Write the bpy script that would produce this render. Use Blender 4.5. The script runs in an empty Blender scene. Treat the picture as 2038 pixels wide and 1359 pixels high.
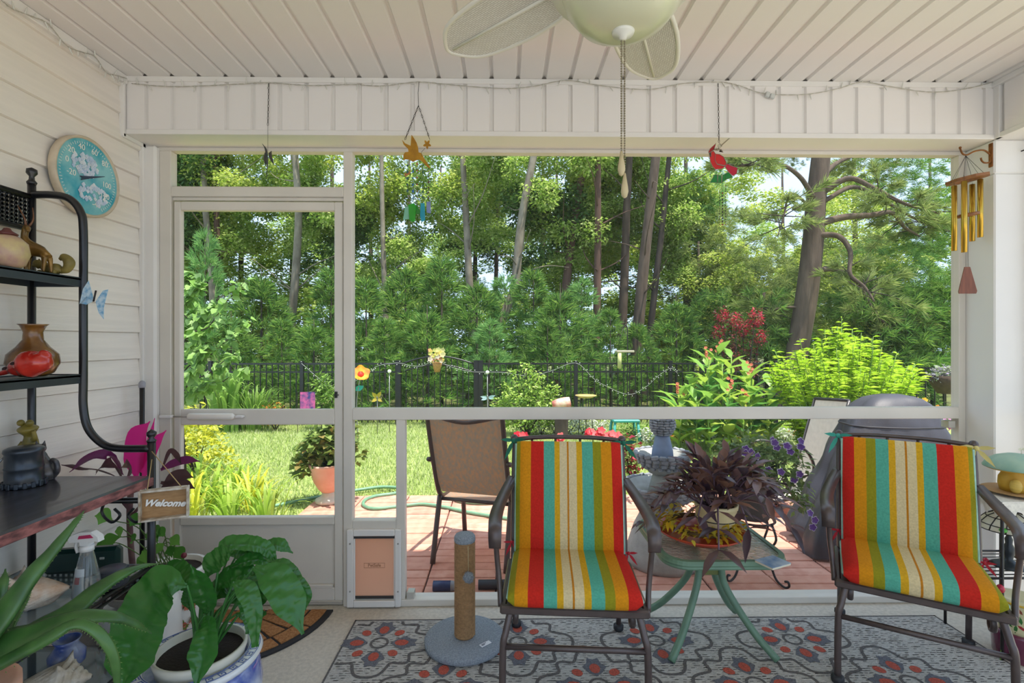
import bpy, bmesh, math, random
import numpy as np
from mathutils import Vector, Matrix
R = math.radians
rnd = random.Random(7)
scn = bpy.context.scene
C = scn.collection
# ---------------------------------------------------------------- camera
CAMZ, FPX, YAW = 1.33, 1000.0, R(0.85)
cd = bpy.data.cameras.new('camera')
cd.sensor_width = 36.0
cd.lens = FPX / 2038 * 36.0
cd.clip_start = 0.05
cd.clip_end = 300
cam = bpy.data.objects.new('camera', cd)
C.objects.link(cam)
cam.location = (0, 0, CAMZ)
cam.rotation_euler = (R(90), 0, -YAW)
scn.camera = cam
# ---------------------------------------------------------------- sky, sun, exposure
SKY, SUN, EXPO = 1.3, 5.8, 0.46
wd = bpy.data.worlds.new('sky')
scn.world = wd
wd.use_nodes = True
bg = wd.node_tree.nodes['Background']
bg.inputs['Color'].default_value = (0.57, 0.75, 1.0, 1)
bg.inputs['Strength'].default_value = SKY
sl = bpy.data.lights.new('sun', 'SUN')
sl.energy = SUN
sl.angle = R(0.8)
sl.color = (1.0, 0.95, 0.86)
sun = bpy.data.objects.new('sun', sl)
C.objects.link(sun)
sun.rotation_euler = Vector((-0.26, 0.20, -1.0)).to_track_quat('-Z', 'Y').to_euler()
scn.view_settings.view_transform = 'Standard'
scn.view_settings.look = 'None'
scn.view_settings.exposure = EXPO
scn.view_settings.gamma = 1.0
scn.view_settings.use_curve_mapping = False

# ---------------------------------------------------------------- helpers
def P(px, py, Y=None, X=None, Z=None):
    """point of the photograph's pixel ray at a given world depth, side or height"""
    a, b = (px - 1019.0) / FPX, -(py - 679.5) / FPX
    d = Vector((a * math.cos(YAW) + math.sin(YAW), math.cos(YAW) - a * math.sin(YAW), b))
    if Y is not None: t = Y / d.y
    elif X is not None: t = X / d.x
    else: t = (Z - CAMZ) / d.z
    return Vector((0, 0, CAMZ)) + d * t

def srgb(h):
    if isinstance(h, str):
        h = h.lstrip('#'); c = [int(h[i:i + 2], 16) / 255 for i in (0, 2, 4)]
    else: c = [v / 255 for v in h]
    return tuple(v / 12.92 if v <= .04045 else ((v + .055) / 1.055) ** 2.4 for v in c) + (1,)

MATS = {}
def mat(name, col, rough=.6, metal=0, var=0, vscale=8, bump=0, bscale=60, trans=0, spec=.5, island=0, col2=None,
        coat=0, alpha=1, wave=None, stretch=None):
    """procedural principled material; var = brightness variation by noise, island = by leaf or piece"""
    if name in MATS: return MATS[name]
    m = bpy.data.materials.new(name); m.use_nodes = True
    nt = m.node_tree; N = nt.nodes; L = nt.links
    b = N['Principled BSDF']
    c = srgb(col)
    b.inputs['Base Color'].default_value = c
    b.inputs['Roughness'].default_value = rough
    b.inputs['Metallic'].default_value = metal
    b.inputs['Specular IOR Level'].default_value = spec
    b.inputs['Coat Weight'].default_value = coat
    b.inputs['Transmission Weight'].default_value = trans
    b.inputs['Alpha'].default_value = alpha
    tc = None
    def coords(sc):
        nonlocal tc
        if tc is None:
            tc = N.new('ShaderNodeTexCoord')
        if stretch:
            mp = N.new('ShaderNodeMapping'); mp.inputs['Scale'].default_value = stretch
            L.new(tc.outputs['Object'], mp.inputs['Vector']); return mp.outputs[0]
        return tc.outputs['Object']
    if var or col2:
        nz = N.new('ShaderNodeTexNoise'); nz.inputs['Scale'].default_value = vscale; nz.inputs['Detail'].default_value = 5
        L.new(coords(vscale), nz.inputs['Vector'])
        rp = N.new('ShaderNodeValToRGB')
        if col2: lo, hi = c, srgb(col2)
        else:
            lo = tuple(v * (1 - var) for v in c[:3]) + (1,); hi = tuple(min(1, v * (1 + var)) for v in c[:3]) + (1,)
        rp.color_ramp.elements[0].position = .35; rp.color_ramp.elements[0].color = lo
        rp.color_ramp.elements[1].position = .65; rp.color_ramp.elements[1].color = hi
        L.new(nz.outputs['Fac'], rp.inputs['Fac']); L.new(rp.outputs[0], b.inputs['Base Color'])
    if bump:
        n2 = N.new('ShaderNodeTexNoise'); n2.inputs['Scale'].default_value = bscale; n2.inputs['Detail'].default_value = 4
        L.new(coords(bscale), n2.inputs['Vector'])
        bp = N.new('ShaderNodeBump'); bp.inputs['Strength'].default_value = bump; bp.inputs['Distance'].default_value = .01
        L.new(n2.outputs['Fac'], bp.inputs['Height']); L.new(bp.outputs[0], b.inputs['Normal'])
    MATS[name] = m
    return m

def leafmat(name, cols, rough=.5, tl=.35, spec=.3):
    """leaf material: colour picked per leaf, part of the light passes through"""
    if name in MATS: return MATS[name]
    m = bpy.data.materials.new(name); m.use_nodes = True
    nt = m.node_tree; N = nt.nodes; L = nt.links
    b = N['Principled BSDF']; out = N['Material Output']
    g = N.new('ShaderNodeNewGeometry'); rp = N.new('ShaderNodeValToRGB')
    while len(rp.color_ramp.elements) < len(cols): rp.color_ramp.elements.new(.5)
    for i, c in enumerate(cols):
        rp.color_ramp.elements[i].position = i / max(1, len(cols) - 1); rp.color_ramp.elements[i].color = srgb(c)
    L.new(g.outputs['Random Per Island'], rp.inputs['Fac'])
    b.inputs['Roughness'].default_value = rough; b.inputs['Specular IOR Level'].default_value = spec
    t = N.new('ShaderNodeBsdfTranslucent'); mx = N.new('ShaderNodeMixShader'); mx.inputs[0].default_value = tl
    L.new(rp.outputs[0], b.inputs['Base Color']); L.new(rp.outputs[0], t.inputs['Color'])
    L.new(b.outputs[0], mx.inputs[1]); L.new(t.outputs[0], mx.inputs[2]); L.new(mx.outputs[0], out.inputs['Surface'])
    MATS[name] = m
    return m

def stripemat(name, stops, axis=0, scale=1.0, offset=0.0, rough=.85, weave=600):
    """bands along one object axis: stops = [(position 0..1, colour)], constant steps"""
    m = bpy.data.materials.new(name); m.use_nodes = True
    nt = m.node_tree; N = nt.nodes; L = nt.links
    b = N['Principled BSDF']; b.inputs['Roughness'].default_value = rough; b.inputs['Specular IOR Level'].default_value = .15
    tc = N.new('ShaderNodeTexCoord'); sp = N.new('ShaderNodeSeparateXYZ'); L.new(tc.outputs['Object'], sp.inputs[0])
    ma = N.new('ShaderNodeMath'); ma.operation = 'MULTIPLY_ADD'; ma.inputs[1].default_value = scale; ma.inputs[2].default_value = offset
    L.new(sp.outputs[axis], ma.inputs[0])
    rp = N.new('ShaderNodeValToRGB'); cr = rp.color_ramp; cr.interpolation = 'CONSTANT'
    while len(cr.elements) < len(stops): cr.elements.new(.99)
    for e, (p, c) in zip(cr.elements, stops): e.position = p; e.color = srgb(c)
    L.new(ma.outputs[0], rp.inputs[0])
    nz = N.new('ShaderNodeTexNoise'); nz.inputs['Scale'].default_value = 140; nz.inputs['Detail'].default_value = 6
    L.new(tc.outputs['Object'], nz.inputs['Vector'])
    mr = N.new('ShaderNodeMapRange'); mr.inputs[1].default_value = .3; mr.inputs[2].default_value = .7
    mr.inputs[3].default_value = .86; mr.inputs[4].default_value = 1.1
    L.new(nz.outputs['Fac'], mr.inputs[0])
    mm = N.new('ShaderNodeMix'); mm.data_type = 'RGBA'; mm.blend_type = 'MULTIPLY'; mm.inputs[0].default_value = 1
    L.new(rp.outputs[0], mm.inputs[6]); L.new(mr.outputs[0], mm.inputs[7]); L.new(mm.outputs[2], b.inputs['Base Color'])
    bp = N.new('ShaderNodeBump'); bp.inputs['Strength'].default_value = .25; bp.inputs['Distance'].default_value = .004
    L.new(nz.outputs['Fac'], bp.inputs['Height']); L.new(bp.outputs[0], b.inputs['Normal'])
    return m

MW = {}            # world matrix of each thing
def root_of(o):
    while o.parent: o = o.parent
    return o

def tag(o, label=None, cat=None, group=None, kind=None):
    if label: o['label'] = label
    if cat: o['category'] = cat
    if group: o['group'] = group
    if kind: o['kind'] = kind
    return o

def thing(name, label=None, cat=None, loc=(0, 0, 0), rz=0, group=None, kind=None):
    o = bpy.data.objects.new(name, None); C.objects.link(o)
    o.empty_display_size = .1
    o.location = loc; o.rotation_euler = (0, 0, rz)
    MW[o.name] = Matrix.Translation(Vector(loc)) @ Matrix.Rotation(rz, 4, 'Z')
    return tag(o, label, cat, group, kind)

def link(name, me, parent=None):
    o = bpy.data.objects.new(name, me); C.objects.link(o)
    if parent: o.parent = parent
    return o

class MB:
    """collects shapes, builds one mesh object"""
    def __init__(s): s.v = []; s.f = []; s.sm = []
    def add(s, vs, fs, smooth=False):
        n = len(s.v); s.v += [tuple(v) for v in vs]
        s.f += [tuple(i + n for i in f) for f in fs]; s.sm += [smooth] * len(fs); return s
    def box(s, a, b):
        (x0, y0, z0), (x1, y1, z1) = a, b
        x0, x1 = min(x0, x1), max(x0, x1); y0, y1 = min(y0, y1), max(y0, y1); z0, z1 = min(z0, z1), max(z0, z1)
        return s.add([(x0, y0, z0), (x1, y0, z0), (x1, y1, z0), (x0, y1, z0), (x0, y0, z1), (x1, y0, z1), (x1, y1, z1), (x0, y1, z1)],
                     [(0, 3, 2, 1), (4, 5, 6, 7), (0, 1, 5, 4), (1, 2, 6, 5), (2, 3, 7, 6), (3, 0, 4, 7)])
    def cbox(s, a, b, c=.004):
        """box with chamfered edges"""
        lo = [min(p, q) for p, q in zip(a, b)]; hi = [max(p, q) for p, q in zip(a, b)]
        c = min([c] + [(h - l) * .45 for l, h in zip(lo, hi)])
        vs = []; idx = {}
        for k in range(8):
            for ax in range(3):
                p = []
                for d in range(3):
                    hi_ = (k >> d) & 1
                    off = 0 if d == ax else c
                    p.append(hi[d] - off if hi_ else lo[d] + off)
                idx[(k, ax)] = len(vs); vs.append(tuple(p))
        fs = []
        for ax in range(3):
            u, w = [d for d in range(3) if d != ax]
            for side in (0, 1):
                ks = [side << ax | a_ << u | b_ << w for a_, b_ in ((0, 0), (1, 0), (1, 1), (0, 1))]
                f = [idx[(k, ax)] for k in ks]
                if (side == 0) == ((u, w) in ((0, 1), (1, 2))): f.reverse()
                if ax == 1: f.reverse(); 
                fs.append(f)
            for a_ in (0, 1):
                for b_ in (0, 1):
                    k0 = a_ << u | b_ << w; k1 = k0 | 1 << ax
                    fs.append([idx[(k0, u)], idx[(k0, w)], idx[(k1, w)], idx[(k1, u)]])
        for k in range(8): fs.append([idx[(k, 0)], idx[(k, 1)], idx[(k, 2)]])
        return s.add(vs, fs)
    def tube(s, pts, r, n=10, cap=True, closed=False, up=None):
        pts = [Vector(p) for p in pts]; m = len(pts)
        rs = r if isinstance(r, (list, tuple)) else [r] * m
        vs = []; fs = []; prev = None
        for i, p in enumerate(pts):
            if closed: t = pts[(i + 1) % m] - pts[i - 1]
            else: t = pts[min(i + 1, m - 1)] - pts[max(i - 1, 0)]
            if t.length < 1e-9: t = Vector((0, 0, 1))
            t.normalize()
            if prev is None:
                a = Vector(up) if up else (Vector((0, 0, 1)) if abs(t.z) < .9 else Vector((1, 0, 0)))
                u = t.cross(a).normalized()
            else:
                u = (prev - t * prev.dot(t))
                if u.length < 1e-6: u = t.orthogonal()
                u.normalize()
            prev = u; w = t.cross(u)
            for k in range(n):
                an = 2 * math.pi * k / n
                vs.append(p + (u * math.cos(an) + w * math.sin(an)) * rs[i])
        rng = m if closed else m - 1
        for i in range(rng):
            j = (i + 1) % m
            for k in range(n):
                k2 = (k + 1) % n
                fs.append((i * n + k, j * n + k, j * n + k2, i * n + k2))
        if cap and not closed:
            fs.append(tuple(range(n))); fs.append(tuple((m - 1) * n + k for k in reversed(range(n))))
        return s.add(vs, fs, True)
    def lathe(s, prof, n=28, c=(0, 0, 0), cap=True, sq=None):
        """prof = [(r, z)] bottom to top around the z axis at c"""
        vs = []; fs = []
        for r_, z in prof:
            for k in range(n):
                a = 2 * math.pi * k / n
                q = r_
                if sq: q = r_ * (1 + sq * (abs(math.cos(a)) ** 6 + abs(math.sin(a)) ** 6 - 1))
                vs.append((c[0] + q * math.cos(a), c[1] + q * math.sin(a), c[2] + z))
        for i in range(len(prof) - 1):
            for k in range(n):
                k2 = (k + 1) % n
                fs.append((i * n + k, i * n + k2, (i + 1) * n + k2, (i + 1) * n + k))
        if cap:
            if prof[0][0] > 1e-5: fs.append(tuple(reversed(range(n))))
            if prof[-1][0] > 1e-5: fs.append(tuple((len(prof) - 1) * n + k for k in range(n)))
        return s.add(vs, fs, True)
    def prism(s, out, d, M=None, smooth=False):
        """outline [(x, y)] extruded d along z (local), placed by matrix M"""
        n = len(out); M = M or Matrix()
        ar = sum(out[i][0] * out[(i + 1) % n][1] - out[(i + 1) % n][0] * out[i][1] for i in range(n))
        if ar < 0: out = list(reversed(out))
        vs = [M @ Vector((x, y, 0)) for x, y in out] + [M @ Vector((x, y, d)) for x, y in out]
        fs = [tuple(reversed(range(n))), tuple(range(n, 2 * n))] + [(i, (i + 1) % n, n + (i + 1) % n, n + i) for i in range(n)]
        return s.add(vs, fs, smooth)
    def ball(s, c, r, n=10, m=7, sc=(1, 1, 1)):
        c = Vector(c); vs = [c + Vector((0, 0, -r * sc[2]))]; fs = []
        for i in range(1, m):
            th = math.pi * i / m
            for k in range(n):
                a = 2 * math.pi * k / n
                vs.append(c + Vector((r * sc[0] * math.sin(th) * math.cos(a), r * sc[1] * math.sin(th) * math.sin(a), -r * sc[2] * math.cos(th))))
        vs.append(c + Vector((0, 0, r * sc[2])))
        for k in range(n):
            fs.append((0, 1 + (k + 1) % n, 1 + k)); e = 1 + (m - 2) * n
            fs.append((e + k, e + (k + 1) % n, len(vs) - 1))
        for i in range(m - 2):
            for k in range(n):
                a, b2 = 1 + i * n + k, 1 + i * n + (k + 1) % n
                fs.append((a, b2, b2 + n, a + n))
        return s.add(vs, fs, True)
    def grid(s, fn, nu, nv, smooth=True, closed_u=False):
        vs = [fn(i / (nu if closed_u else nu - 1), j / (nv - 1)) for j in range(nv) for i in range(nu)]; fs = []
        for j in range(nv - 1):
            for i in range(nu if closed_u else nu - 1):
                i2 = (i + 1) % nu
                fs.append((j * nu + i, j * nu + i2, (j + 1) * nu + i2, (j + 1) * nu + i))
        return s.add(vs, fs, smooth)
    def xf(s, M):
        s.v = [tuple(M @ Vector(v)) for v in s.v]; return s
    def join(s, o):
        n = len(s.v); s.v += o.v; s.f += [tuple(i + n for i in f) for f in o.f]; s.sm += o.sm; return s
    def mesh(s, name, m, inv=None):
        me = bpy.data.meshes.new(name)
        vs = [tuple(inv @ Vector(v)) for v in s.v] if inv is not None else s.v
        me.from_pydata(vs, [], s.f); me.update()
        me.polygons.foreach_set('use_smooth', s.sm)
        if m: me.materials.append(m)
        return me
    def build(s, name, m, parent=None, world=False, **tags):
        """one mesh object; world=True: shapes were given in world coordinates"""
        inv = None
        if parent and world: inv = MW[root_of(parent).name].inverted()
        o = link(name, s.mesh(name, m, inv), parent)
        if parent is None: MW[o.name] = Matrix()
        return tag(o, **tags)

def npmesh(name, verts, tris, m, quads=False):
    """fast mesh from numpy arrays"""
    me = bpy.data.meshes.new(name)
    v = np.asarray(verts, dtype=np.float32).reshape(-1, 3); t = np.asarray(tris, dtype=np.int32)
    k = t.shape[1]
    me.vertices.add(len(v)); me.vertices.foreach_set('co', v.ravel())
    me.loops.add(t.size); me.loops.foreach_set('vertex_index', t.ravel())
    me.polygons.add(len(t)); me.polygons.foreach_set('loop_start', np.arange(0, t.size, k, dtype=np.int32))
    try: me.polygons.foreach_set('loop_total', np.full(len(t), k, dtype=np.int32))
    except Exception: pass
    me.update(calc_edges=True)
    if m: me.materials.append(m)
    return me

def copy_tree(o, parent=None, loc=None, rz=None):
    c = o.copy(); C.objects.link(c); c.parent = parent
    if loc is not None: c.location = loc
    if rz is not None: c.rotation_euler = (0, 0, rz)
    if parent is None: MW[c.name] = Matrix.Translation(c.location) @ Matrix.Rotation(c.rotation_euler.z, 4, 'Z')
    for ch in o.children: copy_tree(ch, c)
    return c

def curve(pts, n=8):
    """smooth path through points (Catmull-Rom)"""
    p = [Vector(q) for q in pts]; p = [p[0] * 2 - p[1]] + p + [p[-1] * 2 - p[-2]]; out = []
    for i in range(1, len(p) - 2):
        for k in range(n):
            t = k / n
            out.append(.5 * ((2 * p[i]) + (p[i + 1] - p[i - 1]) * t + (2 * p[i - 1] - 5 * p[i] + 4 * p[i + 1] - p[i + 2]) * t * t
                       + (3 * p[i] - p[i - 1] - 3 * p[i + 1] + p[i + 2]) * t ** 3))
    out.append(p[-2]); return out

def ring(out2, thick):
    """inset outline by simple scaling about the centroid"""
    cx = sum(x for x, y in out2) / len(out2); cy = sum(y for x, y in out2) / len(out2)
    return [(cx + (x - cx) * thick, cy + (y - cy) * thick) for x, y in out2]

def look(x, y, z):
    """matrix whose local z axis points along (x, y, z)"""
    return Vector((x, y, z)).to_track_quat('Z', 'Y').to_matrix().to_4x4()
T = Matrix.Translation
def TR(loc, rx=0, ry=0, rz=0):
    return T(Vector(loc)) @ Matrix.Rotation(rz, 4, 'Z') @ Matrix.Rotation(ry, 4, 'Y') @ Matrix.Rotation(rx, 4, 'X')

def leaf_v(base, d, up, ln, w, fold=.15, droop=.25):
    """one bent leaf blade: 8 vertices in world space, pointed at both ends"""
    d = d.normalized(); s_ = d.cross(up)
    if s_.length < 1e-4: s_ = d.orthogonal()
    s_.normalize(); n = s_.cross(d)
    out = []
    for t, q in ((0, 0), (.3, .85), (.62, .8), (1, 0)):
        c = base + d * (ln * t) - Vector((0, 0, 1)) * (droop * ln * t * t)
        if q == 0: out.append(c)
        else: out += [c - s_ * (w * .5 * q) + n * (fold * w * q), c, c + s_ * (w * .5 * q) + n * (fold * w * q)]
    return out
LEAF_F = [(0, 2, 1), (0, 3, 2), (1, 2, 5, 4), (2, 3, 6, 5), (4, 5, 7), (5, 6, 7)]
def add_leaf(mb, base, d, up, ln, w, fold=.15, droop=.25):
    mb.add(leaf_v(Vector(base), Vector(d), Vector(up), ln, w, fold, droop), LEAF_F, True)
# ================================================================ the porch shell
D, HF = 2.53, 2.38                 # inside face of the screen wall, face of the header beam
XL, XR, CEIL, BEAM = -1.78, 2.355, 2.572, 2.30
YB = -1.6                          # the porch goes on behind the camera
M_white = mat('white_vinyl', 'E6E2DC', .45, var=.03, vscale=3)
M_siding = mat('siding_vinyl', 'EBE3D8', .5, var=.03, vscale=3, bump=.12, bscale=9, stretch=(1, 1, 14))
M_soffit = mat('soffit_vinyl', 'E9E4DF', .5, var=.02, vscale=2)
M_alum = mat('frame_aluminium', 'DBD4C8', .4, var=.04, vscale=4)
M_post = mat('post_wrap', 'E6E3DE', .45, var=.02, vscale=3)
M_conc = mat('concrete', 'C9BFAF', .85, var=.10, vscale=60, bump=.25, bscale=220)
M_screen = bpy.data.materials.new('insect_screen'); M_screen.use_nodes = True
_n = M_screen.node_tree.nodes; _l = M_screen.node_tree.links
_t = _n.new('ShaderNodeBsdfTransparent'); _mx = _n.new('ShaderNodeMixShader'); _mx.inputs[0].default_value = .07
_n['Principled BSDF'].inputs['Base Color'].default_value = (.25, .25, .26, 1); _n['Principled BSDF'].inputs['Roughness'].default_value = .8
_l.new(_t.outputs[0], _mx.inputs[1]); _l.new(_n['Principled BSDF'].outputs[0], _mx.inputs[2]); _l.new(_mx.outputs[0], _n['Material Output'].inputs['Surface'])

floor = MB().box((XL - .1, YB, -.16), (XR + .3, 2.62, 0)).build('floor', M_conc, kind='structure', label='pale broom-finished concrete porch floor')

def strip_mesh(name, w, ln, th, m, bev=.006):
    """soffit strip: face down at z=0, length along +y, slanted long edges"""
    b = MB()
    vs = [(bev, 0, 0), (w - bev, 0, 0), (w, 0, th), (0, 0, th)]
    b.add([(x, y, z) for y in (0, ln) for x, _, z in vs], [(0, 3, 2, 1), (4, 5, 6, 7), (0, 1, 5, 4), (1, 2, 6, 5), (2, 3, 7, 6), (3, 0, 4, 7)])
    return b.mesh(name, m)

# ceiling: one backing slab, soffit strips hang under it
ceil = MB().box((XL - .1, YB, CEIL + .012), (XR + .05, HF + .1, CEIL + .03)).build('ceiling', M_soffit, kind='structure', label='white soffit board porch ceiling')
PW = .1245
me_c = strip_mesh('soffit_strip', PW - .011, HF - YB - .006, .012, M_soffit)
x = P(1080, 157, Y=HF).x + .012
k0 = int((x - XL) / PW) + 1
i = 0
xs = x - k0 * PW
while xs < XR - .02:
    if xs > XL - PW:
        o = link('soffit_strip', me_c, ceil); o.location = (xs, YB + .002, CEIL)
        if xs < XL: o.scale.x = (xs + PW - .011 - XL) / (PW - .011); o.location.x = XL
        if xs + PW > XR: o.scale.x = max(.05, (XR - xs) / PW)
    xs += PW
# roof above, shades the porch
MB().box((XL - 3.0, YB - .3, CEIL + .05), (XR + .75, 2.98, CEIL + .2)).build('roof', mat('roof_deck', 'B9B5AC', .9), kind='structure', label='porch roof above the ceiling')
MB().box((XL - .1, 2.62, CEIL - .09), (XR + .75, 2.98, CEIL + .05)).build('trim_eave', M_white, kind='structure', label='white boxed eave outside the porch')

# header beam over the screens with vertical soffit boards
zt, zb = P(1000, 168, Y=HF).z, P(1000, 262, Y=HF).z
hb = MB().box((XL, HF + .012, BEAM), (XR + .3, 2.62, CEIL)).build('trim_header', M_white, kind='structure', label='white header beam clad in vertical boards')
me_h = MB().add([(.006, 0, 0), (PW - .017, 0, 0), (PW - .011, .012, 0), (0, .012, 0)] + [(.006, 0, zt - zb), (PW - .017, 0, zt - zb), (PW - .011, .012, zt - zb), (0, .012, zt - zb)],
    [(0, 1, 5, 4), (1, 2, 6, 5), (3, 0, 4, 7), (0, 3, 2, 1), (4, 5, 6, 7)]).mesh('header_board', M_soffit)
xs = x - k0 * PW
while xs < XR - .02:
    if xs > XL - PW + .02:
        o = link('header_board', me_h, hb); o.location = (xs, HF, zb)
        if xs < XL: o.scale.x = (xs + PW - XL) / PW; o.location.x = XL
        if xs + PW > XR: o.scale.x = (XR - xs) / PW
    xs += PW
MB().cbox((XL, HF - .006, zt), (XR, HF + .014, CEIL), .002).build('top_channel', M_white, hb)
MB().cbox((XL, HF - .006, BEAM), (XR, HF + .014, zb), .002).build('bottom_channel', M_white, hb)
MB().box((1.07, HF + .004, BEAM - .0015), (1.075, D, BEAM)).build('cap_joint', mat('joint_grey', '9A948A', .7), hb)

# right header over the open side screens
hr = MB().box((XR + .012, YB, BEAM), (XR + .26, HF + .02, CEIL)).build('trim_header_right', M_white, kind='structure', label='white side header beam at the right ceiling edge')
me_r = MB().add([(0, .006, 0), (0, PW - .017, 0), (.012, PW - .011, 0), (.012, 0, 0)] + [(0, .006, zt - zb), (0, PW - .017, zt - zb), (.012, PW - .011, zt - zb), (.012, 0, zt - zb)],
    [(0, 1, 5, 4), (1, 2, 6, 5), (3, 0, 4, 7), (0, 3, 2, 1), (4, 5, 6, 7)]).mesh('header_board', M_soffit)
for k in range(20):
    o = link('header_board', me_r, hr); o.location = (XR, HF - .03 - (k + 1) * PW, zb)
MB().cbox((XR - .02, YB, zt), (XR + .014, HF, CEIL), .002).build('top_channel', M_white, hr)
MB().cbox((XR - .006, YB, BEAM), (XR + .014, HF, zb), .002).build('bottom_channel', M_white, hr)
MB().cbox((XR - .008, HF - .03, BEAM), (XR + .014, HF + .01, CEIL), .002).build('corner_channel', M_white, hr)

# left wall: lap siding boards on a backing
wl = MB().box((XL - .2, YB, -.3), (XL - .016, 2.64, CEIL + .05)).build('wall_left', M_siding, kind='structure', label='cream lap siding house wall on the left')
LAP = .127
prof = [(0, 0), (.016, .004), (.0155, .02), (.004, LAP), (0, LAP)]      # (out, up)
vs = [(XL - .016 + o_, y, u) for y in (YB, D - .035) for o_, u in prof]
me_s = MB().add(vs, [(0, 1, 6, 5), (1, 2, 7, 6), (2, 3, 8, 7), (3, 4, 9, 8), (4, 3, 2, 1, 0), (5, 6, 7, 8, 9)]).mesh('siding_board', M_siding)
z0 = P(288, 663, X=XL).z
z0 -= math.ceil(z0 / LAP) * LAP
while z0 < CEIL - .02:
    o = link('siding_board', me_s, wl); o.location = (0, 0, z0)
    if z0 + LAP > CEIL: o.scale.z = (CEIL - z0) / LAP
    z0 += LAP
MB().cbox((XL - .016, YB, CEIL - .04), (XL + .018, HF, CEIL - .001), .003).build('top_channel', M_white, wl)
b = MB().cbox((XL - .01, HF - .022, BEAM - .015), (XL + .012, HF - .006, CEIL), .002)
b.cbox((XL - .01, HF - .02, BEAM - .018), (XL + .012, D - .02, BEAM), .002)
b.cbox((XL - .01, D - .045, 0), (XL + .012, D - .026, BEAM), .002)
b.build('end_channel', M_white, wl)

# corner post on the right
cp = MB().cbox((XR, HF, 0), (XR + .28, 2.62, P(2010, 345, Y=HF).z), .006).build('trim_corner_post', M_post, kind='structure', label='thick white wrapped corner post on the right')
MB().cbox((XR - .002, HF - .002, P(2010, 345, Y=HF).z), (XR + .282, 2.622, BEAM), .006).build('upper_wrap', M_post, cp)

# ---------------------------------------------------------------- screen wall
def fr(name, px0, py0, px1, py1, parent, y0=D, dep=.05, m=None, ch=.003, ref=None):
    a, c = P(px0, py0, Y=y0), P(px1, py1, Y=y0)
    if ref is not None: a.z = P(ref, py0, Y=y0).z; c.z = P(ref, py1, Y=y0).z
    return MB().cbox((a.x, y0, a.z), (c.x, y0 + dep, c.z), ch).build(name, m or M_alum, parent)
win = thing('window_1', 'white aluminium screen wall frame of the porch', loc=(0, D, 0), kind='structure')
win.location = (0, 0, 0); MW[win.name] = Matrix()
xl_, xr_ = P(316, 500, Y=D).x, P(1931, 500, Y=D).x
zsill = .034
ztop = P(1000, 303.5, Y=D).z
def bx(name, x0, x1, z0_, z1_, parent=win, y0=D, y1=D + .05, m=None, ch=.003):
    return MB().cbox((x0, y0, z0_), (x1, y1, z1_), ch).build(name, m or M_alum, parent)
X_ = lambda px: P(px, 680, Y=D).x
Z_ = lambda py, px=1000: P(px, py, Y=D).z
bx('top_rail', XL, XR, ztop, BEAM)
bx('sill', X_(701.5), X_(1908.5), 0, zsill, y0=D - .003, y1=2.605)
bx('corner_trim', XL - .005, X_(317), 0, BEAM, y0=D - .028, y1=D + .05, m=M_white, ch=.01)
bx('post', X_(317), X_(340), 0, ztop)
bx('post', X_(683), X_(701), 0, ztop)
bx('post', X_(1909), XR - .0, 0, ztop)
bx('rail', X_(340), X_(683), Z_(391, 500), Z_(371, 500))
bx('door_stop', X_(340), X_(683), Z_(398, 500), Z_(391, 500), y0=D + .012)
bx('rail', X_(701), X_(1909), Z_(836, 705), Z_(813, 705))
bx('stile', X_(788), X_(806), zsill, Z_(836, 705))
bx('rail', X_(701), X_(788), Z_(1056, 740), Z_(1036, 740))
for px, pz in ((816, 0.05), (1897, Z_(845, 1895))):
    b = MB().cbox((X_(px) - .018, D + .006, pz - .018), (X_(px) + .018, D + .052, pz + .018), .002)
    b.build('corner_bracket', mat('bracket_zinc', 'C9C6BE', .35, .4), win)
scr = []
def screen(x0, x1, z0_, z1_, parent=win, y=D + .032):
    MB().add([(x0, y, z0_), (x1, y, z0_), (x1, y, z1_), (x0, y, z1_)], [(0, 1, 2, 3)]).build('insect_screen', M_screen, parent)
screen(X_(340), X_(683), Z_(371, 500), ztop)
screen(X_(701), X_(1909), Z_(813, 705), ztop)
screen(X_(701), X_(788), Z_(1036, 740), Z_(836, 705))
screen(X_(806), X_(1909), zsill, Z_(836, 705))

# side screen wall, just outside the frame on the right
w2 = thing('window_2', 'white screen frame on the right side of the porch', kind='structure')
XS = XR + .17
for y_ in (HF - .06, .95, -.5, YB): MB().cbox((XS, y_, 0), (XS + .05, y_ + .045, BEAM), .003).build('post', M_alum, w2)
for z_ in (0, P(1900, 820, Y=D).z - .02): MB().cbox((XS + .003, YB, z_), (XS + .047, HF - .06, z_ + .045), .003).build('rail', M_alum, w2)
MB().add([(XS + .03, YB, .04), (XS + .03, HF - .06, .04), (XS + .03, HF - .06, BEAM), (XS + .03, YB, BEAM)], [(0, 1, 2, 3)]).build('insect_screen', M_screen, w2)

# screen door
dr = thing('door_1', 'white aluminium screen door with a solid kick panel', kind='structure')
DY = D + .008
def dbx(name, x0, x1, z0_, z1_, y0=DY, y1=DY + .032, ch=.004, m=None): return bx(name, x0, x1, z0_, z1_, dr, y0, y1, m, ch)
xa, xb = X_(343.5), X_(681)
dbx('stile', xa, X_(357), .028, Z_(400, 500)); dbx('stile', X_(664), xb, .028, Z_(400, 500))
dbx('top_rail', X_(357), X_(664), Z_(418, 500), Z_(400, 500))
dbx('mid_rail', X_(357), X_(664), Z_(846, 500), Z_(815, 500))
dbx('kick_rail', X_(357), X_(664), Z_(1046, 500), Z_(1030, 500), y0=DY - .004)
dbx('kick_panel', X_(357), X_(664), Z_(1168, 500), Z_(1046, 500), y0=DY + .016, ch=.001)
dbx('panel_bead', X_(360), X_(661), Z_(1174, 500), Z_(1166, 500), y0=DY - .002)
dbx('bottom_rail', X_(357), X_(664), .028, Z_(1172, 500))
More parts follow.
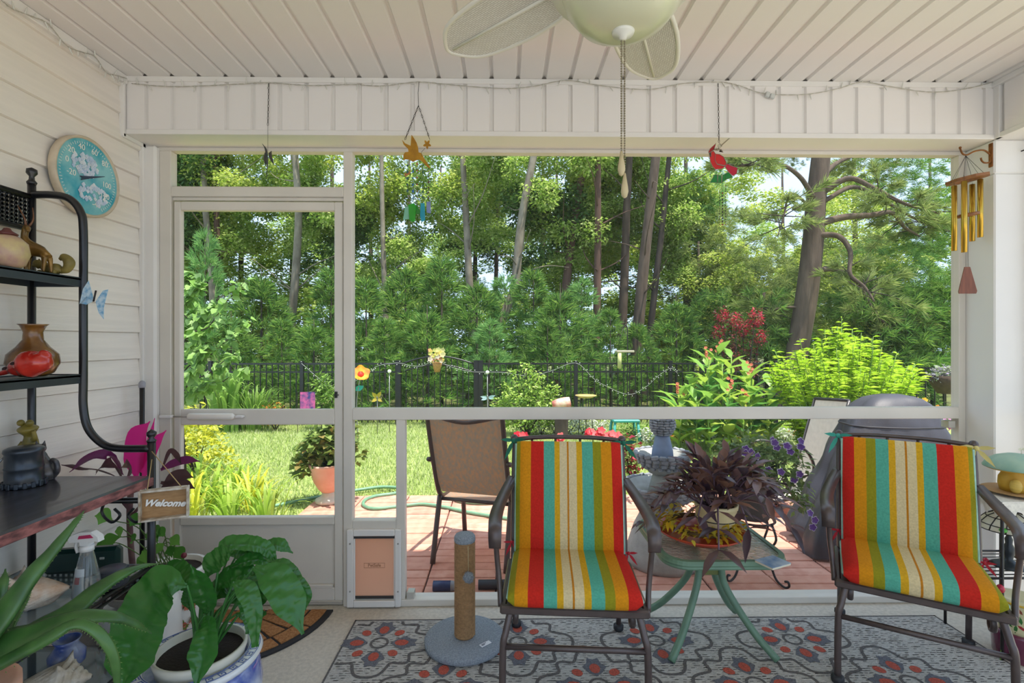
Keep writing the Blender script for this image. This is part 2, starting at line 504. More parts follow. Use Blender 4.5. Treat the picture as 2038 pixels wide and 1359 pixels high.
dbx('sweep', xa, xb, .006, .028, m=mat('sweep_bright', 'D8D5CF', .3, .6))
screen(X_(357), X_(664), Z_(815, 500), Z_(418, 500), dr, DY + .018)
screen(X_(357), X_(664), Z_(1030, 500), Z_(846, 500), dr, DY + .018)
cl = MB(); c0, c1 = P(375, 829, Y=DY - .03), P(467, 829, Y=DY - .03)
cl.tube([c0, c0 + Vector((.004, 0, 0)), c1 - Vector((.012, 0, 0)), c1], [.014, .0165, .0165, .008], 14)
clo = cl.build('door_closer', mat('closer_cream', 'E8E2D6', .35), dr)
MB().tube([P(345, 829, Y=DY - .03), P(376, 829, Y=DY - .03)], .0035, 8).build('rod', mat('rod_steel', 'A9A59C', .3, .8), clo)
b = MB().cbox(P(316, 832, Y=DY - .035), P(346, 825, Y=DY - .012), .002); b.cbox(P(467, 832, Y=DY - .034), P(488, 825.5, Y=DY - .004), .002)
b.build('bracket', M_white, clo)
b = MB().cbox(P(665, 792, Y=DY - .012), P(672, 779, Y=DY), .002); b.tube([P(663, 786, Y=DY - .018), P(674, 786, Y=DY - .018)], .0025, 6)
b.build('latch_handle', mat('latch_black', '1D1C1B', .4), dr)
# ================================================================ ground outside
GZ, PZ = -.18, -.15                # lawn level, paving level
FY = 9.1                           # the back fence
M_lawn = mat('lawn_soil', '86994A', .95, col2='A6B466', vscale=2.5, bump=.3, bscale=90)
M_wood = mat('forest_floor', '4A4A2A', .95, col2='6B7038', vscale=1.2)
MB().box((-30, 2.5, GZ - .3), (30, FY + .5, GZ)).build('lawn', M_lawn, kind='structure', label='sunlit green back lawn up to the fence')
MB().box((-40, FY + .5, GZ - .3), (40, 60, GZ - .002)).build('woodland_floor', M_wood, kind='structure', label='shaded woodland floor beyond the fence')

MB().box((XR + .3, -14, GZ - .3), (16, 2.5, GZ)).build('side_bounce_ground', M_conc, kind='structure', label='added concrete ground beside the porch that bounces neutral light')  # added unseen pale ground, keeps green lawn bounce out of the porch
MB().box((XL - .2, -14, GZ - .3), (XR + .3, YB, -.02)).build('rear_bounce_slab', M_conc, kind='structure', label='added concrete slab behind the camera that bounces light inside')  # invented slab out of view, throws warm white bounce onto the ceiling

# ---- brick paving, each brick a piece
M_joint = mat('paving_joint', '5C3A30', .95, var=.2, vscale=30)
M_br = [mat('brick_a', 'D69A84', .85, col2='C58571', vscale=14, bump=.25, bscale=110),
        mat('brick_b', 'DDA590', .85, col2='CC8D78', vscale=14, bump=.25, bscale=110),
        mat('brick_c', 'CF907A', .85, col2='D89E88', vscale=14, bump=.25, bscale=110)]
pv = MB().box((-1.77, 2.62, PZ - .12), (3.6, 4.84, PZ - .012)).build('patio', M_joint, kind='structure', label='red brick patio outside the porch')
BW, BD = .43, .106
me_b = [MB().cbox((.003, .002, 0), (BW - .007, BD - .005, .045), .004).mesh('brick', m) for m in M_br]
me_half = [MB().cbox((.002, .002, 0), (BW / 2 - .004, BD - .004, .045), .004).mesh('brick', m) for m in M_br]
cnt = 0
yy = 2.63
row = 0
while yy + BD < 4.86:
    xx = -1.77
    while xx + .05 < 3.58 and cnt < 298:
        o = link('brick', rnd.choice(me_b), pv); o.location = (xx, yy, PZ - .045 + rnd.uniform(-.003, .002))
        o.rotation_euler = (rnd.uniform(-.006, .006), rnd.uniform(-.004, .004), rnd.uniform(-.005, .005))
        cnt += 1; xx += BW
    yy += BD; row += 1

# ---- grass: blades nobody could count
rng = np.random.default_rng(11)
def grass(n, x0, x1, y0, y1, h, w, mname, cols, name, label, keep=None, z=GZ):
    x = rng.uniform(x0, x1, n); y = rng.uniform(y0, y1, n)
    if keep is not None:
        k = keep(x, y); x, y = x[k], y[k]; n = len(x)
    a = rng.uniform(0, 2 * np.pi, n); ln = rng.uniform(.2, .9, n) * h; hh = rng.uniform(.5, 1.15, n) * h
    base = np.stack([x, y, np.full(n, z)], 1); s = np.stack([np.cos(a + 1.57), np.sin(a + 1.57), np.zeros(n)], 1) * (w * .5)
    tip = base + np.stack([np.cos(a) * ln, np.sin(a) * ln, hh], 1)
    v = np.stack([base - s, base + s, tip], 1).reshape(-1, 3)
    me = npmesh(name, v, np.arange(3 * n).reshape(-1, 3), leafmat(mname, cols, .6, .3))
    o = link(name, me); MW[o.name] = Matrix()
    return tag(o, label, 'grass', kind='stuff')
off = lambda x, y: ~((x > -1.8) & (x < 3.62) & (y < 4.86))
grass(150000, -5.5, 6.2, 4.2, FY + .2, .055, .008, 'grass_blades', ['7F9A4A', '9CB05E', 'B6C07C', 'CCCEA4', '6E8A42', 'A6BA62'], 'lawn_grass', 'short green grass of the sunlit lawn', off)
grass(26000, -8.5, 9, FY + .2, FY + 2.2, .09, .014, 'rough_grass', ['7F9A3E', 'A3B858', 'C0C878', '6B8334'], 'rough_grass', 'pale rough grass strip beyond the fence')

# ---- black metal fence
M_iron = mat('fence_black', '17181A', .4, spec=.6, var=.1, vscale=20)
FT = P(1000, 722, Y=FY).z          # top of the fence
def fence_run(root, A, B, spacing=.107, posts=(), gatew=0, top=FT):
    A, B = Vector(A), Vector(B); L_ = (B - A).length; an = math.atan2(B.y - A.y, B.x - A.x)
    M = T((A.x, A.y, 0)) @ Matrix.Rotation(an, 4, 'Z')
    def put(name, b):
        b.xf(M); return b.build(name, M_iron, root, world=True)
    for z, h in ((top, .03), (top - .15, .025), (GZ + .12, .03)):
        put('rail', MB().box((0, -.014, z - h), (L_, .014, z)))
    me = MB().box((-.008, -.008, GZ + .05), (.008, .008, top - .005)).mesh('picket', M_iron)
    for k in range(1, int(L_ / spacing)):
        o = link('picket', me, root); p = A + (B - A) * (k * spacing / L_)
        o.location = MW[root.name].inverted() @ Vector((p.x, p.y, 0)); o.rotation_euler.z = an
    for s_ in posts:
        b = MB().cbox((s_ - .032, -.032, GZ), (s_ + .032, .032, top + .02), .004); b.box((s_ - .036, -.036, top + .02), (s_ + .036, .036, top + .035))
        put('post', b)
xf = lambda px: P(px, 700, Y=FY).x
f1 = thing('metal_fence', 'black metal picket fence left of the arched gate', 'fence', (xf(700), FY, GZ))
xa_, xb_ = -7.6, xf(790)
fence_run(f1, (xa_, FY), (xb_, FY), posts=[xf(419) - xa_, xf(601) - xa_, xf(236) - xa_])
f2 = thing('metal_fence', 'black metal picket fence right of the arched gate', 'fence', (xf(1200), FY, GZ))
xa_, xb_ = xf(960), 4.95
fence_run(f2, (xa_, FY), (xb_, FY), posts=[xf(1146) - xa_, xf(1334) - xa_, xb_ - xa_])
f3 = thing('metal_fence', 'black metal side fence seen right of the lime green bush', 'fence', (6.2, 7.4, GZ))
fence_run(f3, (4.95, FY), (10.2, 2.95), posts=[1.75, 3.2, 4.9, 6.6, 8.0])
gt = thing('garden_gate', 'black metal arched double-rail garden gate hung with string lights', 'gate', (xf(870), FY, GZ))
g0, g1 = xf(797), xf(944)
def arch(t, lo, hi): return lo + (hi - lo) * math.sin(math.pi * t)
for lo, hi, r_ in ((FT - .02, FT + .12, .016), (FT - .17, FT - .03, .013)):
    MB().tube([(g0 + (g1 - g0) * t / 16, FY, arch(t / 16, lo, hi)) for t in range(17)], r_, 8).build('arched_rail', M_iron, gt, world=True)
MB().box((g0, FY - .014, GZ + .1), (g1, FY + .014, GZ + .13)).build('bottom_rail', M_iron, gt, world=True)
n_ = 13
for k in range(1, n_):
    t = k / n_; xx = g0 + (g1 - g0) * t
    MB().box((xx - .008, FY - .008, GZ + .06), (xx + .008, FY + .008, arch(t, FT - .02, FT + .12))).build('picket', M_iron, gt, world=True)
for px, w in ((793, .05), (947.5, .042), (956.5, .042)):
    b = MB().cbox((xf(px) - w, FY - w, GZ), (xf(px) + w, FY + w, FT + .035), .005); b.box((xf(px) - w - .004, FY - w - .004, FT + .03), (xf(px) + w + .004, FY + w + .004, FT + .045))
    b.build('gate_post', M_iron, gt, world=True)

# string light looped on the fence
pts = [(600, 723), (640, 757), (672, 775), (700, 762), (735, 741), (752, 728), (790, 722), (815, 727), (840, 728), (868, 716), (890, 727), (915, 735), (945, 740), (1000, 741), (1055, 748), (1100, 737), (1146, 722),
       (1180, 752), (1200, 765), (1250, 785), (1285, 770), (1310, 748), (1334, 733), (1350, 744)]
w_ = curve([P(x, y, Y=FY - .05) for x, y in pts], 5)
sl_ = thing('string_light', 'white mini string lights looped along the black fence', 'string light', w_[0])
MB().tube(w_, .0022, 5).build('wire', mat('wire_white', 'D9DAD2', .5), sl_, world=True)
b = MB()
for i, p in enumerate(w_):
    b.ball(p + Vector((0, -.01, rnd.choice((-.03, .03)))), .008, 5, 4)
b.build('bulbs', mat('bulb_white', 'F2F2EA', .3), sl_, world=True, kind='stuff')
# ================================================================ foliage tools
def kites(pos, d, nrm, ln, w, fold=.2, droop=.0):
    """leaf blades as folded kites: numpy arrays in, (verts, tris) out"""
    d = d / np.linalg.norm(d, axis=1, keepdims=True)
    s = np.cross(d, nrm); l_ = np.linalg.norm(s, axis=1, keepdims=True); l_[l_ < 1e-6] = 1; s = s / l_
    n = np.cross(s, d); ln = ln[:, None]; w = w[:, None]
    a = pos; t = pos + d * ln - np.array([0, 0, 1.]) * ln * droop; m = pos + d * ln * .42
    l = m - s * w * .5 + n * w * fold; r = m + s * w * .5 + n * w * fold
    v = np.stack([a, l, t, r], 1).reshape(-1, 3)
    k = np.arange(len(pos))[:, None] * 4
    f = np.concatenate([k + [0, 2, 1], k + [0, 3, 2]], 1).reshape(-1, 3)
    return v, f
def unit(n): 
    a = rng.normal(size=(n, 3)); return a / np.linalg.norm(a, axis=1, keepdims=True)
def blob_leaves(centers, radii, n, size, flat=.7, wr=.65, shell=.5):
    """leaves scattered through blobs, denser at the outside"""
    c = np.array(centers); r = np.array(radii); p_ = r ** 2 / (r ** 2).sum()
    i = rng.choice(len(c), n, p=p_); u = unit(n)
    q = c[i] + u * (r[i] * (shell + (1 - shell) * rng.uniform(0, 1, n)) ** 1.0)[:, None] * np.array([1, 1, flat])
    d = unit(n) * np.array([1, 1, .55]) + u * .5 + np.array([0, 0, -.25])
    nr = unit(n) * .7 + np.array([0, 0, 1.])
    return kites(q, d, nr, rng.uniform(.7, 1.3, n) * size, rng.uniform(.7, 1.3, n) * size * wr)
def tufts(centers, dirs, per, ln, w, spread=.9):
    """pine needles: brushes of narrow blades"""
    c = np.repeat(np.array(centers), per, 0); d = np.repeat(np.array(dirs), per, 0); n = len(c)
    d = d + unit(n) * spread
    return kites(c + unit(n) * .03, d, unit(n), rng.uniform(.7, 1.2, n) * ln, np.full(n, w), .0, .12)
L_dec = leafmat('leaves_broad', ['5E8030', '94B44A', 'B4CC60', 'CCD884', '74963C', 'A2C054', 'DCE49A'], .5, .5)
L_dec2 = leafmat('leaves_broad_yellow', ['88A63E', 'B0C250', 'CCD468', '9CB648', 'DEE08A', '70903A'], .5, .5)
L_dark = leafmat('leaves_dark', ['3C5A2C', '527238', '688A48', '446432', '84A050'], .5, .45)
L_pine = leafmat('needles_pine', ['5C8A4A', '76A65C', '8CB868', '4E7A44', 'A8CC78'], .6, .4)
L_pined = leafmat('needles_pine_dark', ['3E6238', '60903E', '80AC4C', '30502E', 'A8C860', '4A743E'], .6, .4)
L_pinef = leafmat('needles_olive', ['74884A', '8EA25A', 'A8B66C', '60743E', 'BAC278'], .6, .4)
M_bark = mat('bark_brown', '4C3E33', .95, col2='665648', vscale=9, bump=.9, bscale=26, stretch=(1, 1, .22))
M_barkg = mat('bark_grey', '6E6454', .95, col2='8C8270', vscale=7, bump=.5, bscale=30, stretch=(1, 1, .5))
M_barkd = mat('bark_dark', '352D27', .95, col2='4A4038', vscale=9, bump=.6, bscale=26, stretch=(1, 1, .3))
M_barkr = mat('bark_reddish', '553F33', .95, col2='6C5345', vscale=9, bump=.8, bscale=26, stretch=(1, 1, .22))

def crown_mesh(name, m, n, rad, hgt, nb, size, flat=.8, wr=.65):
    cs, rs = [], []
    for k in range(nb):
        a = rng.uniform(0, 6.28); q = rad * rng.uniform(.2, .95); z = rng.uniform(-.5, .5) * hgt
        cs.append((q * np.cos(a), q * np.sin(a), z)); rs.append(rng.uniform(.28, .6) * rad * .75)
    v, f = blob_leaves(cs, rs, n, size, flat, wr, .35)
    return npmesh(name, v, f, m)
CROWN = [crown_mesh('foliage', L_dec, 4600, 1.7, 3.4, 15, .13) for k in range(3)] + [crown_mesh('foliage', L_dec2, 4600, 1.7, 3.4, 15, .12) for k in range(2)] \
      + [crown_mesh('foliage', L_dark, 5200, 1.8, 3.4, 16, .16) for k in range(2)]

def trunk_path(px_pts, Y, extra_top=9.0, y_slope=0):
    """pixel points top to bottom -> 3D path from the ground up past the frame"""
    pts = [P(x, y, Y=Y) for x, y in px_pts]
    top, bot = pts[0], pts[-1]
    dt = (pts[0] - pts[1]).normalized(); dt = dt * (1 / max(dt.z, .3))
    db = (pts[-2] - pts[-1]).normalized(); db = db * (1 / max(db.z, .3))
    if bot.z > GZ: pts.append(bot - db * (bot.z - GZ + .05))
    if top.z < extra_top: pts.insert(0, top + dt * (extra_top - top.z))
    return list(reversed(pts))
def trunk(root, px_pts, Y, wpx, m, top=9.0, flare=1.35, wob=0.02):
    pts = trunk_path(px_pts, Y, top); pts = curve(pts, 6)
    r0 = wpx * Y / 2000; zz = [p.z for p in pts]; z1 = max(zz)
    rs = [r0 * (flare - (flare - 1) * min(1, (p.z - GZ) / 1.2)) * (1 - .45 * max(0, p.z - 2.5) / max(1, z1 - 2.5)) for p in pts]
    return MB().tube(pts, rs, 12).build('trunk', m, root, world=True), pts
def twig_set(root, pts, n, m, Y, zlo=1.5, ln=(.6, 1.8), r=.025, name='branches'):
    b = MB()
    for k in range(n):
        p = rnd.choice([q for q in pts if q.z > zlo])
        a = rnd.uniform(0, 6.28); l = rnd.uniform(*ln)
        d = Vector((math.cos(a), math.sin(a) * .6, rnd.uniform(-.1, .9)))
        q = [p, p + d * l * .5 + Vector((0, 0, rnd.uniform(-.1, .15))), p + d * l + Vector((rnd.uniform(-.2, .2), 0, rnd.uniform(-.1, .3)))]
        MB().tube(curve(q, 4), [r * (1 - .8 * i / 8) for i in range(9)], 6).build('branch', m, root, world=True)
def hang(root, me, loc, s=(1, 1, 1), rz=0, name='foliage'):
    o = link(name, me, root); o.location = MW[root.name].inverted() @ Vector(loc); o.scale = s; o.rotation_euler.z = rz
    return o

# ---------------------------------------------------------------- the single trees one can tell apart
# (pixel path top->bottom, depth, width px, bark, crowns [(px, py, dy, scale, variant)], label)
TREES = [
    ([(404, 315), (409, 420), (418, 500), (424, 600)], 13.5, 13, M_barkg, [(395, 360, 1.0, .8, 5), (470, 345, .5, .8, 3), (380, 450, .8, .7, 6)], 'pale grey slender tree at the far left, left one of a close pair'),
    ([(424, 315), (430, 400), (432, 520), (428, 640)], 13.9, 12, M_barkr, [(470, 440, .8, .75, 0), (350, 330, .4, .7, 5)], 'brown slender tree at the far left, right one of a close pair'),
    ([(588, 315), (594, 420), (590, 520), (582, 620)], 12.5, 16, M_barkg, [(560, 340, 1.2, .7, 3), (650, 345, .6, .75, 0), (640, 470, 1.2, .7, 5)], 'grey tree with a leafy crown seen through the screen door'),
    ([(759, 315), (761, 430), (764, 540), (768, 640)], 13, 11, M_barkg, [(735, 350, .9, .75, 4), (800, 450, 1.0, .7, 0)], 'pale spotted slim tree just right of the door post'),
    ([(921, 315), (927, 420), (932, 520), (938, 620)], 13, 15, M_barkg, [(900, 380, .9, .8, 0), (960, 330, .5, .7, 3)], 'grey leaning tree behind the yellow hummingbird chime'),
    ([(994, 360), (990, 450), (987, 560), (984, 640)], 17, 9, M_barkd, [(1000, 420, .9, .8, 5)], 'thin dark tree standing left of the crooked tree'),
    ([(1062, 312), (1044, 400), (1034, 470), (1028, 540), (1022, 580), (1004, 625)], 12, 18, M_barkg, [(1020, 350, .9, .65, 1), (1090, 370, .7, .75, 0), (1070, 470, 1.2, .7, 5)], 'crooked pale grey tree bending left at its foot'),
    ([(1164, 315), (1150, 400), (1136, 490), (1124, 590)], 13, 17, M_barkr, [(1140, 350, 1.2, .6, 1)], 'reddish brown pine trunk leaning right beside a straight one'),
    ([(1190, 330), (1190, 450), (1189, 560), (1186, 690)], 12.4, 15, M_barkr, [(1200, 360, 1.4, .6, 2)], 'straight reddish brown pine trunk in the middle of the woods'),
    ([(1252, 330), (1247, 420), (1244, 520), (1239, 640)], 13, 18, M_bark, [(1260, 330, 1.2, .6, 4)], 'dark straight trunk hanging behind the fan pull chain'),
    ([(1305, 315), (1292, 430), (1280, 540), (1266, 700)], 11.6, 23, M_bark, [(1330, 360, 1.4, .6, 2)], 'thick brown pine trunk leaning right, left of the leaning pair'),
    ([(1325, 380), (1316, 470), (1305, 560), (1290, 700)], 12.6, 13, M_barkd, [(1350, 420, 1.4, .6, 4)], 'thin dark trunk close behind the thick leaning pine'),
]
for pp, Y, w, m, crs, lab in TREES:
    base = trunk_path(pp, Y)[0]
    t = thing('woodland_tree', lab, 'tree', (base.x, base.y, GZ))
    tr, pts = trunk(t, pp, Y, w, m)
    twig_set(t, pts, 7, m, Y, 2.2, (.6, 2.0), .022)
    for px, py, dy, s, vi in crs:
        hang(t, CROWN[vi], P(px, py, Y=Y + dy), (s, s, s), rnd.uniform(0, 6))
    for k in range(3):
        hang(t, CROWN[(0, 3, 1, 4, 2)[rnd.randrange(5)]], P(pp[0][0] + rnd.uniform(-75, 75), rnd.uniform(320, 500), Y=Y + rnd.uniform(1.2, 3.0)), (.62,) * 3, rnd.uniform(0, 6))
    for k in range(1):
        p = [q for q in pts if q.z > 7.2]
        hang(t, CROWN[rnd.randrange(7)], rnd.choice(p) + Vector((rnd.uniform(-.8, .8), 1.2, .8)), (.8, .8, .6), rnd.uniform(0, 6))

# ---- the big pine on the right with its heavy limbs
bp_ = [(1634, 310), (1624, 400), (1618, 480), (1608, 570), (1597, 640), (1588, 690)]
Yp = 9.9
t = thing('big_pine', 'big dark pine with heavy drooping limbs on the right', 'tree', (P(1588, 690, Y=Yp).x, Yp, GZ))
tr, pts = trunk(t, bp_, Yp, 40, M_bark, 10.0, 1.45)
limbs = [([(1628, 445), (1680, 432), (1735, 428), (1775, 423), (1800, 452), (1830, 470)], .075),
         ([(1625, 468), (1668, 470), (1692, 500), (1692, 545), (1720, 570), (1740, 600)], .06),
         ([(1615, 540), (1660, 536), (1705, 560), (1730, 605), (1765, 648), (1800, 668)], .06),
         ([(1640, 380), (1690, 355), (1740, 375), (1800, 405), (1870, 425)], .065),
         ([(1636, 350), (1665, 325), (1700, 310), (1750, 295)], .06),
         ([(1618, 392), (1590, 350), (1545, 325), (1470, 330), (1425, 322)], .05),
         ([(1600, 612), (1560, 612), (1525, 622), (1500, 633)], .03),
         ([(1622, 420), (1575, 385), (1560, 430), (1548, 470)], .03),
         ([(1640, 400), (1700, 372), (1760, 400), (1830, 440), (1890, 460)], .05)]
ends = []
for k, (pp, r_) in enumerate(limbs):
    q = [P(x, y, Y=Yp - .1 - (i / len(pp)) * (.9 if k % 2 else -.9)) for i, (x, y) in enumerate(pp)]
    c = curve(q, 6)
    MB().tube(c, [r_ * (1 - .75 * i / len(c)) for i in range(len(c))], 8).build('limb', M_bark, t, world=True)
    ends.append(c)
b = MB()
tc_, td_ = [], []
for c in ends:
    for k in range(13):
        p = c[rnd.randrange(len(c) // 2, len(c))]; a = rnd.uniform(0, 6.28)
        d = Vector((math.cos(a), math.sin(a), rnd.uniform(-.5, .6))); l = rnd.uniform(.3, .9)
        e = p + d * l; b.tube([p, p + d * l * .5 + Vector((0, 0, .06)), e], [.012, .008, .004], 5)
        for j in range(5):
            u = rnd.uniform(.35, 1); tc_.append(p + d * l * u); td_.append(tuple(d + Vector((0, 0, .4))))
b.build('twigs', M_barkd, t, world=True)
v, f = tufts([tuple(p) for p in tc_], td_, 26, .22, .011)
o = link('needles', npmesh('needles', v - np.array([t.location.x, Yp, GZ]), f, L_pinef), t)
# higher boughs above the frame and big needle clusters behind
def pine_cloud(name, m, nt, rad, hgt, per=26, ln=.22, w=.012):
    cs, ds = [], []
    for k in range(nt):
        a = rng.uniform(0, 6.28); q = rad * rng.uniform(.1, 1) ** .6; z = rng.uniform(-.5, .5) * hgt
        cs.append((q * np.cos(a), q * np.sin(a), z)); ds.append((np.cos(a) * .7, np.sin(a) * .7, .5))
    v, f = tufts(cs, ds, per, ln, w)
    return npmesh(name, v, f, m)
PCL = [pine_cloud('needles', L_pinef, 170, 1.1, 1.2), pine_cloud('needles', L_pine, 170, 1.1, 1.2), pine_cloud('needles', L_pined, 170, 1.1, 1.2)]
for px, py, dy, s, vi in [(1720, 340, 1.0, .7, 0), (1800, 335, .8, .8, 2), (1870, 390, 1.2, .8, 2), (1490, 318, .5, .4, 0), (1560, 318, .6, .4, 0), (1845, 470, 1.0, .7, 2),
                          (1780, 600, .6, .6, 2), (1700, 610, 1.0, .6, 2), (1830, 560, .6, .7, 2)]:
    hang(t, PCL[vi], P(px, py, Y=Yp + dy), (s, s, s * .8), rnd.uniform(0, 6), 'needles')

# ---- a young pine: whorls of brushes around one leader
def sapling_mesh(name, m, h, rad, nt, per=30, ln=.2, w=.011):
    cs, ds = [], []
    for k in range(nt):
        z = h * rng.uniform(.03, 1) ** .8; q = rad * (1.02 - z / h) ** .75 * rng.uniform(.35, 1); a = rng.uniform(0, 6.28)
        cs.append((q * np.cos(a), q * np.sin(a), z)); ds.append((np.cos(a) * .8, np.sin(a) * .8, .75))
    v, f = tufts(cs, ds, per, ln, w, .75)
    return npmesh(name, v, f, m)
SAP = [sapling_mesh('needles', L_pined, 3.0, 1.25, 190, 20, .24, .018), sapling_mesh('needles', L_pine, 3.0, 1.2, 190, 20, .24, .018), sapling_mesh('needles', L_pined, 2.6, 1.5, 200, 20, .25, .018)]
me_stem = MB().tube([(0, 0, 0), (.02, 0, 1.5), (0, 0, 2.9)], [.035, .025, .006], 6).mesh('stem', M_barkd)
def sapling(px, py_top, Y, vi, lab, wide=1.0, group=None):
    p = P(px, py_top, Y=Y); h = p.z - GZ
    t = thing('young_pine', lab, 'tree', (p.x, Y, GZ), rnd.uniform(0, 6), group)
    s = h / (2.6 if vi == 2 else 3.0)
    for nm, me in (('needles', SAP[vi]), ('stem', me_stem)):
        o = link(nm, me, t); o.scale = (s * wide, s * wide, s)
sapling(408, 470, 9.9, 1, 'bright green young pine behind the fence at far left', .62)
sapling(520, 560, 11.5, 2, 'dark young pine behind the fence seen through the door', .9)
sapling(660, 540, 11.2, 0, 'tall dark young pine behind the fence at the door latch', .9)
PG = 'dark young pines packed behind the fence'
for px, py, Y, vi, w, lab in [
    (728, 560, 10.8, 0, 1.0, 'tall young pine behind the orange glass flower'), (806, 545, 11.6, 2, 1.0, 'tall young pine behind the left gate post'), (880, 522, 11.2, 0, 1.0, 'tallest young pine, behind the gate basket'),
    (948, 575, 10.8, 2, 1.0, 'broad young pine behind the right gate posts'), (1005, 555, 11.4, 1, 1.0, 'light green young pine left of the upright shrub'), (1062, 545, 10.9, 0, 1.0, 'tall young pine behind the upright shrub'),
    (1115, 590, 10.4, 2, 1.0, 'broad young pine behind the barrel planter'), (1158, 560, 11.8, 1, 1.0, 'light green young pine behind the bird bath'), (1090, 640, 9.9, 0, 1.2, 'low dark young pine right of the upright shrub'),
    (975, 640, 9.8, 1, 1.2, 'low light green young pine behind the dragonfly stake'), (850, 630, 9.9, 2, 1.2, 'low dark young pine behind the gate'), (765, 640, 9.8, 0, 1.2, 'low dark young pine behind the butterfly stake'),
    (1215, 620, 10.4, 0, 1.0, 'young pine left of the bird feeder'), (1268, 650, 10.6, 2, .9, 'low young pine right of the bird feeder'), (560, 640, 10.0, 0, 1.1, 'low young pine behind the orange blooms'), (625, 655, 9.9, 2, 1.1, 'low young pine behind the garden flag'),
    (1345, 610, 11.0, 2, 1.0, 'young pine behind the left cannas'), (1400, 590, 11.8, 0, 1.0, 'young pine behind the tall cannas'), (1535, 600, 12.4, 2, 1.1, 'young pine left of the big pine trunk'), (460, 640, 10.2, 2, 1.1, 'low young pine behind the heart-leaved shrub'),
    (1700, 600, 12, 0, 1.1, 'young pine right of the big pine trunk'), (1800, 590, 11, 2, 1.2, 'broad young pine behind the lime bush'), (1880, 560, 10.5, 0, 1.1, 'young pine behind the fence planter')]:
    sapling(px, py, Y, vi, lab, w, PG)

# ---- far woods: filler trees with crowns from the ground up
DG = 'distant woodland trees filling the background'
me_ft = MB().tube([(0, 0, 0), (.05, 0, 4), (-.05, 0, 10)], [.13, .1, .04], 8).mesh('trunk', M_barkd)
for k in range(30):
    Y = rnd.uniform(16, 25); X = (k / 29 - .5) * 2.1 * Y * 1.12 + rnd.uniform(-.8, .8)
    t = thing('woodland_tree', 'distant leafy tree deep in the woods', 'tree', (X, Y, GZ), rnd.uniform(0, 6), DG)
    link('trunk', me_ft, t)
    zs = rnd.sample([2.6, 3.4, 4.2, 5.2, 6.4], 2) + [1.0, 2.0]
    for z in zs:
        o = link('foliage', CROWN[rnd.choice((0, 1, 2, 3, 4, 5, 0, 1))], t); s = rnd.uniform(.9, 1.35)
        o.location = (rnd.uniform(-1.2, 1.2), rnd.uniform(-1.2, 1.2), z); o.scale = (s, s, s * .62); o.rotation_euler.z = rnd.uniform(0, 6)
SCL = ['left of the big pine, at mid height', 'below the cardinal suncatcher', 'beside the big pine trunk on its left', 'high up left of the big pine', 'low behind the crepe myrtle', 'behind the upper drooping limb of the big pine', 'behind the lower limbs of the big pine', 'low at the right window edge', 'low right of the big pine foot']
# ---- undergrowth on the right, olive pines and brush
for k, (px, py, Y, s, vi) in enumerate([(1480, 540, 12.5, 1.0, 0), (1390, 480, 13, 1.0, 0), (1520, 580, 11.5, .9, 0), (1370, 400, 14, 1.0, 1), (1500, 640, 11, 1.0, 2), (1690, 520, 13, 1.0, 0), (1760, 530, 12.5, 1.0, 1), (1850, 620, 10.8, 1.0, 2), (1750, 660, 10.6, 1.0, 2)]):
    p = P(px, py, Y=Y)
    t = thing('scrub_pine', 'olive scrub pine ' + SCL[k], 'tree', (p.x, Y, GZ), 0, 'olive scrub pines around the big pine')
    MB().tube([(p.x + .1, Y, GZ), (p.x, Y, p.z)], [.06, .03], 6).build('trunk', M_barkd, t, world=True)
    hang(t, PCL[vi], p, (s, s, s * 1.1), rnd.uniform(0, 6), 'needles')
    hang(t, PCL[vi], p + Vector((.3, .4, -1.0)), (s, s, s), rnd.uniform(0, 6), 'needles')
    hang(t, CROWN[rnd.choice((3, 4, 0))], p + Vector((-.4, .8, .6)), (s * .6,) * 3, rnd.uniform(0, 6))
# ================================================================ things on the patio and in the garden
M_terra = mat('urn_terracotta', 'D99E84', .8, col2='E3B39C', vscale=6, bump=.15, bscale=50)
M_stone = mat('stone_pale', 'CFC6B6', .85, var=.12, vscale=12)
M_slate = mat('stone_slate', '7C8088', .8, col2='9B9EA3', vscale=14, bump=.4, bscale=60)
M_conc2 = mat('cast_stone', 'A5A59F', .85, var=.1, vscale=16, bump=.2, bscale=90)
M_brown = mat('bronze_frame', '4A3730', .4, spec=.6, var=.08, vscale=15)
M_dk = mat('wrought_black', '231F1E', .45, var=.15, vscale=30)
M_soil = mat('potting_soil', '2B211B', .95, bump=.6, bscale=120)

def fol(root, name, v, f, m):
    L_ = root.location
    o = link(name, npmesh(name, v - np.array([L_.x, L_.y, L_.z]), f, m), root); return o
def strap(mb, base, az, h, out, w, n=6, curl=1.0):
    base = Vector(base); d = Vector((math.cos(az), math.sin(az), 0)); s_ = Vector((-d.y, d.x, 0)); vs = []; fs = []
    for i in range(n + 1):
        t = i / n
        c = base + d * out * t ** 1.5 + Vector((0, 0, h * (math.sin(t * 1.9 * curl) / math.sin(min(1.57, 1.9 * curl)))))
        ww = w * .5 * (1 - t ** 2.2) * (.75 + .5 * math.sin(t * 3))
        vs += [c - s_ * ww, c + s_ * ww]
    for i in range(n): fs.append((2 * i, 2 * i + 1, 2 * i + 3, 2 * i + 2))
    mb.add(vs, fs, True)
def clump(name, label, cat, loc, n, h, out, w, m, spread=.08, group=None):
    t = thing(name, label, cat, loc, 0, group); b = MB()
    for k in range(n):
        a = rnd.uniform(0, 6.28); q = spread * rnd.random()
        strap(b, (loc[0] + q * math.cos(a), loc[1] + q * math.sin(a), loc[2]), a + rnd.uniform(-.6, .6), h * rnd.uniform(.6, 1.15), out * rnd.uniform(.5, 1.2), w)
    b.build('blades', m, t, world=True); return t
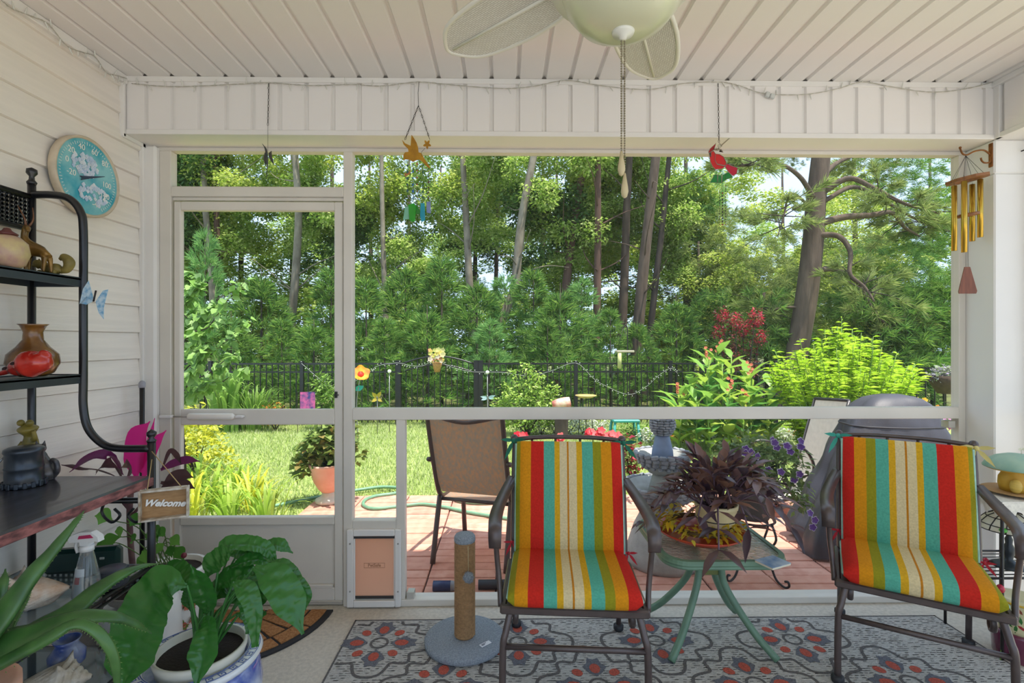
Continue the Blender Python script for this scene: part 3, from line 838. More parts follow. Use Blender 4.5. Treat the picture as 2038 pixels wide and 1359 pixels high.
def bush(name, label, cat, loc, blobs, n, size, m, wr=.6, group=None, stems=6, stem_m=None, flat=.9):
    """blobs = [(dx, dy, z, r)] above loc"""
    t = thing(name, label, cat, loc, 0, group)
    v, f = blob_leaves([(loc[0] + x, loc[1] + y, loc[2] + z) for x, y, z, r in blobs], [r for *_, r in blobs], n, size, flat, wr, .3)
    fol(t, 'leaves', v, f, m)
    b = MB()
    for x, y, z, r in blobs[:stems]:
        b.tube([(loc[0], loc[1], loc[2]), (loc[0] + x * .5, loc[1] + y * .5, loc[2] + z * .6), (loc[0] + x, loc[1] + y, loc[2] + z)], [.012, .009, .005], 5)
    b.build('stems', stem_m or M_barkd, t, world=True)
    return t
def flower_disc(mb, c, nrm, r, petals=5):
    M = T(Vector(c)) @ look(*nrm); vs = [M @ Vector((0, 0, 0))]; n = petals * 4
    for k in range(n):
        a = 2 * math.pi * k / n; q = r * (.72 + .28 * abs(math.cos(a * petals / 2)))
        vs.append(M @ Vector((q * math.cos(a), q * math.sin(a), r * .25)))
    mb.add(vs, [(0, 1 + k, 1 + (k + 1) % n) for k in range(n)], True)
def cent(t_): return t_.location

# ---- urn planter
c = P(650, 1003, Z=PZ); U = (c.x, c.y + .05, PZ)
t = thing('garden_urn', 'pink terracotta pedestal urn at the patio corner', 'planter', U)
MB().lathe([(.10, 0), (.115, .01), (.115, .035), (.075, .055), (.055, .08), (.06, .10)], 28, U).build('pedestal', M_stone, t, world=True)
MB().lathe([(.06, .10), (.09, .13), (.13, .20), (.155, .29), (.165, .335), (.172, .345), (.172, .365), (.155, .365), (.15, .34), (.0, .335)], 32, U).build('bowl', M_terra, t, world=True)
MB().lathe([(0, .342), (.152, .342)], 20, U, cap=False).build('soil', M_soil, t, world=True)
L_ger = leafmat('leaves_geranium', ['66803A', '7E9648', '95A85A', '546E34', 'A58F50'], .5, .35)
pl = bush('urn_plant', 'trailing round-leaved plant growing in the pink urn', 'plant', (U[0], U[1], PZ + .342), [(-.12, -.02, .16, .17), (.05, .02, .30, .2), (.12, -.05, .18, .18), (-.2, -.05, .05, .12), (0, 0, .18, .2), (.18, 0, .1, .14), (-.24, -.04, -.06, .07)], 900, .07, L_ger, .95)

# ---- green garden hose
hp = [(540, 1006), (575, 999), (610, 992), (640, 986), (680, 979), (715, 973), (760, 969), (800, 972), (788, 981), (748, 987), (727, 995), (724, 1006), (745, 1012), (790, 1008), (840, 1003), (885, 1009), (930, 1019), (985, 1028), (1032, 1033),
      (1075, 1022), (1065, 1005), (1010, 999), (960, 1001), (920, 998), (893, 990)]
hw = [P(x, y, Z=PZ + .014) for x, y in hp]
for i in range(6): hw[i].z = PZ + .006
o = MB().tube(curve(hw, 8), .016, 8).build('garden_hose', mat('hose_green', '6F9A7C', .45, var=.1, vscale=20), label='green garden hose snaking over the brick patio', cat='hose')

# ---- brown sling chair, back to the porch
r0 = Vector((-.235, 3.285, PZ)); ya = math.atan2(-.15, .51)
t = thing('sling_chair', 'brown mottled sling patio chair turned away from the porch', 'chair', r0, ya)
def side(s): 
    return s * .255
M_sling = mat('sling_mottled', 'E0B894', .85, col2='BDB4A6', vscale=55, stretch=(1, 1, .6))
_N = M_sling.node_tree.nodes; _L = M_sling.node_tree.links; _t = _N.new('ShaderNodeBsdfTranslucent'); _x = _N.new('ShaderNodeMixShader'); _x.inputs[0].default_value = .6
_L.new(_N['Color Ramp'].outputs[0], _t.inputs[0]); _L.new(_N['Principled BSDF'].outputs[0], _x.inputs[1]); _L.new(_t.outputs[0], _x.inputs[2]); _L.new(_x.outputs[0], _N['Material Output'].inputs[0])
for s in (-1, 1):
    MB().tube(curve([(side(s), 0, 0), (side(s), .06, .22), (side(s), .12, .42)], 4), .019, 8).build('rear_leg', M_brown, t)
    MB().tube([(side(s), .60, 0), (side(s), .55, .40)], .019, 8).build('front_leg', M_brown, t)
    MB().tube(curve([(side(s), -.09, 1.02), (side(s), -.04, .85), (side(s), .06, .55), (side(s), .14, .42), (side(s), .30, .395), (side(s), .58, .42)], 5), .017, 8).build('side_rail', M_brown, t)
    MB().tube(curve([(side(s) * 1.08, -.02, .70), (side(s) * 1.14, .15, .655), (side(s) * 1.14, .42, .645), (side(s) * 1.1, .56, .60), (side(s) * 1.02, .57, .42)], 5), .016, 8).build('armrest', M_brown, t)
MB().tube([(-.255, .12, .40), (.255, .12, .40)], .013, 8).build('cross_bar', M_brown, t)
MB().tube(curve([(-.255, -.085, 1.01), (-.2, -.1, 1.0), (0, -.1, .965), (.2, -.1, 1.0), (.255, -.085, 1.01)], 5), .013, 8).build('top_bar', M_brown, t)
bk = curve([(0, -.083, 1.0), (0, -.04, .85), (0, .055, .56), (0, .125, .45)], 5)
b = MB().grid(lambda u, v: Vector((-.238 + .476 * u, bk[min(len(bk) - 1, int(v * (len(bk) - 1) + .5))].y - .008, bk[min(len(bk) - 1, int(v * (len(bk) - 1) + .5))].z)), 8, len(bk))
n0 = len(b.v); b.grid(lambda u, v: Vector((-.238 + .476 * u, bk[min(len(bk) - 1, int(v * (len(bk) - 1) + .5))].y + .004, bk[min(len(bk) - 1, int(v * (len(bk) - 1) + .5))].z)), 8, len(bk))
b.build('sling_back', M_sling, t)
MB().cbox((-.238, .14, .395), (.238, .58, .405), .003).build('sling_seat', M_sling, t)

# ---- tiered fountain
fc = P(1330, 1133, Z=PZ); F0 = (fc.x, fc.y + .12, PZ)
t = thing('garden_fountain', 'grey tiered stone fountain topped by a stacked-slate ball', 'fountain', F0)
MB().lathe([(.235, 0), (.245, .03), (.235, .10), (.19, .24), (.13, .36), (.10, .42)], 30, F0).build('base', M_conc2, t, world=True)
def bowl(z, r, h, nm):
    b = MB().lathe([(.09, z), (r * .7, z + h * .35), (r * .95, z + h * .8), (r, z + h), (r * .92, z + h), (r * .8, z + h * .7), (0, z + h * .55)], 36, F0)
    o = b.build(nm, M_conc2, t, world=True)
    b = MB()
    for lv in range(4):
        q = (.35, .55, .78, .98)[lv]; rr = r * (.72, .86, .95, 1.0)[lv]; n = int(26 * rr / .2)
        for k in range(n):
            a = 2 * math.pi * (k + lv * .5) / n
            M = T((F0[0] + rr * math.cos(a), F0[1] + rr * math.sin(a), F0[2] + z + h * q)) @ Matrix.Rotation(a, 4, 'Z') @ Matrix.Rotation(rnd.uniform(-.3, .3), 4, 'X')
            bb = MB().cbox((-.012, -.028 * rr / .2 * .9, -h * .11), (.014, .028 * rr / .2 * .9, h * .11), .006); b.join(bb.xf(M))
    b.build('stone_facing', M_slate, o, world=True, kind='stuff')
bowl(.40, .245, .12, 'lower_bowl')
MB().lathe([(.10, .45), (.075, .55), (.06, .60)], 24, F0).build('stem', M_conc2, t, world=True)
bowl(.60, .175, .13, 'upper_bowl')
MB().lathe([(.075, .67), (.068, .75), (.05, .83), (.045, .85)], 24, F0).build('neck', mat('glazed_blue_grey', '7D8CA8', .5, var=.1, vscale=20), t, world=True)
b = MB()
for lv in range(9):
    z = .86 + lv * .0165; rr = .075 * math.sqrt(max(.05, 1 - ((lv - 4) / 5.2) ** 2)); n = max(7, int(rr * 190))
    for k in range(n):
        a = 2 * math.pi * (k + lv * .37) / n
        M = T((F0[0] + rr * math.cos(a), F0[1] + rr * math.sin(a), F0[2] + z)) @ Matrix.Rotation(a + rnd.uniform(-.2, .2), 4, 'Z') @ Matrix.Rotation(rnd.uniform(-.15, .15), 4, 'X')
        b.join(MB().cbox((-.02, -.018, -.007), (.012, .018, .007), .004).xf(M))
o = MB().ball((F0[0], F0[1], F0[2] + .925), .066, 14, 9).build('finial_ball', M_slate, t, world=True)
b.build('slate_chips', M_slate, o, world=True, kind='stuff')

# ---- petunias in a dark pot on a scroll stand
pc = P(1497, 1040, Y=3.16); Q = (pc.x, 3.16, PZ)
t = thing('plant_stand', 'black wrought iron scroll stand under the petunia pot', 'plant stand', Q)
b = MB()
MB().tube([(Q[0] + .13 * math.cos(a * .3142), Q[1] + .13 * math.sin(a * .3142), Q[2] + .36) for a in range(20)], .007, 6, closed=True).build('ring', M_dk, t, world=True)
for k in range(4):
    a = .5 + k * math.pi / 2; ca, sa = math.cos(a), math.sin(a)
    pts_ = [(.13, .36), (.16, .27), (.12, .19), (.13, .1), (.16, .03), (.21, .005), (.24, .02), (.235, .045), (.215, .04)]
    MB().tube(curve([(Q[0] + r_ * ca, Q[1] + r_ * sa, Q[2] + z_ + .008) for r_, z_ in pts_], 4), .007, 6).build('scroll_leg', M_dk, t, world=True)
PQ = (Q[0], Q[1], PZ + .368)
M_potd = mat('pot_charcoal', '4E4642', .6, var=.1, vscale=12)
t = thing('flower_pot', 'charcoal flower pot holding purple petunias', 'flower pot', PQ)
MB().lathe([(.095, 0), (.105, .02), (.128, .22), (.135, .26), (.145, .265), (.145, .29), (.13, .29), (.125, .26), (0, .25)], 28, PQ).build('pot', M_potd, t, world=True)
t = bush('petunia_plant', 'purple and white petunias spilling from the charcoal pot', 'plant', (PQ[0], PQ[1], PQ[2] + .255),
         [(-.12, 0, .12, .15), (.05, 0, .16, .17), (.2, -.03, .10, .14), (.26, -.03, -.05, .09), (.28, -.03, -.16, .07), (0, -.08, .06, .14), (-.24, .02, .05, .1)], 1100, .045, leafmat('leaves_petunia', ['4F6A34', '6C8745', '8BA05C', '3F5A2C'], .5, .3), .55)
b = MB(); b2 = MB()
for k in range(22):
    x_, z_ = rnd.uniform(-.16, .3), rnd.uniform(-.02, .26)
    if k > 18: x_, z_ = .28 + rnd.uniform(-.03, .03), -.12 - .05 * (k - 18)
    cpos = Vector((PQ[0] + x_, PQ[1] - .12 - rnd.uniform(0, .06), PQ[2] + .255 + z_)); nn = (rnd.uniform(-.5, .5), -1, rnd.uniform(-.1, .6))
    flower_disc(b2, cpos, nn, .025); flower_disc(b, cpos + Vector((0, -.003, 0)), nn, .021)
b2.build('petal_rims', mat('petal_white', 'D9D2E6', .5), t, world=True); b.build('petals', mat('petal_purple', '5B2C86', .5), t, world=True)

# ---- covered grill
gc = Vector((2.83, 3.62, PZ))
t = thing('grill_cover', 'dark grey fabric cover draped over a grill on the patio', 'grill cover', gc)
M_cov = mat('cover_fabric', '3C3A41', .5, var=.08, vscale=6, bump=.15, bscale=200)
def gcov(u, v):
    a = u * 2 * math.pi; h = 1.10
    prof_r = [(0, 1.0, .0), (.05, .995, .15), (.1, .975, .28), (.16, .93, .39), (.24, .86, .48), (.34, .76, .55), (.5, .58, .66), (.7, .36, .82), (.9, .10, 1.0), (1, .015, .98)]
    for (v0, z0_, r0_), (v1, z1_, r1_) in zip(prof_r, prof_r[1:]):
        if v0 <= v <= v1:
            k = (v - v0) / (v1 - v0); z = z0_ + (z1_ - z0_) * k; r_ = r0_ + (r1_ - r0_) * k; break
    ca, sa = math.cos(a), math.sin(a)
    q = (abs(ca) ** 3.2 + abs(sa) ** 3.2) ** (-1 / 3.2)
    low = max(0, 1 - z) 
    fold = .06 * math.sin(a * 7 + 1) * low ** 1.1 + .03 * math.sin(a * 17 + z * 5) * low + .012 * math.sin(z * 25 + a * 4)
    rx = (.66 if ca < 0 else .58) * (r_ + fold) + (.14 * low * max(0, -ca) * max(0, -sa + .3)); ry = .40 * (r_ + fold)
    return Vector((ca * q * rx, sa * q * ry, z * h + (.02 * math.sin(a * 5) if v > .98 else 0) - .0))
b = MB().grid(gcov, 72, 30, closed_u=True)
b.build('cover', M_cov, t)
MB().tube([gcov(u / 40, .30) + Vector((0, 0, .004)) for u in range(40)], .006, 6, closed=True).build('seam_piping', mat('cover_piping', '2E2D33', .6), t)
# ---- cream sling recliner behind it
rc = Vector((2.35, 4.42, PZ))
t = thing('sling_recliner', 'cream sling recliner chair standing behind the covered grill', 'chair', rc)
M_cream = mat('sling_cream', 'D8D0C0', .8, var=.05, vscale=30, bump=.15, bscale=260)
def panel(name, q4, m, th=.008):
    q = [Vector(p) for p in q4]; n = (q[1] - q[0]).cross(q[3] - q[0]).normalized() * th
    b = MB().add([p for p in q] + [p + n for p in q], [(0, 3, 2, 1), (4, 5, 6, 7), (0, 1, 5, 4), (1, 2, 6, 5), (2, 3, 7, 6), (3, 0, 4, 7)])
    return b.build(name, m, t, world=True)
q = [P(1622, 793, Y=4.5), P(1690, 797, Y=4.1), P(1640, 985, Y=4.15), P(1572, 975, Y=4.55)]
panel('sling_back', q, M_cream)
s2 = [q[3], q[2], P(1530, 1000, Y=4.2), P(1468, 985, Y=4.6)]
panel('sling_seat', s2, M_cream)
M_gun = mat('gunmetal', '4C4744', .35, .5)
for a_, c_, d_, Yc in ((q[0], q[3], s2[3], 4.55), (q[1], q[2], s2[2], 4.15)):
    MB().tube([a_, c_, d_], .013, 8).build('side_rail', M_gun, t, world=True)
MB().tube([q[0], q[1]], .013, 8).build('head_bar', mat('head_black', '1E1D20', .6), t, world=True)
for pts_, Yc in (([(1592, 948), (1618, 940), (1616, 915), (1596, 892), (1545, 883)], 4.15), ([(1576, 893), (1540, 880), (1508, 877), (1490, 888), (1486, 905)], 4.55)):
    MB().tube(curve([P(x, y, Y=Yc) for x, y in pts_], 6), .013, 8).build('armrest', M_gun, t, world=True)
for a_, b_ in (((1556, 950), 4.15), ((1600, 925), 4.5)):
    p0 = P(*a_, Y=b_); 
    MB().tube([p0, (p0.x + .22, b_ + .02, PZ)], .013, 8).build('leg', M_gun, t, world=True)
    MB().tube([p0, (p0.x - .25, b_ + .02, PZ)], .013, 8).build('leg', M_gun, t, world=True)

# ---- small things just outside the sill
def lying(name, label, cat, px0, px1, py, r, m, cap=None):
    a_, b_ = P(px0, py, Z=PZ + r), P(px1, py, Z=PZ + r)
    a_.y = b_.y = max(a_.y, 2.70)
    t = thing(name, label, cat, (a_ + b_) / 2)
    MB().tube([a_, b_], r, 14).build('barrel', m, t, world=True)
    if cap: MB().tube([b_, b_ + Vector((.035, 0, 0))], [r * 1.05, r * .8], 14).build('cap', cap, t, world=True)
lying('bottle_canister', 'dark blue canister with grey cap lying outside the sill', 'canister', 862, 897, 1166, .03, mat('canister_blue', '22305E', .4), mat('cap_grey', '8B8C92', .5))
lying('foam_tube', 'black tube lying outside the sill behind the striped chair', 'tube', 952, 1062, 1163, .028, mat('tube_black', '25242A', .6))

# ---- yard decorations near the fence
def stake(x, y, h, r, m, root): MB().tube([(x, y, GZ), (x, y, h)], r, 6).build('stake', m, root, world=True)
M_rod = mat('stake_grey', '8E8C88', .4, .6)
p = P(718, 745, Y=7.6)
t = thing('glass_flower', 'orange art-glass flower stake with a teal leaf', 'garden stake', (p.x - .03, 7.6, GZ))
MB().tube(curve([(p.x - .04, 7.6, GZ), (p.x - .06, 7.6, .4), p], 6), .008, 6).build('stake', M_rod, t, world=True)
b = MB()
Mf = T(p) @ look(.35, -.75, .55)
def fl(u, v):
    a = u * 6.283; r_ = .125 * v * (1 + .08 * math.sin(5 * a)); return Mf @ Vector((r_ * math.cos(a), r_ * math.sin(a), .05 * v * v + .012 * math.sin(5 * a) * v))
b.grid(fl, 30, 7, closed_u=True).build('bloom', mat('glass_orange', 'F0701C', .2, col2='FFC23A', vscale=9, spec=.7), t, world=True)
MB().lathe([(.05, .0), (.045, .02), (0, .025)], 14).xf(Mf).build('centre', mat('glass_red', 'C8321A', .2), t, world=True)
b = MB(); add_leaf(b, P(708, 778, Y=7.6), (.7, 0, .7), (0, -1, 0), .17, .1); b.build('leaf', mat('glass_teal', '1F9C86', .3), t, world=True)
for px, py, lab in ((775, 740, 'left of the gate'), (970, 742, 'right of the gate, above the dragonfly')):
    p = P(px, py, Y=8.4)
    t = thing('solar_stake', 'white-topped solar light stake standing ' + lab, 'garden light', (p.x, 8.4, GZ))
    stake(p.x, 8.4, p.z, .008, M_rod, t)
    MB().ball(p + Vector((0, 0, .01)), .032, 10, 7).build('globe', mat('globe_white', 'F4F3EC', .3), t, world=True)
def wings(name, label, cat, px, py, Y, m, mb_, ws, body):
    p = P(px, py, Y=Y)
    t = thing(name, label, cat, (p.x, Y, GZ)); stake(p.x, Y, p.z, .006, M_rod, t)
    for dx, dz, ln, w in ws:
        b = MB(); add_leaf(b, p, (dx, -.25, dz), (0, -1, 0), ln, w, .1, 0); b.build('wing', m, t, world=True)
    MB().tube([p + Vector((body * .3, -.01, -body)), p, p + Vector((-body * .1, -.01, body * .4))], [.006, .012, .012], 6).build('body', mb_, t, world=True)
wings('dragonfly_stake', 'pale blue metal dragonfly stake right of the gate', 'garden stake', 971, 791, 8.2, mat('wing_pale_blue', 'B9D4DA', .35), M_rod, [(-1, .15, .13, .05), (-1, -.35, .12, .05), (1, .3, .14, .05), (1, -.15, .12, .05)], .1)
wings('butterfly_stake', 'yellow metal butterfly stake left of the gate', 'garden stake', 751, 792, 8.2, mat('wing_yellow', 'B9A53A', .4), M_rod, [(-.6, .75, .13, .07), (-.7, -.5, .11, .06), (.5, .8, .14, .07), (.7, -.45, .11, .06)], .06)
# garden flag
p = P(612, 798, Y=8.3)
t = thing('garden_flag', 'small garden flag printed with pink flowers on navy', 'flag', (p.x, 8.3, GZ))
MB().tube([(p.x - .16, 8.3, GZ), (p.x - .16, 8.3, p.z + .15), (p.x + .13, 8.3, p.z + .15)], .006, 6).build('pole', M_dk, t, world=True)
MB().cbox((p.x - .12, 8.295, p.z - .16), (p.x + .125, 8.3, p.z + .148), .002).build('cloth', mat('flag_print', '3A3F7A', .8, col2='D9609A', vscale=11), t, world=True)
# hanging basket on the gate
p = P(870, 727, Y=FY - .08)
t = thing('hanging_basket', 'wicker basket of yellow flowers hung on the gate', 'basket', p)
MB().lathe([(.05, -.12), (.075, -.02), (.085, .06), (.075, .06), (0, .04)], 16, p).build('basket', mat('wicker_tan', 'B98B4E', .8, var=.25, vscale=60), t, world=True)
b = MB()
for k in range(34): flower_disc(b, p + Vector((rnd.uniform(-.12, .12), -.07 - rnd.random() * .06, .07 + rnd.random() * .22)), (rnd.uniform(-.6, .6), -1, rnd.uniform(-.2, .7)), rnd.uniform(.03, .055))
b.build('blooms', leafmat('bloom_yellow', ['F2EA7A', 'F8F0B0', 'E0DC50', 'F0E2C8', 'D06A6A', 'C8D850'], .5, .3), t, world=True)
# leaning barrel pot
p = P(1117, 803, Y=7.8)
t = thing('barrel_planter', 'red and cream barrel planter tipped on its side', 'planter', (p.x, 7.8, GZ))
MB().lathe([(.06, -.14), (.085, -.05), (.09, .06), (.08, .14), (.065, .14), (.07, .05), (0, 0)], 18).xf(T(p) @ Matrix.Rotation(R(80), 4, 'Y')).build('barrel', mat('barrel_paint', 'C9564E', .6, col2='E8C9B0', vscale=9), t, world=True)
MB().box((p.x - .1, 7.74, GZ), (p.x + .1, 7.86, p.z - .085)).build('pedestal', M_barkd, t, world=True)
# thin-legged bird bath
p = P(1166, 790, Y=7.9)
t = thing('bird_bath', 'yellow dish bird bath on thin dark legs', 'bird bath', (p.x, 7.9, GZ))
MB().lathe([(0, 0), (.1, .005), (.165, .03), (.17, .025), (.1, -.01), (0, -.015)], 24, p).build('dish', mat('dish_ochre', 'BFA468', .5, var=.2, vscale=15), t, world=True)
for k in range(3):
    a = k * 2.09 + .4; MB().tube([(p.x + .09 * math.cos(a), 7.9 + .09 * math.sin(a), p.z), (p.x + .13 * math.cos(a), 7.9 + .13 * math.sin(a), GZ)], .007, 6).build('leg', M_dk, t, world=True)
# teal stool
p = P(1243, 836, Y=7.6)
t = thing('garden_stool', 'small teal garden stool on the lawn by the beds', 'stool', (p.x, 7.6, GZ))
MB().cbox((p.x - .2, 7.45, .12), (p.x + .2, 7.75, .16), .01).build('top', mat('teal_paint', '3E9C92', .5), t, world=True)
for sx in (-1, 1):
    for sy in (-1, 1): MB().tube([(p.x + sx * .17, 7.6 + sy * .12, .12), (p.x + sx * .20, 7.6 + sy * .14, GZ)], [.02, .028], 6).build('leg', MATS['teal_paint'], t, world=True)
# bird feeder on a pole
p = P(1243, 700, Y=8.6)
t = thing('bird_feeder', 'tube bird feeder with a wide tray roof on a tall hook pole', 'bird feeder', (p.x + .03, 8.6, GZ))
MB().tube(curve([(p.x + .05, 8.6, GZ), (p.x + .05, 8.6, p.z + .1), (p.x + .05, 8.6, p.z + .38), (p.x + .02, 8.6, p.z + .46), (p.x - .02, 8.6, p.z + .42)], 6), .009, 6).build('hook_pole', M_dk, t, world=True)
MB().cbox((p.x - .15, 8.52, p.z - .01), (p.x + .15, 8.68, p.z + .025), .006).build('roof', mat('feeder_tan', 'B8AE90', .6), t, world=True)
MB().tube([p + Vector((-.1, -.06, -.02)), p + Vector((-.1, -.06, -.28))], .035, 12).build('seed_tube', mat('feeder_seed', 'C9C884', .4), t, world=True)
for s in (-1, 1): MB().tube([p + Vector((s * .13, 0, .02)), p + Vector((-.02, 0, .42))], .004, 5).build('hanger', M_dk, t, world=True)
# planter box hung on the side fence
p = P(1880, 762, Y=6.6)
t = thing('fence_planter', 'dark hanging planter of mauve flowers on the side fence', 'planter', p)
MB().lathe([(.08, -.14), (.16, .0), (.19, .1), (.17, .1), (0, .08)], 18, p).build('basket', mat('coco_liner', '4B3C31', .9, var=.2, vscale=30), t, world=True)
v, f = blob_leaves([(p.x, p.y, p.z + .14), (p.x - .12, p.y, p.z + .1), (p.x + .14, p.y, p.z + .1)], [.14, .11, .11], 500, .05)
fol(t, 'plants', v, f, leafmat('leaves_mauve', ['8FA070', 'A9B48C', 'B9A9C8', '7C9060'], .5, .3))

# ---------------------------------------------------------------- plants of the beds
L_ylw = leafmat('leaves_yellow', ['C6C63A', 'DAD84C', 'A9B436', 'E4E07A'], .5, .45)
L_lime = leafmat('leaves_lime', ['9CC32A', 'B4D63A', 'C8E052', '86AE24'], .45, .5)
L_day = leafmat('leaves_daylily', ['8CB03A', 'A9C850', 'C2D86C', '74983200'[:6]], .45, .45)
L_mid = leafmat('leaves_mid', ['5E8436', '7CA246', '9AB85C', '4C6E2C'], .5, .4)
L_red = leafmat('redbud_leaves', ['6E9A40', '90B85A', 'A9CC74', '5A8434', 'BAD890'], .4, .45)
L_canna = leafmat('canna_leaves', ['4E8A4A', '74AA50', 'B4CC50', '3F7644', 'CCD864'], .35, .45)
LG = 'daylily clumps beside the screen door'
for k, (px, py) in enumerate([(380, 1035), (420, 1000), (455, 1030), (500, 1010), (530, 1032), (400, 975), (365, 1000), (475, 985)]):
    p = P(px, py + 12, Z=GZ)
    clump('daylily', 'lime daylily clump outside the screen door, ' + ('front left', 'middle', 'front centre', 'middle right', 'front right', 'back left', 'far left', 'back right')[k] + ' of the patch', 'plant', (p.x, p.y, GZ), 34, .34, .30, .022, L_day if k % 3 else L_ylw, .12, LG)
p = P(405, 940, Z=GZ)
bush('golden_shrub', 'golden leafy shrub at the left edge of the lawn', 'shrub', (p.x - .1, p.y, GZ), [(-.2, 0, .2, .3), (.1, 0, .3, .28), (.0, .1, .5, .25), (.3, 0, .12, .2), (-.3, 0, .5, .3), (-.4, .2, .7, .3)], 1500, .075, L_ylw, .45)
# heart-leaved shrub with arching sprays
bY = 4.7; base = P(350, 830, Y=bY); base.z = GZ
t = thing('redbud_shrub', 'heart-leaved green shrub with arching sprays left of the door view', 'shrub', base)
sprays = [[(362, 700), (415, 650), (455, 595), (487, 560)], [(360, 760), (420, 705), (465, 665), (499, 636)], [(362, 790), (420, 740), (450, 715), (474, 702)], [(365, 805), (420, 775), (460, 748), (488, 733)], [(352, 640), (372, 600), (388, 575), (398, 560)], [(345, 600), (362, 570), (372, 555), (380, 545)],
          [(352, 720), (375, 690), (398, 660), (420, 640)], [(350, 680), (370, 650), (380, 625), (385, 600)], [(355, 780), (385, 740), (400, 710), (410, 690)], [(352, 810), (378, 790), (400, 770), (430, 760)], [(350, 650), (385, 640), (410, 620), (432, 605)]]
b = MB(); lf = MB()
for i, s_ in enumerate(sprays):
    c_ = curve([base + Vector((.1, 0, .1))] + [P(x, y, Y=bY + (i % 4 - 1.5) * .14) for x, y in s_], 7)
    b.tube(c_, [.009 * (1 - .8 * k / len(c_)) for k in range(len(c_))], 5)
    for k in range(7, len(c_)):
        for sd in (-1, 1):
            for _ in range(2 if i > 3 else 1):
                d = Vector((rnd.uniform(-.4, .6), sd * rnd.uniform(.3, 1), rnd.uniform(-.9, .5)))
                add_leaf(lf, c_[k] + Vector((rnd.uniform(-.03, .03), rnd.uniform(-.04, .04), rnd.uniform(-.03, .03))), d, (rnd.uniform(-.6, .6), -.7, .7), rnd.uniform(.06, .095), rnd.uniform(.06, .09), .12, .2)
b.build('stems', M_barkd, t, world=True); lf.build('leaves', L_red, t, world=True)
# iris-like clump under it and bed plants behind
p = P(455, 812, Y=8.5)
clump('iris', 'tall sword-leaved clump at the back of the left bed', 'plant', (p.x, 8.5, GZ), 60, .95, .32, .065, L_mid, .25)
p = P(505, 812, Y=8.6)
clump('ornamental_grass', 'fine-bladed green clump in front of the left fence', 'plant', (p.x, 8.6, GZ), 120, .66, .5, .022, L_mid, .25)
p = P(548, 812, Y=8.5)
t = bush('orange_flower_bed', 'low plant with orange blooms in the left bed', 'plant', (p.x, 8.5, GZ), [(0, 0, .3, .22), (.15, 0, .25, .15), (-.15, 0, .25, .15)], 400, .06, leafmat('leaves_orange', ['E07030', 'F09040', '7C9A40', '90A850'], .5, .4))
p = P(640, 805, Y=8.6)
bush('leafy_shrub', 'dark leafy shrub at the fence beside the flag', 'shrub', (p.x, 8.6, GZ), [(0, 0, .35, .22), (.1, 0, .6, .2), (.0, 0, .8, .16)], 600, .09, L_mid, .4)
# yellow groundcover edging
t = thing('yellow_groundcover', 'bright yellow groundcover edging the left bed', 'plant', (-3.6, 7.6, GZ), kind='stuff')
v, f = blob_leaves([(P(px, 848 + (px - 350) * .006, Z=GZ).x, P(px, 849 - (px - 350) * .012, Z=GZ).y, GZ + .06) for px in range(345, 560, 8)], [.22 - i * .004 for i in range(27)], 5200, .07, .5, .6)
fol(t, 'leaves', v, f, L_ylw)
# upright shrub right of the gate
p = P(1050, 830, Y=8.0)
t = bush('upright_shrub', 'upright glossy shrub with tall shoots right of the gate', 'shrub', (p.x, 8.0, GZ), [(0, 0, .35, .32), (-.15, 0, .55, .3), (.2, 0, .5, .3), (.05, 0, .8, .25), (-.3, 0, .3, .22), (.35, 0, .55, .2), (-.28, 0, .75, .18), (-.22, 0, 1.0, .1), (-.02, 0, 1.08, .12), (.18, 0, .98, .1), (.4, 0, .3, .2), (-.42, 0, .5, .14), (.42, 0, .75, .12)], 2600, .07, leafmat('leaves_glossy', ['73983A', '9CBE4C', 'C4DC6C', '557C30', 'DCE88A'], .35, .35), .5, stems=10)
# tall canna bed
cn = P(1440, 800, Y=7.0)
for k, (dx, dy, h) in enumerate([(-.62, 0, .75), (-.45, .1, .95), (-.3, -.1, 1.1), (-.15, .2, 1.25), (0, 0, 1.2), (.15, .1, 1.3), (.3, -.1, 1.05), (.45, .15, 1.1), (-.5, -.3, .7), (-.1, -.35, .85), (.25, -.35, .8), (.55, -.2, .9), (.05, .3, 1.35), (-.7, -.2, .6), (-.35, -.4, .75), (.1, -.4, .7), (.42, -.4, .75), (-.22, .05, 1.15)]):
    bx_, by_ = cn.x + dx, 7.0 + dy
    t = thing('canna_lily', 'broad-leaved canna lily stalk in the bed left of the lime bush', 'plant', (bx_, by_, GZ), 0, 'canna lilies in the right bed')
    MB().tube([(bx_, by_, GZ), (bx_ + rnd.uniform(-.05, .05), by_, GZ + h)], [.016, .009], 6).build('stalk', L_mid, t, world=True)
    b = MB(); n = 15; a0 = rnd.uniform(0, 6)
    for j in range(n):
        a = a0 + j * 2.2; z = GZ + .1 + (h - .05) * j / n
        add_leaf(b, (bx_, by_, z), (math.cos(a), math.sin(a), rnd.uniform(.5, 1.3)), (0, 0, 1), rnd.uniform(.3, .45), rnd.uniform(.12, .18), .18, .25)
    b.build('leaves', L_canna, t, world=True)
    if k % 3 == 0:
        b = MB()
        for j in range(6): flower_disc(b, (bx_ + rnd.uniform(-.05, .05), by_ - .03, GZ + h + .02 + j * .03), (rnd.uniform(-.7, .7), -1, .5), .026)
        b.build('bloom', leafmat('canna_bloom', ['D06A4A', 'E89A70', 'C84A40'], .5, .4), t, world=True)
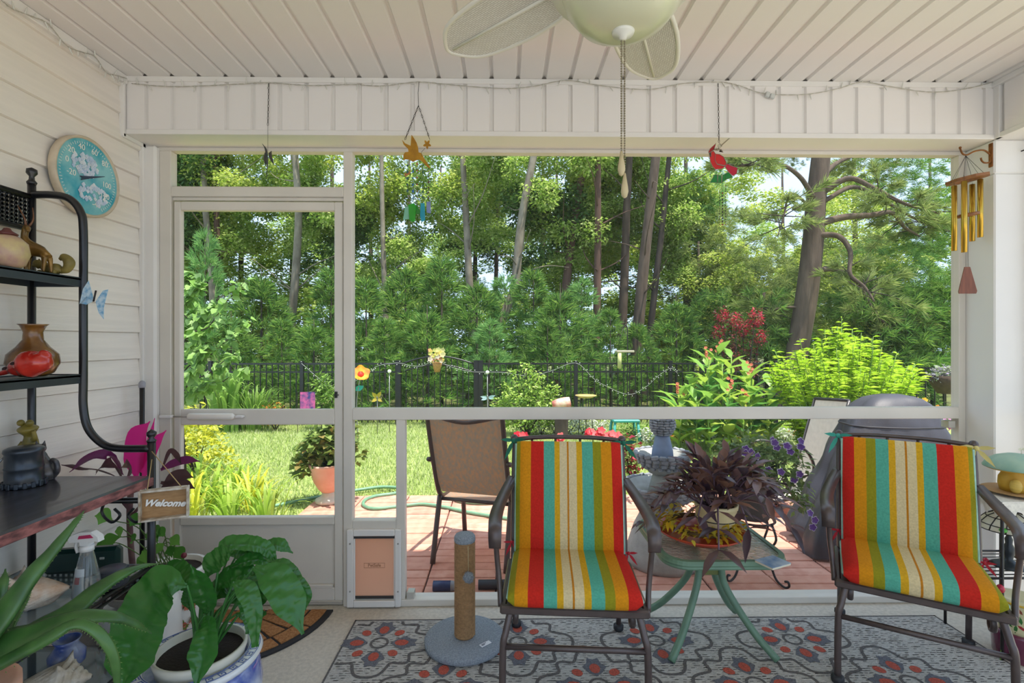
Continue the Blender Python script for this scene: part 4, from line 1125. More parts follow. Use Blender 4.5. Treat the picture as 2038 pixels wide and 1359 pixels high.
# crepe myrtle with red plumes
p = P(1470, 800, Y=7.6)
t = thing('crepe_myrtle', 'dark red-leaved crepe myrtle with crimson plumes behind the cannas', 'shrub', (p.x, 7.6, GZ))
cs = [(P(x, y, Y=7.6).x, 7.6 + rnd.uniform(-.15, .15), P(x, y, Y=7.6).z) for x, y in [(1432, 660), (1445, 690), (1460, 640), (1465, 680), (1478, 710), (1488, 655), (1500, 635), (1500, 690), (1515, 670), (1440, 630), (1455, 720), (1490, 730)]]
v, f = blob_leaves(cs, [.13] * 12, 1300, .05, 1.2, .5); fol(t, 'leaves', v, f, leafmat('leaves_plum', ['5A2530', '7A3038', '8A4440', '5F4A2C', '6E6A34'], .45, .35))
v, f = blob_leaves([cs[i] for i in (0, 2, 5, 6, 8, 9)], [.09, .1, .09, .12, .08, .08], 520, .04, 1.3, .8); fol(t, 'blooms', v, f, leafmat('bloom_crimson', ['C0283C', 'D84858', 'A82034', 'E07080'], .5, .4))
b = MB()
for q in cs: b.tube([(p.x, 7.6, GZ), ((p.x + q[0]) / 2, 7.6, .5), q], [.012, .01, .005], 5)
b.build('stems', M_barkd, t, world=True)
# lime bush
p = P(1675, 806, Y=6.4); A0 = Vector((p.x, 6.4, GZ))
t = thing('lime_bush', 'feathery lime green bush glowing in the sun on the right', 'shrub', A0)
pos, dd = [], []
b = MB()
for k in range(150):
    a = rnd.uniform(0, 6.28); q = rnd.random() ** .6; ln = rnd.uniform(1.25, 1.85) * (1 - .28 * q)
    e = A0 + Vector((math.cos(a) * q * .92, math.sin(a) * q * .6, ln)); s0 = A0 + Vector((math.cos(a) * q * .45, math.sin(a) * q * .35, 0))
    c_ = curve([s0, s0.lerp(e, .5) + Vector((0, 0, .06)), e], 10); b.tube(c_[::4], .005, 4)
    for j in range(95):
        u = rnd.uniform(.05, 1); i = min(len(c_) - 2, int(u * (len(c_) - 1)))
        pos.append(tuple(c_[i].lerp(c_[i + 1], rnd.random()))); an = rnd.uniform(0, 6.28); dd.append((math.cos(an), math.sin(an), .45))
n = len(pos); v, f = kites(np.array(pos), np.array(dd), np.tile([0, 0, 1.], (n, 1)), rng.uniform(.08, .15, n), np.full(n, .016), .1, .35)
fol(t, 'leaves', v, f, L_lime); b.build('stems', L_mid, t, world=True)
# little cannas with yellow blooms in front of the fence on the right
for k, (px, h) in enumerate([(1700, .55), (1752, .6), (1795, .58), (1830, .6), (1860, .5)]):
    q = P(px, 812, Y=5.6); t = thing('yellow_canna', 'small yellow canna before the lime bush, ' + ('first', 'second', 'third', 'fourth', 'fifth')[k] + ' from the left', 'plant', (q.x, 5.6, GZ), 0, 'yellow cannas by the grill cover')
    b = MB()
    for j in range(7): add_leaf(b, (q.x, 5.6, GZ + .05 + j * h * .1), (math.cos(j * 2.2 + k), math.sin(j * 2.2 + k), 1.1), (0, 0, 1), .3, .09, .15, .2)
    b.build('leaves', L_canna, t, world=True)
    MB().tube([(q.x, 5.6, GZ), (q.x, 5.6, GZ + h + .15)], .008, 5).build('stalk', L_mid, t, world=True)
    b = MB()
    for j in range(9): flower_disc(b, (q.x + rnd.uniform(-.05, .05), 5.58, GZ + h + .08 + rnd.random() * .2), (rnd.uniform(-.7, .7), -1, .5), .03)
    b.build('bloom', leafmat('canna_yellow', ['E8C83A', 'D8A030', 'C8803A'], .5, .4), t, world=True)
# hydrangea
p = P(1870, 900, Y=4.9)
t = bush('hydrangea', 'pink hydrangea beside the covered grill', 'shrub', (p.x, 4.9, GZ), [(-.15, 0, .25, .25), (.1, 0, .35, .28), (.25, 0, .2, .22), (-.05, -.1, .15, .2)], 420, .12, L_canna, .5)
b = MB()
for hx, hz in ((1838, 838), (1875, 846), (1862, 856), (1890, 840), (1828, 848)):
    q = P(hx, hz, Y=4.75)
    for j in range(26):
        u = Vector(unit(1)[0]); u.y = -abs(u.y); flower_disc(b, q + u * .06, u, .022, 4)
b.build('blooms', leafmat('bloom_pink', ['E6A0C8', 'D88ABB', 'F0C0DC', 'C87AB0'], .5, .4), t, world=True)
# low bedding plants along the right bed
BG = 'low bedding plants along the right flower bed'
cols = [L_mid, L_ylw, leafmat('leaves_coral', ['D8603A', 'E8A04A', '8AA040', 'A8B850'], .5, .4), L_lime, leafmat('leaves_silver', ['C8D0B8', 'E4E6D8', '9CA88C', 'B0BAA0'], .5, .3), L_mid]
BL = ['under the teal stool', 'right of the teal stool', 'left of the fountain ball', 'behind the fountain ball', 'just right of the fountain ball', 'below the left cannas', 'below the first canna stalk', 'below the middle cannas', 'above the dark purple plant', 'above the petunia pot, left side', 'above the petunia pot, right side', 'below the crepe myrtle', 'left of the recliner arm', 'at the recliner arm', 'below the lime bush, left end', 'at the recliner back', 'behind the recliner back']
for k in range(17):
    px = 1250 + k * 22; p = P(px, 868 + (k % 3) * 7, Z=GZ)
    bush('bedding_plant', ('green', 'golden', 'coral', 'lime', 'silver', 'leafy')[(k * 5) % 6] + ' low bedding plant ' + BL[k], 'plant', (p.x, p.y, GZ), [(0, 0, .1, .16), (.12, 0, .14, .13), (-.12, .05, .1, .12)], 230, .06, cols[(k * 5) % 6], .5, BG, 3)
for k in range(6):
    px = 1050 + k * 28; p = P(px, 866, Z=GZ)
    bush('dusty_miller', 'silvery low plant behind the striped chair, ' + ('far left', 'second from left', 'third from left', 'third from right', 'second from right', 'far right')[k] + ' of the row', 'plant', (p.x, p.y, GZ), [(0, 0, .12, .15), (.1, 0, .2, .12), (-.1, .05, .16, .12)], 220, .06, cols[4], .4, 'silvery plants behind the striped chair', 3)
b = MB(); t = thing('red_lilies', 'red lily blooms standing behind the striped chair', 'flowers', (.35, 4.6, GZ))
for px, py in ((1042, 866), (1035, 868), (1170, 864), (1190, 862), (1210, 868), (1222, 868), (1120, 872), (1268, 905)):
    q = P(px, py, Y=4.6); 
    for j in range(3): flower_disc(b, q + Vector((rnd.uniform(-.04, .04), 0, rnd.uniform(-.02, .03))), (rnd.uniform(-.6, .6), -1, .7), .04)
b.build('blooms', leafmat('bloom_red', ['C8203A', 'E04850', 'F08888'], .5, .4), t, world=True)
b = MB()
for px in (1042, 1120, 1180, 1215, 1268): 
    q = P(px, 870, Y=4.62)
    b.tube([(q.x, 4.62, GZ), q], .005, 5)
    for j in range(5): add_leaf(b, (q.x, 4.62, GZ + .1 + j * .09), (math.cos(j * 2.4), math.sin(j * 2.4), .6), (0, 0, 1), .14, .035)
b.build('stems', L_mid, t, world=True)
p = P(1262, 960, Z=GZ)
bush('coleus', 'dark red and green coleus beside the fountain', 'plant', (p.x, p.y + .2, GZ), [(0, 0, .15, .14), (.05, 0, .3, .12), (-.05, 0, .38, .1)], 260, .06, leafmat('leaves_coleus', ['7A2030', '982C3C', '6A8438', '88A04C'], .5, .35), .7)
# ================================================================ furniture on the porch
def pillow(w, l, t, e=5.0, nu=44, nv=22):
    """cushion block: x = width, y = length, z = thickness, rounded all round"""
    def fn(u, v):
        a = 2 * math.pi * u; x = (v - .5) * 2
        k = max(0.0, 1 - abs(x) ** 10) ** .25
        c, s = math.cos(a), math.sin(a)
        yy_ = math.copysign(abs(c) ** (2 / e), c); zz = math.copysign(abs(s) ** (2 / 3.2), s)
        return Vector((x * w / 2 * (1 - .012 * abs(yy_)), yy_ * l / 2 * (.985 + .015 * k), zz * t / 2 * (.35 + .65 * k)))
    return MB().grid(fn, nu, nv, closed_u=True)
OL, OR_, RD, TE, GO, CR, LN = '8E8A20', 'D08A18', 'C22A20', '56A690', 'CFA024', 'D2C196', 'B9781E'
STR = [(0, OL), (.056, OR_), (.153, RD), (.271, TE), (.368, GO), (.415, CR), (.484, LN), (.497, CR), (.57, GO), (.62, TE), (.716, OL), (.79, OR_), (.884, RD)]
M_stripe = stripemat('striped_canvas', STR, 0, 1 / .474, .5)
M_edge = mat('cushion_edge', '9CC4B2', .85, var=.08, vscale=60)
M_chair = mat('chair_bronze', '534846', .34, spec=.6, var=.12, vscale=18, metal=.25)
M_foot = mat('foot_rubber', '26272A', .6)
def bow(mb, p, s=1.0, d=(1, 0, 0)):
    p = Vector(p); d = Vector(d)
    for dx, dz in ((1, .35), (-1, .3), (.7, -.9), (-.5, -1.1)):
        q = Vector((dx * .035 * s, -.012 * s, dz * .03 * s))
        add_leaf(mb, p, q, (0, -1, 0), q.length * (1.3 if dz > 0 else 1.8), .016 * s, .1, .1)
    mb.ball(p, .009 * s, 8, 6)
ch = thing('patio_chair', 'striped-cushion bronze patio chair standing left of the green table', 'chair', (.262, 1.975, 0), R(-4.5))
# frame
for s in (-1, 1):
    MB().tube(curve([(s * .238, .17, .37), (s * .24, .20, .5), (s * .24, .25, .75), (s * .238, .28, .888)], 5), .011, 8).build('back_upright', M_chair, ch)
    MB().tube(curve([(s * .225, -.20, .375), (s * .24, -.225, .31), (s * .25, -.235, .25), (s * .252, -.24, .012)], 5), .0125, 10).build('front_leg', M_chair, ch)
    MB().tube([(s * .235, .30, .37), (s * .235, .335, .20), (s * .235, .345, .012)], .0115, 10).build('rear_leg', M_chair, ch)
    MB().tube(curve([(s * .235, .30, .37), (s * .215, .1, .345), (s * .215, -.12, .345), (s * .225, -.20, .375)], 5), .012, 8).build('spring_rail', M_chair, ch)
    MB().tube([(s * .205 + s * .012 * (k / 24), -.15 + .03 * math.cos(k * .7854), .335 + .03 * math.sin(k * .7854)) for k in range(20)], .009, 8).build('spring_coil', M_chair, ch)
    for y_ in (-.24, .345):
        MB().lathe([(.02, 0), (.023, .006), (.023, .022), (.014, .028)], 14, (s * (.252 if y_ < 0 else .235), y_, .007)).build('foot_cap', M_foot, ch)
    # flat strap arm
    c_ = curve([(s * .243, .245, .73), (s * .262, .17, .705), (s * .285, .03, .675), (s * .288, -.10, .668), (s * .284, -.17, .655), (s * .283, -.19, .62), (s * .283, -.185, .585)], 6)
    vs, fs = [], []
    for i, p in enumerate(c_):
        t_ = (c_[min(i + 1, len(c_) - 1)] - c_[max(i - 1, 0)]).normalized(); sd = Vector((1, 0, 0)); nn = t_.cross(sd).normalized()
        w_ = .021 + .004 * math.sin(i / len(c_) * 3.1)
        vs += [p - sd * w_ - nn * .003, p + sd * w_ - nn * .003, p + sd * w_ + nn * .003, p - sd * w_ + nn * .003]
    for i in range(len(c_) - 1):
        for k in range(4): fs.append((4 * i + k, 4 * i + (k + 1) % 4, 4 * i + 4 + (k + 1) % 4, 4 * i + 4 + k))
    fs += [(3, 2, 1, 0), tuple(4 * (len(c_) - 1) + k for k in range(4))]
    MB().add(vs, fs, True).build('armrest', M_chair, ch)
    MB().tube(curve([(s * .283, -.172, .64), (s * .279, -.15, .54), (s * .268, -.16, .44), (s * .262, -.185, .375)], 5), .010, 8).build('arm_support', M_chair, ch)
MB().tube([(-.25, -.234, .262), (.25, -.234, .262)], .0105, 8).build('front_stretcher', M_chair, ch)
MB().tube(curve([(-.238, .28, .888), (-.12, .285, .898), (0, .286, .900), (.12, .285, .898), (.238, .28, .888)], 4), .010, 8).build('top_rail', M_chair, ch)
for x_ in (-.16, -.055, .055, .16):
    MB().tube(curve([(x_, .285, .898), (x_, .262, .75), (x_, .215, .5), (x_, .16, .385)], 3), .006, 6).build('back_slat', M_chair, ch)
for s in (-1, 1): MB().ball((s * .240, .282, .892), .018, 10, 8).build('rail_end', M_chair, ch)
b = MB().cbox((-.262, -.225, .366), (.262, -.20, .396), .006); b.cbox((-.262, .165, .366), (.262, .19, .39), .006)
b.cbox((-.262, -.205, .370), (-.24, .17, .392), .005); b.cbox((.24, -.205, .370), (.262, .17, .392), .005)
b.build('seat_frame', M_chair, ch)
MB().cbox((-.245, -.205, .377), (.245, .17, .386), .003).build('seat_mesh', M_chair, ch)
# cushion
Ms = TR((0, -.028, .424), rx=R(-2)); Mb = TR((0, .185, .66), rx=R(78))
b = pillow(.472, .44, .09); b.xf(Ms); seat = b.build('seat_cushion', M_stripe, ch)
b = pillow(.456, .47, .06); b.xf(Mb); back = b.build('back_cushion', M_stripe, ch)
for nm, M_, hw, hl, par in (('piping', Ms, .232, .213, seat), ('piping', Mb, .227, .233, back)):
    for s in (-1, 1):
        MB().tube([M_ @ Vector((s * hw, y_ * hl, 0)) for y_ in (-.96, -.5, 0, .5, .96)], .0075, 6).build(nm, M_edge, par)
M_tieg = mat('tie_green', '1F6B54', .8); M_tier = mat('tie_red', 'B02030', .8); M_tiet = mat('tie_teal', '3FA390', .8); M_tiec = mat('tie_cream', 'CFC07A', .8)
ch2 = copy_tree(ch, None, (1.638, 2.0, 0), R(-33)); ch2['label'] = 'striped-cushion bronze patio chair right of the green table, turned left'
for o in list(ch2.children):
    if o.name.startswith(('seat_cushion', 'back_cushion')): o.scale.x = -1
for root, ml, mr in ((ch, M_tieg, M_tieg), (ch2, M_tiet, M_tiec)):
    b = MB(); bow(b, (-.243, .262, .885), 1.25); b.build('cushion_tie', ml, root)
    b = MB(); bow(b, (.245, .262, .88), 1.25); b.build('cushion_tie', mr, root)
    b = MB(); bow(b, (-.245, .16, .47), .8); b.build('cushion_tie', M_tier, root)
    b = MB(); bow(b, (.248, .15, .44), .8); b.build('cushion_tie', M_tier, root)

# ---- green side table
tb = thing('side_table', 'small green metal side table with a glass top between the chairs', 'table', (.905, 2.245, 0))
M_green = mat('table_green', '63826A', .45, var=.08, vscale=20, spec=.5)
def rsq(h, r, n=8):
    o = []
    for cx, cy, a0 in ((h - r, h - r, 0), (-h + r, h - r, 90), (-h + r, -h + r, 180), (h - r, -h + r, 270)):
        for k in range(n + 1):
            a = R(a0 + 90 * k / n); o.append((cx + r * math.cos(a), cy + r * math.sin(a)))
    return o
o1, o2 = rsq(.255, .10), rsq(.235, .085); n = len(o1)
prof_ = [(1, .418), (1.012, .424), (1.005, .430), (1.014, .436), (1.005, .442), (1.0, .452)]
vs = []; fs = []
for k_, z_ in prof_: vs += [(x * k_, y * k_, z_) for x, y in o1]
vs += [(x, y, .452) for x, y in o2] + [(x, y, .418) for x, y in o2]
for i in range(len(prof_) + 1):
    for k in range(n): fs.append((i * n + k, i * n + (k + 1) % n, (i + 1) * n + (k + 1) % n, (i + 1) * n + k))
for k in range(n): e = (len(prof_) + 1) * n; fs.append((e + k, e + (k + 1) % n, (k + 1) % n, k))
MB().add(vs, fs).build('rim', M_green, tb)
M_glass = mat('pebbled_glass', 'DDE6E0', .12, trans=.92, bump=.5, bscale=45)
MB().prism(rsq(.236, .085), .005, T((0, 0, .444))).build('glass_top', M_glass, tb)
for sx in (-1, 1):
    for sy in (-1, 1):
        MB().tube(curve([(sx * .06, sy * .05, .42), (sx * .05, sy * .045, .33), (sx * .07, sy * .06, .24), (sx * .15, sy * .13, .10), (sx * .22, sy * .19, .016)], 6), .0155, 10).build('leg', M_green, tb)
MB().cbox((-.05, -.045, .30), (.05, .045, .325), .004).build('hub', mat('hub_olive', '6A7038', .5), tb)
for sx in (-1, 1): MB().box((sx * .235 - .004, -.015, .41), (sx * .05, .015, .418)).build('brace', M_green, tb)

# ---- red dish, yellow wreath, cream pot and the dark plant
tc0 = Vector((.875, 2.235, .4525))
t = thing('red_dish', 'wide shallow red dish on the green table', 'dish', tc0)
MB().lathe([(.10, 0), (.14, .008), (.185, .035), (.19, .042), (.182, .042), (.14, .018), (0, .012)], 36, tc0).build('dish', mat('red_glass', 'B83A24', .25, col2='D0522E', vscale=6), t, world=True)
t = thing('leaf_wreath', 'yellow artificial leaf wreath around the cream pot', 'wreath', tc0 + Vector((0, 0, .045)))
b = MB(); b2 = MB()
b2.tube([tc0 + Vector((.13 * math.cos(k * .21), .13 * math.sin(k * .21), .058)) for k in range(30)], .011, 6, closed=True)
for k in range(230):
    a = rnd.uniform(0, 6.28); r_ = .13 + rnd.uniform(-.03, .05); p = tc0 + Vector((r_ * math.cos(a), r_ * math.sin(a), .05 + rnd.uniform(0, .045)))
    a2 = a + rnd.uniform(-1.2, 1.2); add_leaf(b, p, (math.cos(a2), math.sin(a2), rnd.uniform(-.5, .8)), (0, 0, 1), rnd.uniform(.03, .055), rnd.uniform(.012, .024))
b.build('leaves', leafmat('wreath_yellow', ['D9AE1E', 'E8C832', 'C89018', 'B8A028', 'F0D850', '8A8A2C'], .5, .3), t, world=True); b2.build('vine', mat('vine_brown', '5B4420', .8), t, world=True)
pp = P(1425, 1040, Y=2.245); pp = Vector((pp.x, 2.245, .4650))
t = thing('cream_pot', 'cream glazed pot with a dark band on the red dish', 'flower pot', pp)
MB().lathe([(.062, 0), (.075, .02), (.088, .08), (.086, .115), (.092, .122), (.094, .14), (.086, .142), (.082, .12), (0, .115)], 32, pp).build('pot', mat('glaze_cream', 'DCCB9A', .3, var=.05, vscale=14), t, world=True)
MB().tube([pp + Vector((.0885 * math.cos(k * .2094), .0885 * math.sin(k * .2094), .076)) for k in range(30)], .0025, 5, closed=True).build('painted_band', mat('band_dark', '3B3630', .4), t, world=True)
MB().lathe([(0, .122), (.083, .122)], 20, pp, cap=False).build('soil', M_soil, t, world=True)
t = thing('purple_plant', 'dark purple-leaved trailing plant in the cream pot', 'plant', pp + Vector((0, 0, .125)))
b, st = MB(), MB(); pt = pp + Vector((0, 0, .125))
for k in range(34):
    a = k * 2.399; q = (k + .5) / 34
    el = 1.25 - 1.35 * q; ln = rnd.uniform(.17, .27) + .06 * (q > .75)
    d = Vector((math.cos(a) * math.cos(el), math.sin(a) * math.cos(el), math.sin(el)))
    if d.y > 0: d.y *= .6
    if d.y < -.5 and el < .1: continue
    p0 = pt + Vector((d.x, d.y, 0)) * .05
    c_ = curve([p0, p0 + d * ln * .55 + Vector((0, 0, .05)), p0 + d * ln + Vector((0, 0, -.11 * q))], 5); st.tube(c_, .004, 5)
    for j in range(2, len(c_), 2):
        for sd in (-1, 1):
            dd_ = (c_[j] - c_[j - 1]).normalized(); sv = dd_.cross(Vector((0, 0, 1)))
            add_leaf(b, c_[j], dd_ * .6 + sv * sd * rnd.uniform(.3, 1) + Vector((0, 0, rnd.uniform(.0, .7))), (0, 0, 1), rnd.uniform(.08, .13), rnd.uniform(.032, .048), .2, .25)
b.build('leaves', leafmat('leaves_purple', ['4A3842', '68525C', '86645A', '3A323E', '946C58', '5C4A5A'], .3, .3, .6), t, world=True)
st.build('stems', mat('stem_mauve', '6A5460', .6), t, world=True)
p = P(1538, 1120, Z=.456)
t = thing('coaster_book', 'thin blue-covered booklet lying on the green table', 'booklet', (p.x, p.y, .4525), R(24))
MB().cbox((-.052, -.04, 0), (.052, .04, .008), .001).build('pages', mat('paper_cream', 'D8CFB8', .8), t)
MB().cbox((-.053, -.041, .008), (.053, .041, .0095), .0005).build('cover', mat('cover_blue', '5E80A8', .5, col2='A9B8C8', vscale=18), t)

# ---- cat scratching post
sc = P(925, 1272, Z=.02); S0 = (sc.x, sc.y, .007)
t = thing('scratching_post', 'sisal cat scratching post on a round grey carpet base', 'scratching post', S0)
M_carp = mat('carpet_grey', '98A0A8', .95, var=.2, vscale=160, bump=.8, bscale=260)
MB().lathe([(.165, 0), (.175, .006), (.176, .022), (.168, .03), (0, .031)], 48, S0).build('base', M_carp, t, world=True)
b = MB()
b.tube([(S0[0] + .0425 * math.cos(k * .5236), S0[1] + .0425 * math.sin(k * .5236), S0[2] + .034 + k * .41 / 780) for k in range(780)], .0042, 5)
po = MB().lathe([(.041, .03), (.041, .45)], 24, S0).build('post', mat('sisal_core', '94714A', .9), t, world=True)
b.build('sisal_rope', mat('sisal', 'A9835A', .9, var=.15, vscale=90, bump=.6, bscale=200), po, world=True)
MB().lathe([(.044, .444), (.047, .45), (.046, .466), (.04, .475), (0, .476)], 28, S0).build('top_cap', M_carp, t, world=True)
MB().tube([(S0[0] + .018, S0[1] - .044, S0[2] + .44), (S0[0] + .02, S0[1] - .053, S0[2] + .33)], .0014, 5).build('string', mat('string_tan', 'C8B890', .9), t, world=True)
b = MB().ball((S0[0] + .021, S0[1] - .066, S0[2] + .315), .022, 14, 10)
for k in range(160):
    u = Vector(unit(1)[0]); c_ = Vector((S0[0] + .021, S0[1] - .066, S0[2] + .315)); b.tube([c_ + u * .018, c_ + u * .027], [.0016, .0004], 3)
b.build('pompom', M_carp, t, world=True)
p = P(966, 1281, Z=.04); M_ = TR((p.x, p.y, S0[2] + .032), rz=R(40))
tg = MB().cbox((-.026, -.011, 0), (.026, .011, .0015), .0004).xf(M_).build('care_tag', mat('tag_white', 'E8EAEE', .6), t, world=True)
b = MB().box((-.02, .003, .0016), (.006, .006, .002)); b.box((-.02, -.004, .0016), (-.004, .0, .002)); b.xf(M_).build('tag_print', mat('print_navy', '2A3A5A', .6), tg, world=True)

# ---- rug with medallions
t = rug = thing('patterned_rug', 'grey outdoor rug patterned with red and charcoal flowers', 'rug', (.685, 1.65, 0))
M_rug = mat('rug_weave', 'A9A49C', .95, col2='C9C4BC', vscale=75, bump=.6, bscale=220, stretch=(1, 2.4, 1))
M_fleck = mat('rug_fleck', '6E6A66', .95, var=.3, vscale=120)
M_line = mat('rug_charcoal', '5F5A57', .95, var=.25, vscale=140, bump=.5, bscale=220)
M_slat2 = mat('rug_slate', '66666C', .95, var=.25, vscale=140, bump=.5, bscale=220)
M_rred = mat('rug_red', 'B35240', .95, var=.25, vscale=140, bump=.5, bscale=220)
MB().cbox((-1.395, -.75, 0), (1.395, .75, .006), .002).build('weave', M_rug, rug)
b = MB().box((-1.395, .742, .006), (1.395, .75, .0068)); b.box((-1.395, -.75, .006), (-1.387, .75, .0068)); b.box((1.387, -.75, .006), (1.395, .75, .0068)); b.build('border', M_line, rug)
v_ = []; n = 5200
x_ = rng.uniform(-1.38, 1.38, n); y_ = rng.uniform(.1, .74, n); y_ = np.round(y_ / .014) * .014
base_ = np.stack([x_, y_, np.full(n, .0064)], 1)
q_ = np.stack([base_ + [-.008, -.002, 0], base_ + [.006, -.002, 0], base_ + [.008, .002, 0], base_ + [-.006, .002, 0]], 1).reshape(-1, 3)
o = link('flecks', npmesh('flecks', q_, np.arange(4 * n).reshape(-1, 4), M_fleck), rug); o['kind'] = 'stuff'
def ribbon(pts, w, z, closed=True):
    b = MB(); m = len(pts); vs = []
    for i, p in enumerate(pts):
        a_, c_ = Vector(pts[(i - 1) % m]), Vector(pts[(i + 1) % m]); d = (c_ - a_).normalized(); nn = Vector((-d.y, d.x))
        vs += [(p[0] - nn.x * w / 2, p[1] - nn.y * w / 2, z), (p[0] + nn.x * w / 2, p[1] + nn.y * w / 2, z)]
    return b.add(vs, [(2 * i, 2 * ((i + 1) % m), 2 * ((i + 1) % m) + 1, 2 * i + 1) for i in range(m if closed else m - 1)])
def rr(th): return .232 + .032 * math.cos(4 * th) + .022 * math.cos(8 * th) - .012 * math.cos(12 * th)
def clipped(X0, Y0):
    b = ribbon([(.83 * rr(k * .0524) * 1.06 * math.cos(k * .0524), .83 * rr(k * .0524) * math.sin(k * .0524)) for k in range(120)], .013, .0072)
    ok = lambda v: abs(v[0] + X0) < 1.385 and abs(v[1] + Y0) < .74
    b.f = [f for f in b.f if all(ok(b.v[i]) for i in f)]; b.sm = [False] * len(b.f)
    return b.join(ribbon([(.036 * math.cos(k * .26), .036 * math.sin(k * .26)) for k in range(24)], .011, .0074)).mesh('medallion', M_line)
out_ = ribbon([(rr(k * .0524) * 1.06 * math.cos(k * .0524), rr(k * .0524) * 1.0 * math.sin(k * .0524)) for k in range(120)], .013, .0072)
out_.join(ribbon([(.036 * math.cos(k * .26), .036 * math.sin(k * .26)) for k in range(24)], .011, .0074))
def petal_pts(s): return [(0, .05 * s), (.028 * s, .075 * s), (.05 * s, .11 * s), (.03 * s, .13 * s), (.022 * s, .165 * s), (0, .155 * s), (-.022 * s, .165 * s), (-.03 * s, .13 * s), (-.05 * s, .11 * s), (-.028 * s, .075 * s)]
def flat(pts, z): return MB().add([(x, y, z) for x, y in pts], [tuple(range(len(pts)))])
me_pet = flat(petal_pts(1.0), .0075).mesh('petal', M_slat2)
me_pr = flat([(.022 * math.cos(k * .5), .098 + .03 * math.sin(k * .5)) for k in range(12)], .0078).mesh('petal_heart', M_rred)
me_bud = flat([(.02 * math.cos(k * .5), .105 + .024 * math.sin(k * .5)) for k in range(12)], .0078).mesh('bud', M_rred)
for r_ in range(3):
    for k in range(5):
        X0 = -.55 + k * .61 + (.305 if r_ % 2 else 0); Y0 = 2.215 - r_ * .285
        if X0 > 1.86: continue
        md = link('medallion', clipped(X0 - .685, Y0 - 1.65), rug); md.location = (X0 - .685, Y0 - 1.65, 0)
        for j in range(4):
            for me_, off_ in ((me_pet, 0), (me_pr, 0), (me_bud, 45)):
                o = link(me_.name.split('.')[0], me_, md); o.rotation_euler.z = R(90 * j + off_)
                if off_: o.scale = (1, 1, 1)

# ---- half-round door mat
DM = Vector((-1.32, 2.49, 0))
t = thing('door_mat', 'half-round coir door mat with black sunburst grooves', 'door mat', DM)
def half(r, n=30): return [(r * math.cos(math.pi * (1 + k / n)), r * math.sin(math.pi * (1 + k / n))) for k in range(n + 1)]
MB().prism(half(.475), .009).build('rubber_base', mat('mat_rubber', '242326', .7), t)
M_coir = mat('coir', 'A06A3C', .95, col2='C08A58', vscale=90, bump=.9, bscale=160)
def sector(r0, r1, a0, a1, n=5):
    return [(r0 * math.cos(R(a0 + (a1 - a0) * k / n)), r0 * math.sin(R(a0 + (a1 - a0) * k / n))) for k in range(n + 1)] + [(r1 * math.cos(R(a1 - (a1 - a0) * k / n)), r1 * math.sin(R(a1 - (a1 - a0) * k / n))) for k in range(n + 1)]
for k in range(13):
    a0 = 180 + k * 180 / 13; MB().prism(sector(.16, .36, a0 + 1.2, a0 + 180 / 13 - 1.2), .006, T((0, 0, .008))).build('coir_ray', M_coir, t)
for k in range(9):
    a0 = 180 + k * 20; MB().prism(sector(.372, .445, a0 + .8, a0 + 19.2), .006, T((0, 0, .008))).build('coir_border', M_coir, t)
MB().prism(sector(.02, .145, 182, 358, 16), .006, T((0, 0, .008))).build('coir_hub', M_coir, t)

# ---- pet door in the narrow panel
t = thing('pet_door', 'white framed pet door with a translucent flap beside the screen door', 'pet door', (X_(745), D - .018, .01))
a_, c_ = P(692, 1206, Y=D), P(799, 1051, Y=D); y0_, y1_ = D - .022, D + .018
i0, i1 = P(705, 1192, Y=D), P(787, 1064, Y=D)
a_.z = .006
for nm, bx_ in (('frame_side', ((a_.x, y0_, a_.z), (i0.x, y1_, c_.z))), ('frame_side', ((i1.x, y0_, a_.z), (c_.x, y1_, c_.z))), ('frame_top', ((i0.x, y0_, i1.z), (i1.x, y1_, c_.z))), ('frame_bottom', ((i0.x, y0_, a_.z), (i1.x, y1_, i0.z)))):
    MB().cbox(bx_[0], bx_[1], .004).build(nm, M_white, t, world=True)
fl_ = MB().cbox((i0.x + .006, D - .004, i0.z + .016), (i1.x - .006, D - .001, i1.z - .012), .001).build('flap', leafmat('flap_vinyl', ['F2D2BE', 'F2D2BE'], .3, .7), t, world=True)
MB().box((i0.x, D - .006, i1.z - .016), (i1.x, D + .004, i1.z)).build('flap_hinge', mat('flap_dark', '3A3634', .5), t, world=True)
MB().box((i0.x + .006, D - .007, i0.z + .004), (i1.x - .006, D + .002, i0.z + .018)).build('magnet_strip', MATS['flap_dark'], t, world=True)
for sx in (i0.x + .003, i1.x - .003): MB().box((sx - .004, D - .008, i0.z), (sx + .004, D, i1.z - .016)).build('side_rail', mat('rail_clear', 'E6E2DC', .3), t, world=True)
for px in (696.5, 792):
    for py in (1082, 1177):
        q = P(px, py, Y=y0_); MB().tube([q, q + Vector((0, -.002, 0))], .004, 10).build('screw', mat('screw_zinc', 'A6A39C', .35, .6), t, world=True)
def text(body, size, M_, m, parent, name='lettering', ext=.0008, shear=0, bold=0):
    cu = bpy.data.curves.new(name, 'FONT'); cu.body = body; cu.size = size; cu.extrude = ext; cu.align_x = 'CENTER'; cu.align_y = 'CENTER'; cu.shear = shear; cu.offset = bold
    cu.resolution_u = 3; tmp = bpy.data.objects.new(name, cu); C.objects.link(tmp)
    me = bpy.data.meshes.new_from_object(tmp.evaluated_get(bpy.context.evaluated_depsgraph_get()))
    bpy.data.objects.remove(tmp); bpy.data.curves.remove(cu); me.name = name; me.materials.clear(); me.materials.append(m)
    o = link(name, me, parent); o.matrix_local = MW[root_of(parent).name].inverted() @ M_
    return o
q = P(745, 1125, Y=D - .0045)
M_f = mat('flap_emboss', 'B98A6C', .4)
pl_ = MB(); 
